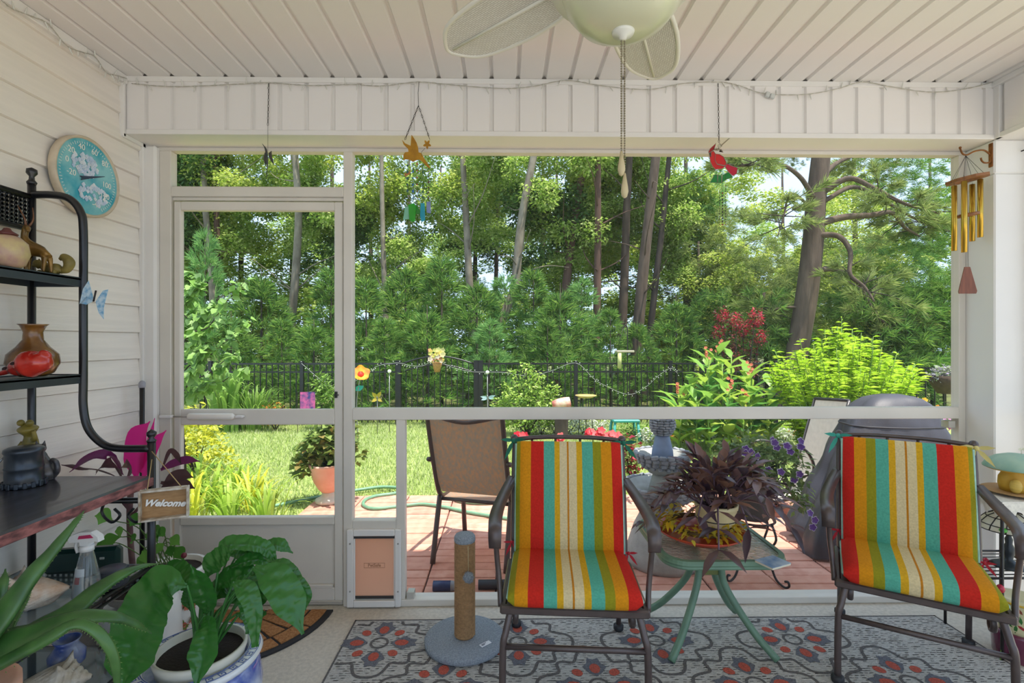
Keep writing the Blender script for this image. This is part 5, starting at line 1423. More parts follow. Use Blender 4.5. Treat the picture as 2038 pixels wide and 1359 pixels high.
for dx0, dx1, dz0, dz1 in ((-.052, .052, .011, .0125), (-.052, .052, -.0125, -.011), (-.052, -.0505, -.0125, .0125), (.0505, .052, -.0125, .0125)):
    pl_.box((q.x + dx0, q.y - .001, q.z + dz0), (q.x + dx1, q.y + .001, q.z + dz1))
pl_.build('logo_border', M_f, fl_, world=True)
text('PetSafe', .022, T(q) @ Matrix.Rotation(R(90), 4, 'X'), M_f, fl_, bold=.0006)
# ================================================================ baker's rack and what stands around it
def blade(mb, path, widths, up=(0, -1, .3), fold=.12, thick=0, n=6, wav=0, vein=0):
    """broad leaf along a path; widths are full widths at the given points; thick > 0 makes a fleshy leaf"""
    pts = curve(path, n); m = len(pts); ws = []
    for i in range(m):
        u = i / (m - 1) * (len(widths) - 1); k = min(len(widths) - 2, int(u)); f_ = u - k
        f_ = f_ * f_ * (3 - 2 * f_)
        ws.append(widths[k] * (1 - f_) + widths[k + 1] * f_)
    vs, fs = [], []; up = Vector(up).normalized(); cols_ = 9 if not thick else 8
    for i, p in enumerate(pts):
        t_ = (pts[min(i + 1, m - 1)] - pts[max(i - 1, 0)]).normalized(); s_ = t_.cross(up)
        if s_.length < .05: s_ = t_.orthogonal()
        s_.normalize(); nn = s_.cross(t_).normalized(); w = ws[i] / 2
        if not thick:
            for q in (-1, -.75, -.5, -.25, 0, .25, .5, .75, 1):
                vs.append(p + s_ * w * q + nn * (abs(q) * fold * w + wav * w * math.sin(i * .9 + q * 4) + (vein * math.sin(i * 2.1 - abs(q) * 3) if q else -vein * 2)))
        else:
            th = min(thick, w * .6)
            for a in range(8):
                an = a * math.pi / 4; vs.append(p + s_ * w * math.cos(an) + nn * (th * math.sin(an) + (.25 * w * math.cos(an) ** 2)))
    for i in range(m - 1):
        for k in range(cols_ - (0 if thick else 1)):
            k2 = (k + 1) % cols_; fs.append((i * cols_ + k, i * cols_ + k2, (i + 1) * cols_ + k2, (i + 1) * cols_ + k))
    mb.add(vs, fs, True); return pts, ws
def pxp(pts, Y0, Y1=None):
    """pixel path to 3D at depths running from Y0 to Y1"""
    Y1 = Y0 if Y1 is None else Y1; n = len(pts) - 1
    return [P(x, y, Y=Y0 + (Y1 - Y0) * i / n) for i, (x, y) in enumerate(pts)]
def skin(name, verts, edges, radii, m, parent, levels=2):
    """one continuous body grown along a skeleton"""
    me = bpy.data.meshes.new(name); inv = MW[root_of(parent).name].inverted()
    me.from_pydata([tuple(inv @ Vector(v)) for v in verts], edges, []); o = link(name, me, parent)
    me.materials.append(m); md = o.modifiers.new('skin', 'SKIN'); md.use_smooth_shade = True
    for i, r_ in enumerate(radii):
        sv = me.skin_vertices[0].data[i]; sv.radius = (r_, r_) if not isinstance(r_, tuple) else r_; sv.use_root = (i == 0)
    s_ = o.modifiers.new('sub', 'SUBSURF'); s_.levels = s_.render_levels = levels
    return o

M_rack = mat('rack_black', '1B1B1E', .3, spec=.6, var=.2, vscale=14)
M_rackb = mat('rack_shelf', '2A3138', .35, spec=.6, var=.15, vscale=10)
M_ww = mat('worktop_wood', '26242A', .3, col2='3C3A42', vscale=10, coat=.3, stretch=(6, .6, 1))
M_wp = mat('worktop_edge', 'A86A66', .7, col2='5E3A3A', vscale=12, stretch=(1, 2, 6))
YE, YN, XRR, XRM, XRF = 1.87, .93, -1.735, -1.548, -1.30
rk = thing('bakers_rack', "black metal baker's rack with a dark wood worktop at the left wall", 'rack', (-1.52, 1.4, 0))
for y_ in (YE, YN):
    b = MB().tube([(XRR, y_, 0), (XRR, y_, 1.91)], .0125, 10); b.lathe([(.013, 0), (.016, .008), (.009, .018), (.008, .03), (.017, .042), (.016, .056), (0, .064)], 12, (XRR, y_, 1.905)); b.build('rear_post', M_rack, rk, world=True)
    b = MB().tube([(XRF, y_, 0), (XRF, y_, .965)], .014, 10); b.lathe([(.015, 0), (.016, .006), (.008, .014), (.016, .026), (.016, .036), (0, .048)], 12, (XRF, y_, .96)); b.build('front_post', M_rack, rk, world=True)
    MB().tube(curve([(XRR, y_, 1.868), (-1.66, y_, 1.868), (-1.60, y_, 1.855), (-1.56, y_, 1.81), (XRM, y_, 1.74), (XRM, y_, 1.5), (XRM, y_, 1.2), (XRM, y_, 1.09), (-1.53, y_, 1.01), (-1.48, y_, .955), (-1.42, y_, .937), (XRF, y_, .936)], 6), .0135, 10).build('side_hoop', M_rack, rk, world=True)
    for z_ in (.745, .50, .20): MB().tube([(XRR, y_, z_), (XRF, y_, z_)], .011, 8).build('side_bar', M_rack, rk, world=True)
    for s in (-1, 1):
        MB().tube(curve([(-1.4 + s * .07, y_, .745), (-1.4 + s * .08, y_, .70), (-1.4 + s * .045, y_, .665), (-1.4 + s * .015, y_, .69), (-1.4 + s * .035, y_, .715)], 5), .005, 6).build('scroll', M_rack, rk, world=True)
for z_ in (1.86, 1.74): MB().tube([(XRR, YN, z_), (XRR, YE, z_)], .01, 8).build('back_rail', M_rack, rk, world=True)
# perforated top panel
b = MB(); zz_ = 1.75
ny, nz = 56, 7
for i in range(ny + 1): yy_ = YN + .012 + (YE - YN - .024) * i / ny; b.box((XRR - .002, yy_ - .0045, zz_), (XRR + .002, yy_ + .0045, zz_ + .10))
for k in range(nz + 1): z_ = zz_ + .1 * k / nz; b.box((XRR - .002, YN + .012, z_ - .004), (XRR + .002, YE - .012, z_ + .004))
b.build('perforated_panel', M_rack, rk, world=True)
for z_, nm in ((1.56, 'upper_shelf'), (1.207, 'middle_shelf')):
    b = MB().box((XRR, YN, z_ - .006), (XRM, YE, z_)); b.box((XRM - .004, YN, z_ - .03), (XRM, YE, z_ + .004)); b.box((XRR, YN, z_ - .03), (XRR + .004, YE, z_ + .004)); b.box((XRR, YE - .004, z_ - .03), (XRM, YE, z_ + .004))
    b.build(nm, M_rackb, rk, world=True)
wt = MB().cbox((-1.745, YN - .02, .80), (-1.292, YE - .005, .838), .006).build('worktop', M_ww, rk, world=True)
MB().cbox((-1.2945, YN - .02, .802), (-1.288, YE - .005, .832), .002).build('worn_edge', M_wp, wt, world=True)
M_sg = mat('shelf_glass', 'B9C8CC', .05, trans=.85, spec=.6)
for z_, nm in ((.505, 'glass_shelf'), (.205, 'lower_glass_shelf')):
    b = MB().tube([(XRF, YN, z_ - .005), (XRF, YE, z_ - .005)], .010, 8); b.tube([(XRF, YN, z_ - .03), (XRF, YE, z_ - .03)], .005, 6); b.tube([(XRR, YN, z_ - .005), (XRR, YE, z_ - .005)], .009, 8); b.build('shelf_rail', M_rack, rk, world=True)
    MB().box((XRR, YN, z_), (XRF - .004, YE, z_ + .005)).build(nm, M_sg, rk, world=True)
b = MB()
for i in range(22): x_ = XRR + .015 + .02 * i; b.box((x_ - .004, YE - .002, .42), (x_ + .004, YE + .002, .5)) if x_ < XRF else None
for k in range(5): b.box((XRR, YE - .002, .42 + .018 * k), (XRF, YE + .002, .427 + .018 * k))
b.build('perforated_apron', M_rack, rk, world=True)

# ---- figurines and vases
M_brass = mat('bronze_gold', '8E6A2C', .3, .35, col2='5C4420', vscale=25)
M_frog = mat('figurine_moss', '6B5F2C', .55, col2='8C7C3E', vscale=30)
d0 = P(68, 535, Y=1.735); d0 = Vector((d0.x, 1.735, 1.564))
t = thing('deer_figurine', 'golden antelope figurine with tall horns on the upper rack shelf', 'figurine', d0)
f_ = lambda x, y, z: d0 + Vector((x, y, z))
V = [f_(.005, .0, .078), f_(.032, .01, .07), f_(-.022, -.005, .088), f_(-.028, -.006, .125), f_(-.022, -.004, .155), f_(-.004, -.02, .145), f_(.006, -.028, .134),
     f_(-.018, -.012, .05), f_(-.018, -.013, .002), f_(-.024, .008, .05), f_(-.026, .008, .002), f_(.034, .0, .045), f_(.032, -.002, .002), f_(.038, .018, .045), f_(.04, .02, .002), f_(.046, .012, .06)]
E = [(0, 1), (0, 2), (2, 3), (3, 4), (4, 5), (5, 6), (2, 7), (7, 8), (2, 9), (9, 10), (1, 11), (11, 12), (1, 13), (13, 14), (1, 15)]
skin('body', V, E, [.019, .018, .016, .010, .011, .009, .005, .006, .004, .006, .004, .008, .004, .008, .004, .004], M_brass, t)
for s in (-1, 1):
    MB().tube(curve([f_(-.022, s * .006, .160), f_(-.018 + s * .004, s * .012, .185), f_(-.03 + s * .012, s * .014, .225)], 5), [.004 - .0003 * k for k in range(11)], 6).build('horn', mat('horn_brown', '6B4226', .4), t, world=True)
    b = MB(); add_leaf(b, f_(-.026, s * .006, .156), (-.7, s * .6, .5), (0, 0, 1), .022, .01); b.build('ear', M_brass, t, world=True)
q0 = P(122, 546, Y=1.79); q0 = Vector((-1.585, 1.79, 1.564))
t = thing('squirrel_figurine', 'moss brown squirrel figurine lying beside the antelope', 'figurine', q0)
g_ = lambda x, y, z: q0 + Vector((x, y, z))
def plump(mb, pts_, rs, n=14, seg=6):
    c_ = curve(pts_, seg); m_ = len(c_); rr_ = []
    for i in range(m_):
        u = i / (m_ - 1) * (len(rs) - 1); k = min(len(rs) - 2, int(u)); f2 = u - k; f2 = f2 * f2 * (3 - 2 * f2); rr_.append(rs[k] * (1 - f2) + rs[k + 1] * f2)
    return mb.tube(c_, rr_, n)
b = plump(MB(), [g_(.03, 0, .014), g_(.01, 0, .02), g_(-.02, 0, .022), g_(-.034, -.003, .034), g_(-.05, -.008, .036), g_(-.062, -.012, .03)], [.006, .02, .017, .014, .016, .004])
plump(b, [g_(.02, .003, .012), g_(.042, .005, .022), g_(.05, .005, .045), g_(.034, .005, .062), g_(.018, .005, .056)], [.008, .014, .017, .014, .006]); b.ball(g_(-.036, -.014, .008), .008); b.ball(g_(.012, -.016, .008), .01); b.ball(g_(-.02, -.016, .006), .007)
b.build('body', M_frog, t, world=True)
for s in (-1, 1): b = MB(); add_leaf(b, g_(-.042, s * .006, .045), (.2, s * .4, 1), (0, -1, 0), .016, .009); b.build('ear', M_frog, t, world=True)
v0 = Vector((P(14, 520, Y=1.62).x, 1.62, 1.564))
t = thing('rose_vase', 'round cream vase painted with pink roses at the shelf end', 'vase', v0)
MB().lathe([(.03, 0), (.045, .012), (.056, .045), (.05, .08), (.032, .098), (.02, .104)], 28, v0).build('vase', mat('vase_cream', 'C8B480', .35, col2='B08A7C', vscale=22), t, world=True)
MB().lathe([(.024, .103), (.028, .108), (.012, .118), (.008, .126), (0, .128)], 20, v0).build('lid', mat('lid_maroon', '5E2A26', .4), t, world=True)
# blue butterfly clipped on the rack
bp0 = P(186, 598, Y=1.84)
t = thing('blue_butterfly', 'pale blue paper butterfly clipped to the rack shelf corner', 'ornament', bp0)
M_bf = mat('butterfly_blue', '6EA6CC', .6, col2='C9DCE6', vscale=60)
for i, pts_ in enumerate(([(187, 598), (172, 590), (158, 605), (165, 575), (176, 558)], [(190, 600), (205, 578), (215, 576), (206, 612), (206, 635), (196, 622)], [(187, 599), (172, 606), (160, 604), (170, 588)])):
    out = [P(x, y, Y=1.835 + .004 * i) for x, y in pts_]; n = len(out)
    MB().add([tuple(p) for p in out] + [tuple(p + Vector((0, .0015, 0))) for p in out], [tuple(range(n)), tuple(reversed(range(n, 2 * n)))] + [(k, n + k, n + (k + 1) % n, (k + 1) % n) for k in range(n)]).build('wing', M_bf, t, world=True)
MB().tube([P(191, 578, Y=1.83), P(186, 600, Y=1.83)], .003, 6).build('body', M_dk, t, world=True)
# brown vase and red bird on the middle shelf
b0 = Vector((P(66, 735, Y=1.74).x, 1.74, 1.211))
t = thing('brown_vase', 'brown glazed flared-neck vase on the middle rack shelf', 'vase', b0)
MB().lathe([(.035, 0), (.055, .012), (.072, .045), (.068, .075), (.045, .10), (.028, .125), (.026, .15), (.034, .172), (.042, .178), (.038, .178), (.024, .15), (0, .12)], 32, b0).build('vase', mat('vase_brown', '5A3A20', .25, col2='8C5E26', vscale=14, coat=.4), t, world=True)
r0_ = Vector((P(60, 737, Y=1.645).x, 1.645, 1.211))
t = thing('ceramic_bird', 'red openwork ceramic bird in front of the brown vase', 'figurine', r0_)
h_ = lambda x, y, z: r0_ + Vector((x, y, z))
def plump_(mb, pts_, rs, n=16, seg=7):
    c_ = curve(pts_, seg); m_ = len(c_); rr_ = []
    for i in range(m_):
        u = i / (m_ - 1) * (len(rs) - 1); k = min(len(rs) - 2, int(u)); f2 = u - k; f2 = f2 * f2 * (3 - 2 * f2); rr_.append(rs[k] * (1 - f2) + rs[k + 1] * f2)
    return mb.tube(c_, rr_, n)
plump_(MB(), [h_(-.115, 0, .008), h_(-.075, 0, .022), h_(-.04, 0, .034), h_(0, 0, .046), h_(.035, -.003, .056), h_(.052, -.004, .078), h_(.062, -.006, .088)], [.004, .009, .026, .044, .036, .018, .002]).build('body', mat('ceramic_red', 'A81F16', .2, col2='C8382A', vscale=18, coat=.5), t, world=True)
for dx, dz in ((-.02, .05), (.0, .045), (.018, .05), (-.045, .034)):
    M_ = T(h_(dx, -.036, dz)) @ Matrix.Rotation(R(90), 4, 'X') @ Matrix.Rotation(R(30), 4, 'Z')
    MB().prism([(.008 * math.cos(k * .6), .0045 * math.sin(k * .6)) for k in range(10)], .003, M_).build('cutout', mat('cutout_dark', '2A0F0C', .7), t, world=True)
# lantern, frog and small figures on the worktop
l0 = Vector((P(48, 960, Y=1.735).x, 1.735, .8385))
t = thing('camp_lantern', 'dark gunmetal camping lantern on the worktop', 'lantern', l0)
M_gm = mat('lantern_metal', '3E444C', .3, .5, var=.15, vscale=20)
b = MB().lathe([(.052, 0), (.056, .004), (.056, .016), (.05, .02), (.05, .06), (.052, .064), (.05, .068), (.05, .112), (.054, .118), (.052, .128), (.04, .134), (0, .136)], 32, l0); b.build('body', M_gm, t, world=True)
for k in range(16): a = k * .3927; MB().cbox((-.004, -.006, 0), (.004, .006, .02), .002).xf(T(l0 + Vector((.056 * math.cos(a), .056 * math.sin(a), 0))) @ Matrix.Rotation(a, 4, 'Z')).build('foot_rib', M_gm, t, world=True)
MB().tube(curve([l0 + Vector((-.058, -.01, .1)), l0 + Vector((-.075, -.03, .06)), l0 + Vector((-.078, -.04, .02))], 5), .003, 6).build('bail_handle', mat('handle_steel', '9A9CA0', .3, .8), t, world=True)
fr0 = Vector((P(62, 930, Y=1.835).x, 1.835, .8385))
t = thing('frog_figurine', 'tall moss-gold frog figurine behind the lantern', 'figurine', fr0)
k_ = lambda x, y, z: fr0 + Vector((x, y, z))
M_fg = mat('frog_gold', '6E6428', .4, col2='94823A', vscale=20)
b = plump(MB(), [k_(0, 0, .0), k_(0, 0, .03), k_(0, 0, .08), k_(0, -.002, .13), k_(0, -.006, .155), k_(0, -.012, .18), k_(0, -.014, .20)], [.03, .034, .030, .022, .016, .03, .008])
for sx in (-1, 1): b.ball(k_(sx * .016, -.022, .202), .0115, 12, 8)
plump(b, [k_(.018, -.01, .14), k_(.034, -.022, .145), k_(.036, -.03, .175)], [.009, .008, .006], 10); plump(b, [k_(-.02, -.008, .13), k_(-.034, -.018, .10), k_(-.022, -.03, .085)], [.009, .008, .006], 10)
for sx in (-1, 1): b.ball(k_(sx * .024, -.026, .014), .014, 12, 8, (1, 1.3, .9))
b.build('body', M_fg, t, world=True)
c0 = Vector((P(97, 945, Y=1.83).x, 1.815, .8385))
t = thing('cat_figurine', 'small dark pewter seated cat figurine beside the lantern', 'figurine', c0)
k_ = lambda x, y, z: c0 + Vector((x, y, z))
M_pw2 = mat('pewter', '4A484C', .35, .4, col2='6E6A68', vscale=30)
b = plump(MB(), [k_(.004, 0, 0), k_(.004, 0, .02), k_(0, 0, .05), k_(-.006, -.002, .085), k_(-.008, -.004, .10)], [.024, .03, .024, .013, .009]); b.ball(k_(-.01, -.008, .112), .018, 14, 10, (1, 1, .9))
for sx in (-1, 1): b.tube([k_(-.01 + sx * .011, -.006, .122), k_(-.01 + sx * .015, -.006, .14)], [.007, .0006], 8); b.ball(k_(-.006 + sx * .014, -.026, .006), .009, 10, 7, (1, 1.4, .7))
plump(b, [k_(.024, .006, .01), k_(.04, .004, .03), k_(.038, .002, .06), k_(.026, 0, .07), k_(.022, 0, .056)], [.009, .009, .008, .007, .004], 10)
b.build('body', M_pw2, t, world=True)
M_shell = mat('shell_cream', 'C9B79C', .45, col2='E6DCCC', vscale=26, bump=.5, bscale=70)
M_shello = mat('shell_orange', 'D2A884', .4, col2='EDE2D2', vscale=18, bump=.5, bscale=60)
M_shpink = mat('shell_lip', 'D9A184', .3, var=.1, vscale=20)
def conch(name, label, loc, ln, rz, m, tilt=0, group=None):
    """stepped spire, knobbed shoulder and a flared lip on one side"""
    t = thing(name, label, 'seashell', loc, rz, group); lip0 = 5.4
    def fn(u, v):
        a = u * 2 * math.pi; x = (v - .5) * ln
        if v < .34: r_ = ln * (.02 + .72 * v) * (1 + .14 * math.sin(v * 75))
        else: r_ = ln * .265 * (1 - ((v - .34) / .66) ** 1.5) + .004
        kn = max(0, math.cos(a * 6)) ** 4 * math.exp(-((v - .34) / .055) ** 2) * .55
        fl = max(0, math.cos(a - lip0)) ** 5 * max(0, math.sin((v - .25) / .75 * math.pi)) * 1.25 if v > .25 else 0
        r_ *= 1 + kn + fl + .03 * math.sin(a * 23 + v * 40)
        return Vector((x, r_ * math.cos(a), max(.001, ln * .25 + r_ * math.sin(a) * .95)))
    o = MB().grid(fn, 72, 44, closed_u=True).build('whorl', m, t)
    def lp(u, v):
        w = .32 + .6 * u; p = fn(lip0 / 6.283 - .05 + .1 * v, w); q = fn(lip0 / 6.283 + .18, w)
        return p.lerp(q, .5 * v) + Vector((0, -.003, 0))
    MB().grid(lp, 14, 6).build('pink_lip', M_shpink, t)
conch('conch_shell', 'cream and orange conch shell on the rack glass shelf', (-1.455, 1.56, .511), .20, R(20), M_shello)
conch('conch_shell', 'large tan spiny conch shell on the lowest rack shelf', (-1.415, 1.60, .211), .20, R(195), M_shell)
conch('conch_shell', 'pale conch shell on the worktop at the frame edge', (-1.40, 1.335, .8385), .12, R(100), M_shpink)
conch('conch_shell', 'white ridged shell at the left of the lowest rack shelf', (-1.56, 1.50, .211), .15, R(60), M_shell)
# spray bottle
s0 = Vector((P(173, 1190, Y=1.60).x, 1.60, .511))
t = thing('spray_bottle', 'clear spray bottle with white trigger head on the glass shelf', 'spray bottle', s0)
M_clear = mat('bottle_clear', 'DCE6E8', .05, trans=.9, spec=.6)
MB().lathe([(.034, 0), (.038, .005), (.038, .03), (.033, .08), (.022, .135), (.017, .16), (.017, .168)], 26, s0).build('bottle', M_clear, t, world=True)
MB().lathe([(0, .003), (.034, .004), (.035, .03), (.031, .075), (0, .076)], 22, s0).build('liquid', mat('liquid_clear', 'C2D4DC', .05, trans=.9), t, world=True)
lb = MB().grid(lambda u, v: s0 + Vector((.0375 * (1 - .25 * v) * math.cos(3.9 + u * 1.3), .0375 * (1 - .25 * v) * math.sin(3.9 + u * 1.3), .025 + .09 * v)), 9, 8).build('bottle_label', mat('label_grey', 'B9C2C8', .5), t, world=True)
MB().grid(lambda u, v: s0 + Vector((.0378 * (1 - .25 * (.45 + .3 * v)) * math.cos(4.3 + u * .5), .0378 * (1 - .25 * (.45 + .3 * v)) * math.sin(4.3 + u * .5), .07 + .02 * v)), 6, 4).build('label_red_patch', mat('label_red', 'C4283C', .5), lb, world=True)
hd_ = [(-.045, .012), (-.05, .022), (-.042, .034), (-.01, .045), (.02, .045), (.042, .03), (.045, .014), (.03, .018), (.012, .012), (.012, 0), (-.012, 0), (-.014, .014)]
MB().prism(hd_, .024, T(s0 + Vector((0, .012, .178))) @ Matrix.Rotation(R(90), 4, 'X')).build('spray_head', mat('plastic_white', 'E2E2E0', .4), t, world=True)
MB().lathe([(.019, .162), (.019, .18)], 20, s0).build('collar', MATS['plastic_white'], t, world=True)
MB().prism([(-.02, .022), (-.016, .032), (.018, .036), (.028, .026)], .026, T(s0 + Vector((.002, .0125, .18))) @ Matrix.Rotation(R(90), 4, 'X')).build('head_badge', mat('badge_magenta', 'B8285A', .4), t, world=True)
MB().tube(curve([s0 + Vector((-.03, 0, .19)), s0 + Vector((-.034, 0, .175)), s0 + Vector((-.028, 0, .155))], 4), .005, 6).build('trigger', MATS['plastic_white'], t, world=True)
# round speaker and dark green case
e0 = Vector((P(222, 1158, Y=1.71).x, 1.71, .511))
t = thing('round_speaker', 'charcoal round smart speaker puck on the glass shelf', 'speaker', e0)
MB().lathe([(.042, 0), (.047, .004), (.0485, .03), (.047, .05), (.042, .056)], 36, e0).build('fabric_body', mat('speaker_fabric', '3A3E46', .9, var=.2, vscale=200), t, world=True)
MB().lathe([(.042, .056), (.04, .0575), (0, .0578)], 36, e0).build('top_plate', mat('speaker_top', '4A4F5A', .35), t, world=True)
t = thing('green_case', 'dark green hard case standing behind the speaker', 'case', (-1.50, 1.815, .511), R(10))
MB().cbox((-.12, -.02, 0), (.12, .02, .085), .012).build('case', mat('case_green', '12332E', .3, coat=.3), t)
MB().cbox((.06, -.0225, .045), (.075, -.019, .053), .001).build('clasp', mat('clasp_pale', 'B9BEB8', .4), t)
bl = P(124, 1278, Y=1.72); bl = Vector((-1.50, 1.745, .211))
t = thing('blue_vase', 'small white and cobalt vase behind the spiny conch', 'vase', bl)
MB().lathe([(.03, 0), (.05, .02), (.052, .05), (.035, .075), (.03, .085), (.04, .10), (.036, .1), (.028, .08), (0, .07)], 24, bl).build('vase', mat('vase_cobalt', '3A56A8', .3, col2='B8BCC8', vscale=14, coat=.4), t, world=True)
t = thing('blue_tray', 'cobalt glazed rectangular dish on the lowest rack shelf', 'dish', (-1.40, 1.425, .211))
b = MB().cbox((-.075, -.06, 0), (.085, .06, .012), .004)
for bx_ in (((-.08, -.065, 0), (-.07, .065, .045)), ((.08, -.065, 0), (.09, .065, .045)), ((-.08, -.065, 0), (.09, -.055, .045)), ((-.08, .055, 0), (.09, .065, .045))): b.cbox(bx_[0], bx_[1], .003)
b.build('dish', mat('glaze_cobalt', '24408E', .2, col2='4A6CC0', vscale=30, coat=.5), t)

# ---- welcome sign hanging from the rack post
w0 = P(328, 1001, Y=1.80)
t = thing('welcome_sign', 'small wooden box sign reading Welcome hung on the rack post', 'sign', w0, R(24))
M_sw = mat('sign_whitewash', 'D8D2C6', .7, col2='9A8468', vscale=30); M_sb = mat('sign_board', 'B08A5E', .7, col2='9C764C', vscale=12, stretch=(2, 1, 10))
W2, H2 = .074, .054
MB().box((-W2 + .004, .002, -H2 + .004), (W2 - .004, .008, H2 - .004)).build('board', M_sb, t)
for nm, bx_ in (('frame_side', ((-W2, -.022, -H2), (-W2 + .007, .01, H2))), ('frame_side', ((W2 - .007, -.022, -H2), (W2, .01, H2))), ('frame_edge', ((-W2 + .007, -.022, H2 - .007), (W2 - .007, .01, H2))), ('frame_edge', ((-W2 + .007, -.022, -H2), (W2 - .007, .01, -H2 + .007)))):
    MB().cbox(bx_[0], bx_[1], .0015).build(nm, M_sw, t)
text('Welcome', .031, MW[t.name] @ T((0, -.002, 0)) @ Matrix.Rotation(R(8), 4, 'Y') @ Matrix.Rotation(R(90), 4, 'X'), mat('letter_white', 'F2F0EC', .5), t, ext=.003, shear=.35, bold=.0012)
pk = Vector((XRF + .016, YE - .05, .945))
for s in (-1, 1):
    q = MW[t.name] @ Vector((s * .05, -.005, H2)); MB().tube([q, Vector((-1.285, 1.85, .93 if s > 0 else .90))], .0016, 5).build('hanging_cord', mat('cord_jute', 'B79A6A', .9), t, world=True)

# ---- thermometer on the siding
th = P(176, 353, X=XL + .03); TH = Vector((XL + .004, th.y, th.z))
t = thing('dial_thermometer', 'round teal dial thermometer with white hydrangeas on the siding', 'thermometer', TH)
MR = T(TH) @ Matrix.Rotation(R(90), 4, 'Z') @ Matrix.Rotation(R(90), 4, 'X')    # local x = along the wall, y = up, z = into the room
MB().lathe([(.158, 0), (.165, .004), (.166, .03), (.158, .034), (.154, .026)], 60, cap=False).xf(MR).build('rim', mat('dial_rim', 'C9B9A0', .5, var=.1, vscale=20), t, world=True)
dial = MB().lathe([(.155, .026), (0, .026)], 60, cap=False).xf(MR).build('dial', mat('dial_teal', '2FA0B4', .4, col2='8CC8CC', vscale=12), t, world=True)
M_hy = leafmat('hydrangea_white', ['C6D6EE', 'E2EAF4', 'B4CCEA', 'F0F2F2', 'A8C4DC'], .6, .1)
b = MB()
for k in range(150):
    a = rnd.uniform(0, 6.28); q = rnd.random() ** .5; cx, cy, rx, ry = (-.02, .045, .07, .045) if k < 90 else (.025, -.065, .075, .045)
    x_, y_ = cx + rx * q * math.cos(a), cy + ry * q * math.sin(a)
    c_ = MR @ Vector((x_, y_, .0268)); flower_disc(b, c_, (1, 0, 0), .009, 4)
for i in range(len(b.v)): b.v[i] = (min(b.v[i][0], TH.x + .0285), b.v[i][1], b.v[i][2])
b.build('painted_hydrangeas', M_hy, dial, world=True, kind='stuff')
M_num = mat('numeral_white', 'F0EFE6', .5)
for s_, x_, y_ in (('-20', -.085, -.005), ('0', -.105, .04), ('20', -.085, .085), ('40', -.035, .115), ('60', .03, .115), ('80', .085, .085), ('100', .095, -.005), ('120', .085, -.055), ('-40', .04, -.105)):
    text(s_, .034, MR @ T((x_, y_, .0275)), M_num, dial, 'numeral', .0004)
b = MB()
for k in range(60):
    a = R(-60 + k * 5.1); M_ = MR @ Matrix.Rotation(a, 4, 'Z') @ T((.138, 0, .0265)); ln = .014 if k % 5 == 0 else .008
    b.join(MB().box((-ln / 2, -.0009, 0), (ln / 2, .0009, .0008)).xf(M_))
b.build('tick_marks', M_num, dial, world=True, kind='stuff')
MB().prism([(-.05, -.009), (-.04, .0), (-.05, .009), (0, .005), (.085, .001), (.085, -.001), (0, -.005)], .0015, MR @ Matrix.Rotation(R(20), 4, 'Z') @ T((0, 0, .03))).build('needle', mat('needle_navy', '22304A', .4), dial, world=True)

# ---- floor planters behind the rack and their plants
M_cer = mat('ceramic_white', 'E2E0DA', .25, var=.03, vscale=6, coat=.5)
M_flr = leafmat('painted_flowers', ['A83A38', 'C8685A', '6A7A3A', '8A6A3A', '30507A'], .4, 0)
def painted(t, c, r, zs, n, par):
    b = MB()
    for k in range(n):
        a = rnd.uniform(3.3, 6.1); z_ = rnd.choice(zs) + rnd.uniform(-.03, .03); q = Vector(c) + Vector((r * math.cos(a), r * math.sin(a), z_)); flower_disc(b, q + Vector((math.cos(a), math.sin(a), 0)) * .001, (math.cos(a), math.sin(a), 0), rnd.uniform(.008, .016))
        for j in range(3): an = rnd.uniform(0, 6.28); add_leaf(b, q + Vector((math.cos(a), math.sin(a), 0)) * .002, Vector((-math.sin(a) * math.cos(an), math.cos(a) * math.cos(an), math.sin(an))), (math.cos(a), math.sin(a), 0), .025, .008, 0, 0)
    b.build('painted_flowers', M_flr, par, world=True, kind='stuff')
g0 = Vector((-1.445, 2.02, 0))
t = thing('ceramic_stool', 'white ceramic garden stool painted with flowers beneath the rack end', 'stool', g0)
bd = MB().lathe([(.11, 0), (.125, .02), (.14, .13), (.135, .25), (.125, .29), (.12, .30), (.06, .305), (0, .305)], 36, g0).build('body', M_cer, t, world=True); painted(t, g0, .141, (.1, .2), 26, bd)
bw = g0 + Vector((.0, -.0, .305))
t = thing('succulent_bowl', 'shallow grey bowl of small succulents on the ceramic stool', 'planter', bw)
MB().lathe([(.08, 0), (.105, .02), (.115, .05), (.105, .05), (.09, .03), (0, .03)], 30, bw).build('bowl', mat('bowl_stone', '8C857A', .8, var=.1, vscale=30), t, world=True)
MB().lathe([(0, .036), (.1, .036)], 20, bw, cap=False).build('soil', M_soil, t, world=True)
for dx, dy in ((.02, -.03), (-.04, .01), (.05, .03)): MB().lathe([(0, 0), (.025, .008), (.032, .02), (.02, .036), (0, .04)], 14, bw + Vector((dx, dy, .036))).build('succulent', mat('succulent_teal', '3E5A50', .5, var=.2, vscale=40), t, world=True)
p0 = Vector((P(352, 1140, Y=2.2).x - .04, 2.22, 0))
t = thing('ceramic_planter', 'white ceramic planter painted with red flowers by the door jamb', 'planter', p0)
bd = MB().lathe([(.10, 0), (.115, .02), (.135, .18), (.13, .30), (.14, .33), (.14, .345), (.125, .345), (.12, .32), (0, .31)], 36, p0).build('pot', M_cer, t, world=True); painted(t, p0, .136, (.14, .22), 24, bd)
MB().lathe([(0, .325), (.12, .325)], 20, p0, cap=False).build('soil', M_soil, t, world=True)
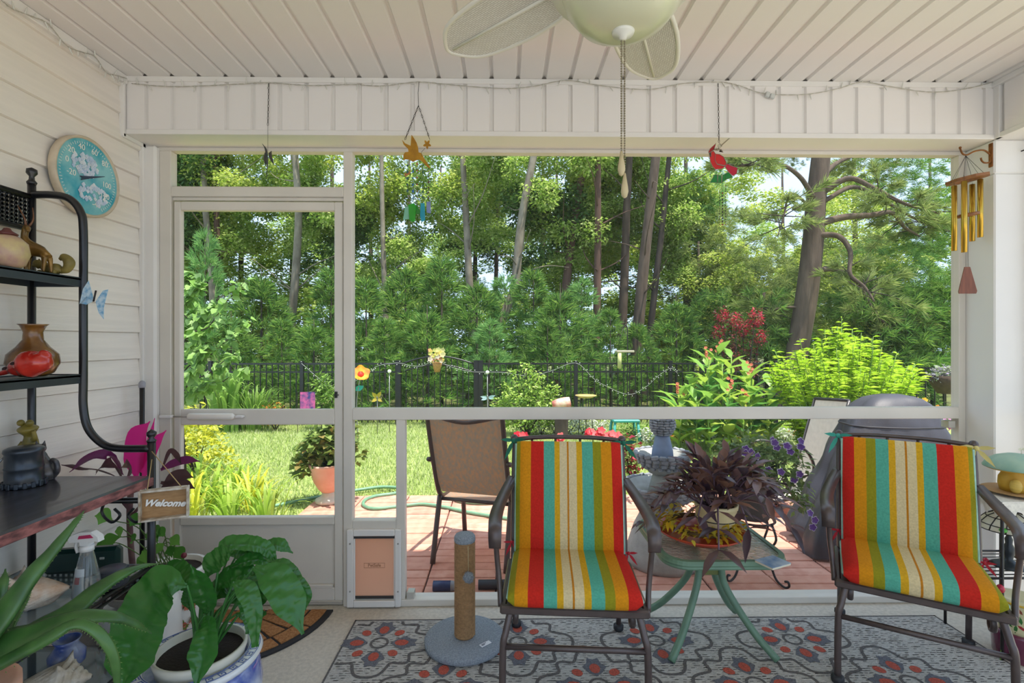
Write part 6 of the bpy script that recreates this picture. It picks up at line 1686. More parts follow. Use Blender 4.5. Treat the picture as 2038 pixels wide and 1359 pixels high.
# pothos
t = thing('pothos_plant', 'green heart-leaved vine growing in the white ceramic planter', 'plant', p0 + Vector((0, 0, .325)))
b, st = MB(), MB(); L_po = leafmat('pothos_leaves', ['4E8A34', '6CA846', '86BE58', '3F7A2C'], .4, .35)
for (x_, y_), (dx, dz), sz in (((222, 1035), (-.6, .5), .085), ((236, 1048), (.4, -.7), .04), ((238, 1068), (-.9, -.3), .075), ((215, 1084), (-.9, .1), .05), ((262, 1075), (.5, .4), .05), ((280, 1042), (-.6, .6), .07), ((296, 1048), (.7, -.5), .08), ((285, 1095), (.5, -.7), .06), ((290, 1112), (-.6, -.2), .05), ((327, 1066), (-.4, .6), .06), ((338, 1072), (.9, -.1), .06), ((326, 1082), (-.5, -.5), .05), ((335, 1088), (.5, -.5), .05), ((348, 1090), (.8, -.5), .065), ((300, 1060), (.8, .2), .07)):
    q = P(x_, y_, Y=2.18); st.tube(curve([p0 + Vector((rnd.uniform(-.05, .05), -.02, .32)), (p0 + Vector((0, -.02, .32))).lerp(q, .6) + Vector((rnd.uniform(-.04, .04), 0, .05)), q], 6), .0022, 5)
    d = Vector((dx, -.3, dz)); blade(b, [q, q + d * sz * .5, q + d * sz + Vector((0, 0, -.015))], [.012, sz * .85, .004], (0, -1, .5), .15)
b.build('leaves', L_po, t, world=True); st.build('stems', mat('vine_green', '5E7A3A', .5), t, world=True)
MB().ball(P(366, 1105, Y=2.15), .012, 8, 6).build('flower_bud', mat('bud_maroon', '6A1F2A', .5), t, world=True)
# ti plant
tp = Vector((P(262, 1190, Y=2.28).x, 2.30, 0))
t = thing('nursery_pot', 'dark nursery pot of the pink ti plant in the corner', 'flower pot', tp)
MB().lathe([(.09, 0), (.12, .22), (.125, .23), (.112, .23), (0, .21)], 24, tp).build('pot', M_potd, t, world=True)
t = thing('ti_plant', 'tall ti plant with hot pink and purple leaves in the corner', 'plant', tp + Vector((0, 0, .21)))
b = MB(); b.tube(curve([tp + Vector((0, 0, .2)), P(260, 1080, Y=2.28), P(258, 1015, Y=2.27), P(262, 960, Y=2.26)], 6), [.012] * 19, 8)
b.tube(curve([P(258, 1015, Y=2.27), P(240, 990, Y=2.26), P(232, 950, Y=2.25)], 5), .007, 7); b.tube(curve([P(259, 1030, Y=2.27), P(290, 990, Y=2.27), P(300, 940, Y=2.26)], 5), .007, 7)
b.build('cane', mat('cane_brown', '5E3A44', .7, col2='7A5A52', vscale=30), t, world=True)
for nm_, cols, lst in (('pink_leaf', ['D81F86', 'E83A9A'], (([(272, 950), (268, 915), (276, 870), (299, 838)], [.02, .09, .10, .004]), ([(285, 955), (296, 915), (312, 880), (331, 856)], [.015, .06, .05, .004]), ([(280, 940), (290, 905), (300, 870), (308, 832)], [.012, .03, .025, .003]))),
                     ('purple_leaf', ['8A3A78', '6A2A58', 'A04A86'], (([(245, 945), (225, 908), (180, 912), (138, 940)], [.012, .05, .055, .004]), ([(320, 935), (345, 922), (372, 915), (398, 918)], [.012, .035, .035, .004]))),
                     ('dark_leaf', ['4A3440', '5E4048', '3E4A34'], (([(245, 955), (228, 922), (205, 925), (190, 945)], [.012, .045, .05, .004]), ([(235, 950), (200, 935), (160, 930), (122, 925)], [.01, .045, .03, .004]), ([(252, 955), (262, 930), (250, 922), (236, 938)], [.01, .035, .035, .004]), ([(322, 935), (338, 898), (352, 906), (361, 924)], [.008, .02, .025, .003]), ([(320, 975), (345, 950), (365, 945), (385, 950)], [.012, .05, .05, .004]), ([(320, 960), (345, 965), (370, 965), (388, 972)], [.012, .045, .045, .004])))):
    for pts_, ws in lst:
        b = MB(); blade(b, pxp(pts_, 2.24, 2.2) if pts_[-1][0] > 240 else pxp(pts_, 2.2, 1.9), ws, (0, -1, .25), .15); b.build(nm_, leafmat(nm_, cols, .4, .45), t, world=True)
# broom in the corner
br = P(283, 757, Y=2.42)
t = thing('corner_broom', 'black-handled broom with grey cap standing in the corner', 'broom', (br.x, 2.42, 0))
MB().tube([(br.x, 2.42, .28), (br.x, 2.42, br.z - .03)], .011, 10).build('handle', mat('handle_black', '1A1A1C', .35), t, world=True)
MB().lathe([(.012, -.035), (.0145, -.03), (.0145, -.012), (.008, -.002), (0, 0)], 14, (br.x, 2.42, br.z)).build('cap', mat('cap_silver', '9C9AA0', .4), t, world=True)
b = MB()
for k in range(60):
    a = rnd.uniform(0, 6.28); q = rnd.random(); b.tube([(br.x + .015 * q * math.cos(a), 2.42 + .01 * q * math.sin(a), .3), (br.x + .06 * q * math.cos(a), 2.42 + .03 * q * math.sin(a), .005)], .002, 4)
b.build('bristles', mat('bristle_black', '202022', .6), t, world=True)

# ---- peace lily in the blue and white pot
L0 = Vector((P(394, 1300, Y=1.60).x, 1.60, 0)); RZ = .345
t = thing('blue_white_pot', 'blue and white porcelain fishbowl planter at the front left', 'planter', L0)
M_bw = mat('porcelain_blue', '2A4AA8', .15, col2='C8D2E8', vscale=11, coat=.6); M_pw = mat('porcelain_white', 'DDE0E2', .15, coat=.6)
bd = MB().lathe([(.11, 0), (.13, .02), (.175, .14), (.185, .23), (.175, .30), (.165, .318)], 48, L0).build('body', M_bw, t, world=True)
rm = MB().lathe([(.165, .316), (.178, .322), (.185, .335), (.178, .345), (.146, .345), (.14, .33), (.135, .28)], 48, L0).build('rim', M_pw, t, world=True)
M_key = mat('glaze_line', '4A66A8', .2)
for r_ in (.149, .176): MB().tube([L0 + Vector((r_ * math.cos(k * .105), r_ * math.sin(k * .105), .3455)) for k in range(60)], .0012, 4, closed=True).build('rim_line', M_key, rm, world=True)
for k in range(30):      # key fret on the rim
    M_ = T(L0 + Vector((0, 0, .3452))) @ Matrix.Rotation(k * 2 * math.pi / 30, 4, 'Z'); b = MB()
    for bx_ in ((.153, -.012, .155, .010), (.153, -.012, .172, -.010), (.170, -.012, .172, .006), (.160, .004, .172, .006), (.160, -.005, .162, .006), (.160, -.005, .166, -.003)):
        b.box((bx_[0], bx_[1], 0), (bx_[2], bx_[3], .0008))
    b.xf(M_).build('key_fret', M_key, rm, world=True)
I0 = L0 + Vector((.01, 0, .17))
t = thing('inner_pot', 'white inner nursery pot standing in the porcelain planter', 'flower pot', I0)
MB().lathe([(.09, 0), (.125, .17), (.13, .185), (.13, .20), (.122, .20), (.118, .17), (0, .165)], 40, I0).build('pot', mat('plastic_ivory', 'DAD6C8', .4), t, world=True)
MB().lathe([(0, .176), (.12, .176)], 24, I0, cap=False).build('soil', M_soil, t, world=True)
so = I0 + Vector((0, 0, .176))
t = thing('peace_lily', 'peace lily with large drooping dark green leaves', 'plant', so)
L_lily = leafmat('lily_leaves', ['1F5420', '2A6628', '387A2E', '184620'], .25, .3, .6)
M_lst = mat('lily_stem', '3E7A38', .4)
LILY = [  # leaf path px (base -> tip), widths, depth start, end
    ([(372, 1165), (325, 1165), (285, 1230), (262, 1310), (238, 1380)], [.015, .14, .15, .13, .01], 1.52, 1.36),
    ([(372, 1168), (352, 1150), (332, 1142), (308, 1172)], [.015, .10, .10, .01], 1.62, 1.70),
    ([(408, 1222), (410, 1195), (398, 1160), (380, 1124)], [.015, .075, .07, .004], 1.60, 1.58),
    ([(408, 1225), (412, 1250), (405, 1300), (388, 1372)], [.012, .06, .085, .01], 1.52, 1.42),
    ([(411, 1148), (425, 1122), (445, 1105), (466, 1092)], [.015, .085, .08, .01], 1.62, 1.66),
    ([(440, 1098), (455, 1082), (500, 1082), (530, 1092), (552, 1120)], [.015, .06, .06, .05, .01], 1.66, 1.74),
    ([(480, 1088), (520, 1090), (555, 1084), (583, 1101)], [.015, .05, .055, .005], 1.74, 1.80),
    ([(455, 1130), (490, 1115), (520, 1112), (548, 1126)], [.012, .05, .05, .01], 1.68, 1.72),
    ([(505, 1128), (545, 1150), (575, 1195), (603, 1262)], [.02, .10, .10, .01], 1.62, 1.58),
    ([(465, 1158), (490, 1175), (505, 1215), (508, 1288)], [.02, .06, .05, .02], 1.56, 1.52),
    ([(430, 1175), (455, 1150), (490, 1140), (515, 1150)], [.015, .08, .07, .01], 1.64, 1.70),
    ([(425, 1195), (440, 1175), (460, 1165), (485, 1168)], [.015, .09, .09, .02], 1.66, 1.72),
    ([(490, 1145), (505, 1165), (515, 1190), (508, 1210)], [.015, .06, .06, .01], 1.66, 1.64),
    ([(520, 1130), (560, 1125), (585, 1150), (592, 1180)], [.012, .05, .05, .01], 1.70, 1.72),
    ([(560, 1150), (590, 1160), (605, 1185), (606, 1215)], [.012, .05, .05, .01], 1.68, 1.68),
    ([(515, 1150), (535, 1165), (545, 1185), (550, 1196)], [.012, .045, .045, .01], 1.70, 1.72),
    ([(470, 1222), (495, 1225), (515, 1222), (530, 1220)], [.01, .04, .04, .01], 1.60, 1.60),
    ([(400, 1190), (385, 1165), (362, 1160), (345, 1180)], [.012, .06, .06, .006], 1.68, 1.74),
    ([(450, 1200), (478, 1185), (500, 1190), (520, 1215)], [.012, .06, .06, .006], 1.66, 1.70),
    ([(535, 1140), (570, 1165), (590, 1200), (598, 1235)], [.012, .06, .06, .006], 1.72, 1.72),
    ([(455, 1105), (480, 1100), (515, 1105), (540, 1135)], [.012, .06, .06, .006], 1.72, 1.76),
    ([(476, 1170), (488, 1195), (496, 1225), (492, 1262)], [.012, .045, .04, .01], 1.60, 1.56),
    ([(376, 1210), (372, 1195), (375, 1175), (380, 1160)], [.01, .035, .03, .005], 1.66, 1.66),
]
for pts_, ws, ya_, yb_ in LILY:
    path = pxp(pts_, ya_, yb_); b = MB(); blade(b, path, ws, (.1, -.55, .85) if pts_[0][1] < 1200 else (0, -1, .3),   .14, n=12, wav=.06, vein=.0016); o = b.build('leaf', L_lily, t, world=True)
    a = so + Vector((rnd.uniform(-.04, .04), rnd.uniform(-.03, .03), -.01))
    MB().tube(curve([a, a.lerp(path[0], .5) + Vector((0, 0, .03)), path[0]], 5), [.005, .0048, .0046, .0044, .0042, .004, .0038, .0036, .0034, .0032, .003], 6).build('stem', M_lst, o, world=True)

# ---- aloe on a stool at the near left
A0 = P(-110, 1350, Y=1.0)
t = thing('plant_stool', 'dark wooden stool holding the aloe at the near left', 'stool', (A0.x, 1.0, 0))
MB().lathe([(.13, .40), (.14, .405), (.14, .425), (.13, .43)], 28, (A0.x, 1.0, 0)).build('seat', MATS['worktop_wood'], t, world=True)
for k in range(3): a = k * 2.09 + .5; MB().tube([(A0.x + .09 * math.cos(a), 1.0 + .09 * math.sin(a), .41), (A0.x + .13 * math.cos(a), 1.0 + .13 * math.sin(a), 0)], .014, 8).build('leg', MATS['worktop_wood'], t, world=True)
t = thing('aloe_pot', 'terracotta pot of the aloe on the stool', 'flower pot', (A0.x, 1.0, .43))
MB().lathe([(.07, 0), (.10, .17), (.11, .175), (.11, .205), (.098, .205), (0, .19)], 28, (A0.x, 1.0, .43)).build('pot', M_terra, t, world=True)
t = thing('aloe_plant', 'large spiky aloe with arching fleshy leaves at the near left', 'plant', (A0.x, 1.0, .625))
M_aloe = mat('aloe_skin', '2C5226', .35, col2='446E34', vscale=16, spec=.5); M_th = mat('aloe_thorn', '7A9A54', .5)
rt = Vector((A0.x, 1.0, .64))
ALOE = [([(0, 1305), (80, 1265), (150, 1232), (220, 1228), (265, 1240), (302, 1261)], [.11, .095, .065, .036, .027, .018, .003], 1.02, 1.18),
        ([(60, 1270), (140, 1220), (185, 1182), (235, 1148), (280, 1128), (317, 1121)], [.06, .06, .05, .042, .03, .016, .003], 1.06, 1.30),
        ([(0, 1238), (60, 1152), (110, 1092), (150, 1040), (167, 1017)], [.07, .062, .042, .028, .015, .003], 1.04, 1.16),
        ([(90, 1275), (140, 1245), (172, 1245), (205, 1270), (228, 1312), (236, 1375)], [.03, .03, .022, .02, .02, .018, .012], 1.0, 1.04),
        ([(-10, 1220), (6, 1165), (11, 1132)], [.05, .03, .022, .003], 1.1, 1.14),
        ([(0, 1290), (30, 1235), (50, 1200), (64, 1172)], [.03, .02, .014, .01, .002], 1.12, 1.2),
        ([(-160, 1200), (-210, 1120), (-240, 1060)], [.08, .06, .04, .003], .98, .95), ([(-180, 1290), (-260, 1260), (-330, 1280)], [.08, .06, .04, .003], .95, .9), ([(-120, 1200), (-115, 1100), (-100, 1040)], [.08, .06, .04, .003], 1.02, 1.05)]
for pts_, ws, ya_, yb_ in ALOE:
    b = MB(); pts3, w3 = blade(b, [rt] + pxp(pts_, ya_, yb_), ws, (.1, -.5, .85), .1, thick=.012); o = b.build('leaf', M_aloe, t, world=True)
    b = MB()
    for i in range(6, len(pts3) - 2):
        t_ = (pts3[i + 1] - pts3[i - 1]).normalized(); s_ = t_.cross(Vector((.1, -.5, .85))).normalized()
        for s in (-1, 1): e = pts3[i] + s_ * s * w3[i] * .5; b.tube([e - s_ * s * .001, e + s_ * s * .0026 + t_ * .0014], [.001, .0002], 4)
    b.build('thorns', M_th, o, world=True, kind='stuff')
# ================================================================ ceiling fan
F1 = Vector((P(1240, 65, Y=1.25).x, 1.25, 0))
fan = thing('ceiling_fan', 'cream ceiling fan with wicker blades and a bowl light', 'ceiling fan', (F1.x, F1.y, CEIL))
M_fan = mat('fan_cream', 'E6E3D6', .4, var=.02, vscale=5); M_bowl = mat('bowl_glass', 'D4D3B4', .3, spec=.5, coat=.3)
MB().lathe([(.06, -.03), (.065, 0)], 28, (F1.x, F1.y, CEIL)).build('canopy', M_fan, fan, world=True)
MB().tube([(F1.x, F1.y, CEIL - .03), (F1.x, F1.y, CEIL - .14)], .014, 12).build('downrod', M_fan, fan, world=True)
MB().lathe([(.05, 2.235), (.10, 2.245), (.145, 2.275), (.15, 2.33), (.13, 2.39), (.07, 2.43), (.02, 2.44)], 40, (F1.x, F1.y, 0)).build('motor_housing', M_fan, fan, world=True)
MB().lathe([(.0, 2.1), (.06, 2.105), (.11, 2.13), (.142, 2.17), (.155, 2.21), (.155, 2.225), (.148, 2.225)], 48, (F1.x, F1.y, 0)).build('light_bowl', M_bowl, fan, world=True)
MB().lathe([(.15, 2.205), (.178, 2.212), (.182, 2.225), (.165, 2.238), (.10, 2.245)], 48, (F1.x, F1.y, 0)).build('bowl_collar', M_fan, fan, world=True)
MB().lathe([(.0, 2.082), (.008, 2.083), (.011, 2.09), (.026, 2.096), (.029, 2.104), (.02, 2.108)], 28, (F1.x, F1.y, 0)).build('finial', M_fan, fan, world=True)
# wicker blade: rim, woven panel, spine
M_wick = bpy.data.materials.new('wicker_cream'); M_wick.use_nodes = True
_N = M_wick.node_tree.nodes; _L = M_wick.node_tree.links; _b = _N['Principled BSDF']; _b.inputs['Roughness'].default_value = .7
_tc = _N.new('ShaderNodeTexCoord'); _br = _N.new('ShaderNodeTexBrick'); _br.inputs['Scale'].default_value = 55; _br.inputs['Mortar Size'].default_value = .035; _br.inputs['Brick Width'].default_value = .9; _br.inputs['Row Height'].default_value = .32
_br.inputs['Color1'].default_value = srgb('E8E6DE'); _br.inputs['Color2'].default_value = srgb('DEDBD2'); _br.inputs['Mortar'].default_value = srgb('B4B0A6')
_L.new(_tc.outputs['Object'], _br.inputs['Vector']); _L.new(_br.outputs['Color'], _b.inputs['Base Color'])
_bp = _N.new('ShaderNodeBump'); _bp.inputs['Strength'].default_value = .6; _bp.inputs['Distance'].default_value = .002; _bp.invert = True; _L.new(_br.outputs['Fac'], _bp.inputs['Height']); _L.new(_bp.outputs[0], _b.inputs['Normal'])
out_ = [(.16, -.055), (.24, -.085), (.36, -.10), (.50, -.092), (.58, -.07), (.63, -.025), (.642, .0), (.63, .025), (.58, .07), (.50, .092), (.36, .10), (.24, .085), (.16, .055)]
oc = [tuple(p)[:2] for p in curve([(x, y, 0) for x, y in out_], 4)]
me_bl = MB().prism(oc, .006).mesh('blade', M_wick)
me_rim = MB().tube([(x, y, .003) for x, y in oc], .0075, 8, closed=True).mesh('blade_rim', M_fan)
me_sp = MB().tube([(.16, 0, -.001), (.62, 0, -.001)], .005, 6).mesh('blade_spine', M_fan)
me_arm = MB().prism([(.10, -.02), (.2, -.035), (.24, 0), (.2, .035), (.10, .02)], .005, T((0, 0, -.0065))).mesh('blade_iron', M_fan)
for k in range(5):
    o = link('blade', me_bl, fan); o.location = (0, 0, 2.295 - CEIL); o.rotation_euler = (R(9), 0, R(66.5 + 72 * k))
    for nm, me in (('blade_rim', me_rim), ('blade_spine', me_sp), ('blade_iron', me_arm)): link(nm, me, o)
M_bead = mat('chain_brass', '8A8068', .35, .6)
for dx, y_end, fob in ((-.004, 1.80, .035), (.004, 1.745, .05)):
    b = MB(); z_ = 2.085
    while z_ > y_end: b.ball((F1.x + dx, F1.y, z_), .0026, 6, 4); z_ -= .0062
    c_ = b.build('pull_chain', M_bead, fan, world=True)
    MB().lathe([(.003, 0), (.0085, -.035), (.0095, -.045), (.006, -.058), (0, -.062)], 14, (F1.x + dx, F1.y, y_end + .004)).build('fob', mat('fob_wood', 'C4B48C', .5), c_, world=True)

# ================================================================ indoor string lights along the header
def lights(name, label, path, n_b, seed):
    r2 = random.Random(seed); w_ = curve(path, 6)
    t = thing(name, label, 'string light', w_[0])
    b = MB()
    for s in (0, math.pi): b.tube([p + Vector((0, .002 * math.cos(i * 2.2 + s), .002 * math.sin(i * 2.2 + s))) for i, p in enumerate(w_)], .0013, 5)
    b.build('wire', mat('wire_clear', 'B9B4A6', .4), t, world=True)
    me = MB().lathe([(.0026, 0), (.003, .012), (.0022, .013), (.0024, .02), (.0008, .03)], 8).mesh('bulb', mat('bulb_clear', 'D8D6CC', .15, spec=.7))
    for k in range(n_b):
        p = w_[int((k + .5) * len(w_) / n_b)]; o = link('bulb', me, t); o.location = p - w_[0]; up_ = r2.random() < .4
        o.rotation_euler = (R(r2.uniform(-25, 25)) + (0 if up_ else math.pi), R(r2.uniform(-30, 30)), 0)
    return t
pth = [(262, 166), (330, 172), (400, 171), (480, 167), (535, 165), (620, 170), (700, 168), (760, 171), (832, 163), (900, 169), (1000, 176), (1060, 172), (1128, 160), (1200, 171), (1290, 178), (1360, 166), (1430, 163), (1470, 170), (1520, 186), (1600, 188), (1665, 177), (1716, 163), (1770, 172), (1850, 183), (1920, 177), (1988, 160)]
t = lights('string_light', 'clear mini string lights swagged along the header beam', [P(x, y, Y=HF - .012) for x, y in pth], 58, 3)
p = P(1532, 190, Y=HF - .016)
M_ = T(p) @ Matrix.Rotation(R(18), 4, 'Y'); b = MB().cbox((-.022, -.008, -.012), (-.001, .008, .012), .003); b.cbox((.001, -.008, -.011), (.024, .008, .011), .003); b.xf(M_).build('connector', mat('connector_clear', 'C4C6C2', .2, spec=.6), t, world=True)
lights('string_light', 'clear mini string lights along the top of the siding wall', [Vector((XL + .024, y_, CEIL - .02 - .018 * (k % 3))) for k, y_ in enumerate([2.36, 2.3, 2.24, 2.18, 2.12, 2.04, 1.96, 1.88, 1.8, 1.72, 1.64, 1.55, 1.45])], 26, 5)

# ================================================================ ornaments hanging from the header
M_chain = mat('chain_dark', '3B342C', .5, .5)
def chain(mb, a, b_, link_=.014, r=.0011):
    a, b_ = Vector(a), Vector(b_); n = max(2, int((b_ - a).length / link_)); d = (b_ - a) / n
    for k in range(n):
        c_ = a + d * (k + .5); u = d.normalized(); s_ = (u.cross(Vector((0, 1, 0))) if k % 2 else u.cross(Vector((1, 0, 0))))
        if s_.length < .1: s_ = u.orthogonal()
        s_.normalize(); mb.tube([c_ + u * (.62 * d.length * math.cos(q * 1.047)) + s_ * (.0032 * math.sin(q * 1.047)) for q in range(6)], r, 4, closed=True)
def plate(root, name, pts, Y, m, th=.003, par=None):
    out = [P(x, y, Y=Y) for x, y in pts]; n = len(out)
    ar = sum(out[i].x * out[(i + 1) % n].z - out[(i + 1) % n].x * out[i].z for i in range(n))
    if ar < 0: out.reverse()
    return MB().add([tuple(p) for p in out] + [tuple(p + Vector((0, th, 0))) for p in out], [tuple(range(n)), tuple(reversed(range(n, 2 * n)))] + [(k, n + k, n + (k + 1) % n, (k + 1) % n) for k in range(n)]).build(name, m, par or root, world=True)
HY = HF - .016
# dark hummingbird seen edge-on
t = thing('hanging_hummingbird', 'dark hummingbird ornament on a chain above the screen door', 'ornament', P(535, 166, Y=HY))
b = MB(); chain(b, P(535, 166, Y=HY), P(533, 250, Y=HY)); b.tube([P(533, 250, Y=HY), P(533, 300, Y=HY)], .0008, 4); b.build('chain', M_chain, t, world=True)
M_hum = mat('hummer_green', '3A4A4C', .35, .4, col2='5A5048', vscale=40)
MB().tube(curve([P(522, 286, Y=HY), P(529, 297, Y=HY), P(531, 312, Y=HY), P(532, 330, Y=HY), P(530, 356, Y=HY)], 4), [.001, .0015, .002, .004, .005, .0055, .006, .006, .0055, .005, .0045, .004, .003, .002, .0018, .0015, .001], 8).build('body', M_hum, t, world=True)
plate(t, 'wing', [(534, 305), (540, 300), (541, 312), (546, 328), (540, 322), (535, 312)], HY - .004, M_hum)
plate(t, 'wing', [(531, 308), (527, 303), (524, 315), (528, 330), (532, 318)], HY + .006, M_hum)

# yellow metal hummingbird chime
t = thing('hummingbird_chime', 'yellow metal hummingbird wind chime with coloured glass pieces', 'wind chime', P(832, 163, Y=HY))
b = MB(); b.tube([P(834, 163, Y=HY), P(832, 185, Y=HY), P(833, 210, Y=HY)], .0012, 5); b.build('cord', M_dk, t, world=True)
b = MB(); chain(b, P(833, 210, Y=HY), P(806, 278, Y=HY)); chain(b, P(833, 210, Y=HY), P(855, 277, Y=HY)); b.build('chain', M_chain, t, world=True)
M_yb = mat('chime_ochre', 'B8871C', .45, .3, col2='A07018', vscale=30)
bd = plate(t, 'bird_body', [(803, 320), (803, 308), (806, 303), (813, 302), (812, 296), (803, 287), (800, 278), (806, 285), (817, 290), (819, 268), (824, 275), (829, 284), (832, 293), (833, 303), (839, 305), (846, 318), (855, 331), (856, 336), (848, 330), (840, 321), (833, 317), (827, 319), (822, 322), (814, 317), (806, 317)], HY, M_yb)
fl_ = [(850 + 8.5 * (.72 + .28 * math.cos(5 * a * .314)) * math.cos(a * .314 + .3), 287 + 10 * (.72 + .28 * math.cos(5 * a * .314)) * math.sin(a * .314 + .3)) for a in range(20)]
plate(t, 'flower', fl_, HY - .004, M_yb)
MB().tube(curve([P(846, 295, Y=HY), P(839, 303, Y=HY), P(840, 312, Y=HY)], 5), .0009, 5).build('flower_stem', M_dk, t, world=True)
for px, y0_, y1_, m, py, pieces in ((811, 322, 400, 'teal', 0, None), (822, 320, 402, 'blue', 0, None), (830, 318, 402, 'rust', 0, None), (842, 322, 402, 'green', 0, None), (853, 335, 400, 'brown', 0, None)):
    c_ = {'teal': '2C5A58', 'blue': '2A6AA8', 'rust': 'A05A28', 'green': '3A6A4A', 'brown': '5A4030'}[m]; st = MB().tube([P(px, y0_, Y=HY), P(px, y1_, Y=HY)], .0006, 4).build('bead_string', M_chain, t, world=True)
    for k in range(6):
        q = P(px, y0_ + (y1_ - y0_) * (k + .6) / 6.2, Y=HY); MB().ball(q, rnd.choice((.003, .0042, .0055)), 8, 6, (1, 1, rnd.choice((1, 1.6)))).build('bead', mat('bead_' + m, c_, .2, spec=.6), st, world=True)
def glassm(name, c): return mat(name, c, .08, trans=.55, spec=.6)
plate(t, 'glass_piece', [(812, 345), (818, 335), (816, 346), (806, 352), (804, 344)], HY - .003, mat('glass_amber', 'A9743C', .3))
for pts_, nm, c_ in (([(806, 412), (813, 410), (814, 436), (802, 437)], 'glass_aqua', '9ADCC0'), ([(812, 408), (824, 404), (828, 412), (826, 440), (820, 442), (815, 438)], 'glass_green', '28C020'), ([(816, 418), (829, 408), (841, 427), (826, 425)], 'glass_deep_green', '0A9818'), ([(837, 404), (845, 404), (846, 438), (839, 441), (836, 430)], 'glass_cyan', '18B8D8'), ([(849, 402), (857, 400), (857, 425), (849, 423)], 'glass_lilac', '9CA8E0')):
    plate(t, 'glass_piece', pts_, HY + rnd.uniform(-.006, .006), glassm(nm, c_))

# stained glass cardinal
t = thing('cardinal_suncatcher', 'red stained glass cardinal suncatcher with bead strands', 'suncatcher', P(1430, 166, Y=HY))
b = MB(); chain(b, P(1429, 166, Y=HY), P(1431, 284, Y=HY)); b.build('chain', M_chain, t, world=True)
M_rg = mat('glass_cardinal', 'D81420', .12, trans=.25, spec=.6); M_lead = mat('lead_came', '9A8C7C', .35, .6)
def pane(name, pts_, m, Y=HY):
    o = plate(t, name, pts_, Y, m); MB().tube([P(x, y, Y=Y - .001) for x, y in pts_], .0013, 5, closed=True).build('lead_edge', M_lead, o, world=True)
pane('wing_pane', [(1424, 306), (1432, 307), (1440, 312), (1445, 322), (1445, 330), (1436, 328), (1427, 326), (1423, 318)], M_rg)
pane('body_pane', [(1411, 305), (1420, 300), (1424, 306), (1423, 318), (1427, 327), (1444, 331), (1437, 336), (1424, 337), (1418, 331), (1414, 322)], M_rg)
pane('head_pane', [(1425, 285), (1421, 298), (1411, 305), (1410, 302), (1413, 296)], mat('glass_crest', 'A81420', .12, trans=.25))
pane('tail_pane', [(1445, 325), (1456, 330), (1468, 334), (1466, 346), (1459, 350), (1451, 344), (1443, 332)], mat('glass_tail', 'C8143C', .12, trans=.25))
pane('mask_pane', [(1411, 304), (1415, 303), (1415, 312), (1412, 309)], M_dk, HY - .002)
for pts_ in ([(1413, 363), (1422, 347), (1428, 348), (1428, 364)], [(1428, 364), (1429, 348), (1436, 350), (1436, 364)], [(1436, 364), (1438, 348), (1450, 342), (1459, 353), (1446, 357)]): pane('leaf_pane', pts_, mat('glass_leaf', '128A3C', .12, trans=.35))
M_pf = mat('glass_petal', 'D8D2B8', .2, trans=.4)
for a in range(3): q = (1431 + 6 * math.cos(a * 2.1 - 1.3), 296 + 7 * math.sin(a * 2.1 - 1.3)); pane('petal_pane', [(1431, 296), (q[0] - 4, q[1]), (q[0], q[1] - 4), (q[0] + 4, q[1] + 2)], M_pf, HY - .003)
for px, y0_, n_, r_ in ((1432, 383, 13, .0022), (1438, 384, 11, .0038), (1444, 370, 15, .0026)):
    st = MB().tube([P(px, y0_ - 25, Y=HY), P(px, 450, Y=HY)], .0005, 4).build('bead_string', M_chain, t, world=True)
    for k in range(n_): MB().ball(P(px, y0_ + (447 - y0_) * k / (n_ - 1), Y=HY), r_, 7, 5).build('bead', mat('bead_red', '8A2A28', .25) if k in (0, n_ - 1) else mat('bead_black', '26262C', .25), st, world=True)

# ================================================================ brass wind chime on the post hook
hk = P(1973, 309, X=XR); HKY = hk.y
t = thing('wall_hook', 'rusty iron double hook bracket on the corner post', 'hook', hk)
M_rust = mat('rust_iron', '7A4A20', .6, .4, col2='95602A', vscale=30)
b = MB().cbox((XR - .006, HKY - .011, hk.z - .058), (XR, HKY + .011, hk.z + .058), .003); b.build('back_plate', M_rust, t, world=True)
pz = lambda x, y: P(x, y, Y=HKY - .004)
MB().tube(curve([Vector((XR - .003, HKY, hk.z + .002)), pz(1958, 299), pz(1940, 301), pz(1925, 308), pz(1916, 306), pz(1911, 296)], 6), .0038, 8).build('upper_arm', M_rust, t, world=True); MB().ball(pz(1911, 294), .006, 10, 7).build('arm_tip', M_rust, t, world=True)
MB().tube(curve([Vector((XR - .003, HKY, hk.z - .004)), pz(1970, 322), pz(1960, 324), pz(1954, 320), pz(1952, 314)], 6), .0038, 8).build('lower_hook', M_rust, t, world=True)
for dz in (-.045, .045): MB().tube([(XR - .0075, HKY, hk.z + dz), (XR - .004, HKY, hk.z + dz)], .004, 10).build('screw', M_rust, t, world=True)
hp_ = pz(1922, 310)
t = thing('wind_chime', 'brass tube wind chime with wooden ring and sail at the right post', 'wind chime', hp_)
M_cw = mat('chime_wood', '7A4A22', .5, col2='94602E', vscale=14, stretch=(1, 8, 1)); M_bt = mat('brass_tube', 'C8A440', .25, .75)
rc_ = Vector((P(1925, 357, Y=HKY - .01).x, HKY - .01, P(1925, 358, Y=HKY).z))
oct_ = [(.086 * math.cos(R(22.5 + 45 * k)), .086 * math.sin(R(22.5 + 45 * k))) for k in range(8)]; inn = [(x * .55, y * .55) for x, y in oct_]
vs = [(x, y, z_) for z_ in (-.006, .006) for x, y in oct_] + [(x, y, z_) for z_ in (-.006, .006) for x, y in inn]; fs = []
for k in range(8):
    j = (k + 1) % 8; fs += [(k, j, 8 + j, 8 + k), (16 + j, 16 + k, 24 + k, 24 + j), (8 + k, 8 + j, 24 + j, 24 + k), (j, k, 16 + k, 16 + j)]
MB().add(vs, fs).xf(T(rc_) @ Matrix.Rotation(R(-9), 4, 'Y')).build('wooden_ring', M_cw, t, world=True)
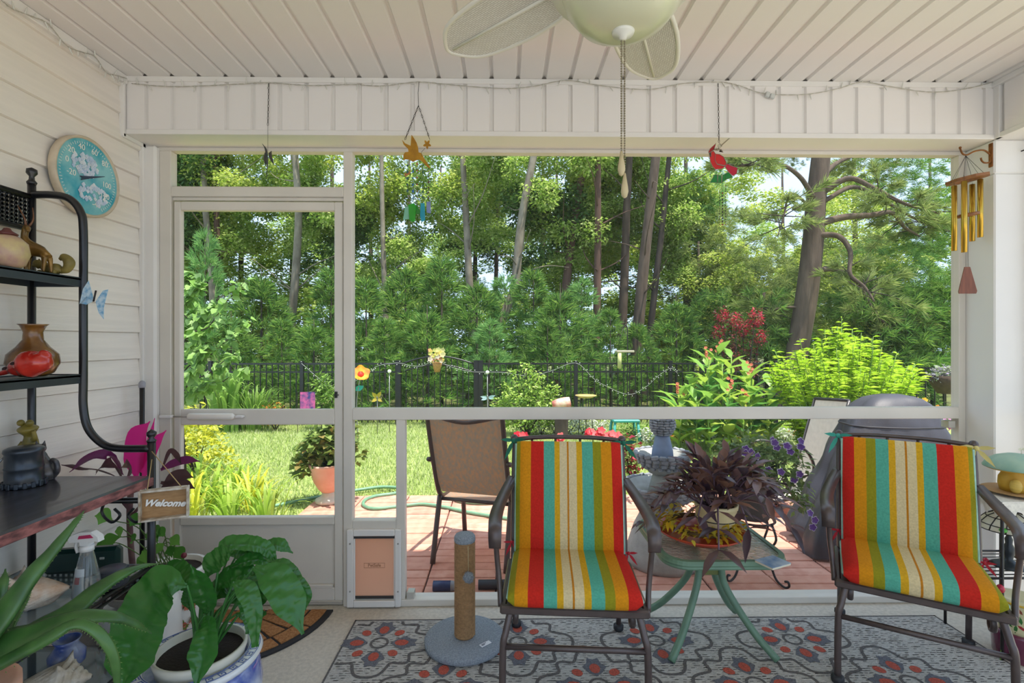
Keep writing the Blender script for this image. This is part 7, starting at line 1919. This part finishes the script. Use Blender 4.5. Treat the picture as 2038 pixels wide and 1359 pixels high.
for k in range(6): a = k * 1.047; MB().tube([hp_, rc_ + Vector((.066 * math.cos(a), .066 * math.sin(a), .01 * math.cos(a)))], .0008, 4).build('ring_cord', M_dk, t, world=True)
for px, y0_, y1_, dy in ((1899, 370, 499, -.005), (1919, 361, 502, -.055), (1935, 367, 480, .05), (1951, 357, 472, 0)):
    p0_, p1_ = P(px, y0_, Y=HKY - .01 + dy), P(px, y1_, Y=HKY - .01 + dy)
    o = MB().tube([p0_, p1_], .0115, 16).build('brass_tube', M_bt, t, world=True); MB().tube([p0_ + Vector((0, 0, -.01)), Vector((p0_.x, p0_.y, rc_.z))], .0008, 4).build('tube_cord', M_dk, o, world=True)
sk = P(1925, 428, Y=HKY - .01)
MB().tube([rc_, P(1927, 535, Y=HKY - .01)], .0008, 4).build('centre_cord', M_dk, t, world=True)
MB().lathe([(.045, -.006), (.046, 0), (.045, .006)], 24).xf(T(sk) @ Matrix.Rotation(R(-8), 4, 'Y')).build('striker', M_cw, t, world=True)
sq = [P(x, y, Y=HKY - .012) for x, y in ((1920, 531), (1931, 531), (1945, 579), (1943, 584), (1909, 584), (1908, 580))]
MB().add([tuple(p) for p in sq] + [tuple(p + Vector((.004, .008, 0))) for p in sq], [tuple(range(6)), tuple(reversed(range(6, 12)))] + [(k, 6 + k, 6 + (k + 1) % 6, (k + 1) % 6) for k in range(6)]).build('sail', mat('sail_wood', '6E3A20', .5, col2='80482A', vscale=10, stretch=(8, 1, 1)), t, world=True)
p = P(2032, 301, Y=HF)
t = thing('eye_hook', 'small dark eye hook screwed into the corner post', 'hook', p)
MB().tube([p + Vector((0, -.022, 0)), p + Vector((0, .0, 0))], .003, 8).build('screw', M_dk, t, world=True)
MB().tube([p + Vector((0, -.03 + .009 * math.cos(k * .6), .009 * math.sin(k * .6))) for k in range(9)], .0025, 6).build('eye', M_dk, t, world=True)

# ================================================================ iron stand and ornaments at the right edge
ST = Vector((2.30, 2.16, 0)); ZT, ZW = .655, .345
t = thing('wire_stand', 'black wire two-shelf plant stand at the right edge', 'stand', ST)
x0, x1, y0_, y1_ = 2.02, 2.335, 2.0, 2.33
for x_ in (x0 + .05, x1):
    for y_ in (y0_ + .06, y1_): MB().tube([(x_, y_, 0), (x_, y_, ZT)], .006, 8).build('leg', M_dk, t, world=True)
for z_, xa0 in ((ZT, x0 + .05), (ZW, x0)):
    for a_, b_ in (((xa0, y0_ + .06), (x1, y0_ + .06)), ((xa0, y1_), (x1, y1_)), ((xa0, y0_ + .06), (xa0, y1_)), ((x1, y0_ + .06), (x1, y1_))): MB().tube([(a_[0], a_[1], z_), (b_[0], b_[1], z_)], .005, 6).build('shelf_rail', M_dk, t, world=True)
    for k in range(9): yy_ = y0_ + .06 + (y1_ - y0_ - .06) * k / 8; MB().tube([(xa0, yy_, z_), (x1, yy_, z_)], .0026, 6).build('shelf_wire', M_dk, t, world=True)
MB().tube(curve([(x0 + .05, y1_, ZT), (x0 + .03, y1_, ZT + .05), (x0 - .01, y1_ - .02, ZT + .12), (x0 - .03, y1_ - .05, ZT + .13)], 5), .006, 8).build('side_arm', M_dk, t, world=True)
t = thing('lace_doily', 'white lace doily draped over the top of the wire stand', 'doily', (2.2, 2.16, ZT + .006))
M_lace = mat('lace_white', 'DCD8CC', .9, var=.12, vscale=70)
b = MB(); b.grid(lambda u, v: Vector((2.06 + .27 * u, 2.06 + .25 * v, ZT + .007)), 6, 6); b.grid(lambda u, v: Vector((2.06 + .27 * u, 2.055, ZT + .007 - .045 * v * (1 + .35 * math.sin(u * 38)))), 60, 4); b.grid(lambda u, v: Vector((2.055, 2.06 + .25 * u, ZT + .007 - .045 * v * (1 + .35 * math.sin(u * 38)))), 60, 4); b.build('lace', M_lace, t, world=True)
m0 = Vector((2.245, 2.17, ZT + .009))
t = thing('mushroom_birdhouse', 'yellow mushroom birdhouse with a teal cap on a round plate', 'birdhouse', m0)
MB().lathe([(.05, 0), (.115, .010), (.12, .014), (.115, .016), (0, .008)], 40, m0).build('plate', mat('plate_tan', 'B08A5A', .6, var=.1, vscale=12), t, world=True)
M_my = mat('mushroom_yellow', 'C89A2E', .5, col2='D8B44C', vscale=10)
MB().lathe([(.055, .012), (.062, .04), (.06, .07), (.052, .085), (.05, .10), (.052, .115)], 32, m0).build('stem', M_my, t, world=True)
MB().lathe([(.05, .10), (.10, .105), (.112, .112)], 36, m0, cap=False).build('gills', M_my, t, world=True)
MB().lathe([(.112, .111), (.113, .116), (.098, .14), (.07, .16), (.035, .172), (0, .176)], 36, m0).build('cap', mat('mushroom_teal', '7FA898', .5, col2='A4BFA8', vscale=12), t, world=True)
MB().prism([(.022 * math.cos(k * .4), .03 * math.sin(k * .4)) for k in range(16)], .012, T(m0 + Vector((.01, -.055, .045))) @ Matrix.Rotation(R(90), 4, 'X')).build('entrance', mat('entrance_dark', '3A2A14', .8), t, world=True)
MB().ball(m0 + Vector((-.055, -.05, .045)), .026, 14, 10, (.8, .8, 1.2)).build('beehive', mat('hive_gold', 'C8AA50', .6, var=.2, vscale=70, stretch=(.2, .2, 1)), t, world=True)
b = MB(); p = m0 + Vector((-.01, -.03, .178)); b.tube([p, p + Vector((0, 0, .02))], .0012, 5)
for s in (-1, 1): add_leaf(b, p + Vector((0, 0, .02)), (s, -.2, .5), (0, -1, 0), .022, .016)
b.build('butterfly', mat('butterfly_cream', 'C4C4AC', .5), t, world=True)
# stained glass lamp
la = Vector((2.20, 2.16, ZW + .006)); la.z = ZW + .004
t = thing('mosaic_lamp', 'small mosaic glass lamp on a dark turned base', 'lamp', la)
MB().lathe([(.06, 0), (.062, .006), (.045, .016), (.025, .022), (.014, .035), (.02, .06), (.022, .08), (.012, .10), (.014, .12), (.008, .135), (.008, .2)], 24, la).build('base', mat('lamp_base', '2E3438', .4, .3), t, world=True)
sh_ = MB().lathe([(.105, .165), (.10, .185), (.075, .215), (.04, .235), (.012, .24)], 32, la, cap=False).build('shade', mat('mosaic_cream', 'D4D0B8', .3, trans=.2), t, world=True)
for k in range(12):
    a = k * .5236; MB().tube([la + Vector((r_ * math.cos(a + z_), r_ * math.sin(a + z_), z_)) for r_, z_ in ((.106, .165), (.101, .185), (.076, .2155), (.041, .2355), (.013, .241))], .0022, 5).build('shade_lead', M_dk, sh_, world=True)
for r_, z_ in ((.106, .165), (.1, .187), (.076, .2155)): MB().tube([la + Vector((r_ * math.cos(k * .2618), r_ * math.sin(k * .2618), z_)) for k in range(24)], .0022, 5, closed=True).build('shade_lead', M_dk, sh_, world=True)
MB().ball(la + Vector((-.085, -.06, .18)), .014, 10, 7, (1, 1, .7)).build('green_cabochon', mat('cab_green', '4AA83A', .2), sh_, world=True)
# flowered jar and plum pot on the floor
pq = Vector((2.18, 2.09, 0))
t = thing('plum_pot', 'glossy plum flower pot on the floor under the wire stand', 'flower pot', pq)
MB().lathe([(.085, 0), (.09, .008), (.095, .10), (.098, .118), (.088, .118), (0, .10)], 36, pq).build('pot', mat('plum_glaze', '6E2E48', .25, coat=.5), t, world=True)
jq = pq + Vector((0, 0, .101))
t = thing('flowered_jar', 'cream jar painted with leaves and red flowers in the plum pot', 'jar', jq)
jb = MB().lathe([(.07, 0), (.08, .012), (.085, .03), (.08, .12), (.085, .135), (.08, .15), (.07, .15), (0, .13)], 36, jq).build('jar', mat('jar_cream', 'D8CFA0', .35, coat=.3), t, world=True)
b = MB()
for k in range(30):
    a = rnd.uniform(3.0, 5.6); z_ = rnd.uniform(.04, .11); q = jq + Vector((.0845 * math.cos(a), .0845 * math.sin(a), z_)); an = rnd.uniform(0, 6.28); add_leaf(b, q, Vector((-math.sin(a) * math.cos(an), math.cos(a) * math.cos(an), math.sin(an))), (math.cos(a), math.sin(a), 0), .035, .013, 0, 0)
b.build('painted_leaves', leafmat('jar_leaf', ['3E7A3A', '2E6030', 'B83040'], .4, 0), jb, world=True, kind='stuff')
for z_ in (.012, .14): MB().tube([jq + Vector((.0855 * math.cos(k * .1745), .0855 * math.sin(k * .1745), z_)) for k in range(36)], .004, 6, closed=True).build('yellow_band', mat('jar_band', 'D0A82E', .4), jb, world=True)
for k, (px, py) in enumerate(((1962, 1126), (1991, 1180))):
    q = P(px, py, Y=2.22 if k == 0 else 2.06); lo = ZW if k == 0 else 0
    t = thing('glass_tulip', ('red glass tulip lying on the wire shelf', 'red glass tulip standing beside the plum pot')[k], 'ornament', (q.x, q.y, lo))
    MB().tube(curve([(q.x, q.y, lo + .004), (q.x + .01, q.y, (lo + q.z) / 2), q], 4), .0025, 6).build('stem', L_mid, t, world=True)
    MB().lathe([(.002, 0), (.012, .006), (.016, .018), (.011, .03), (.004, .036)], 12, q).build('bloom', mat('tulip_red', 'B8243C', .25), t, world=True)
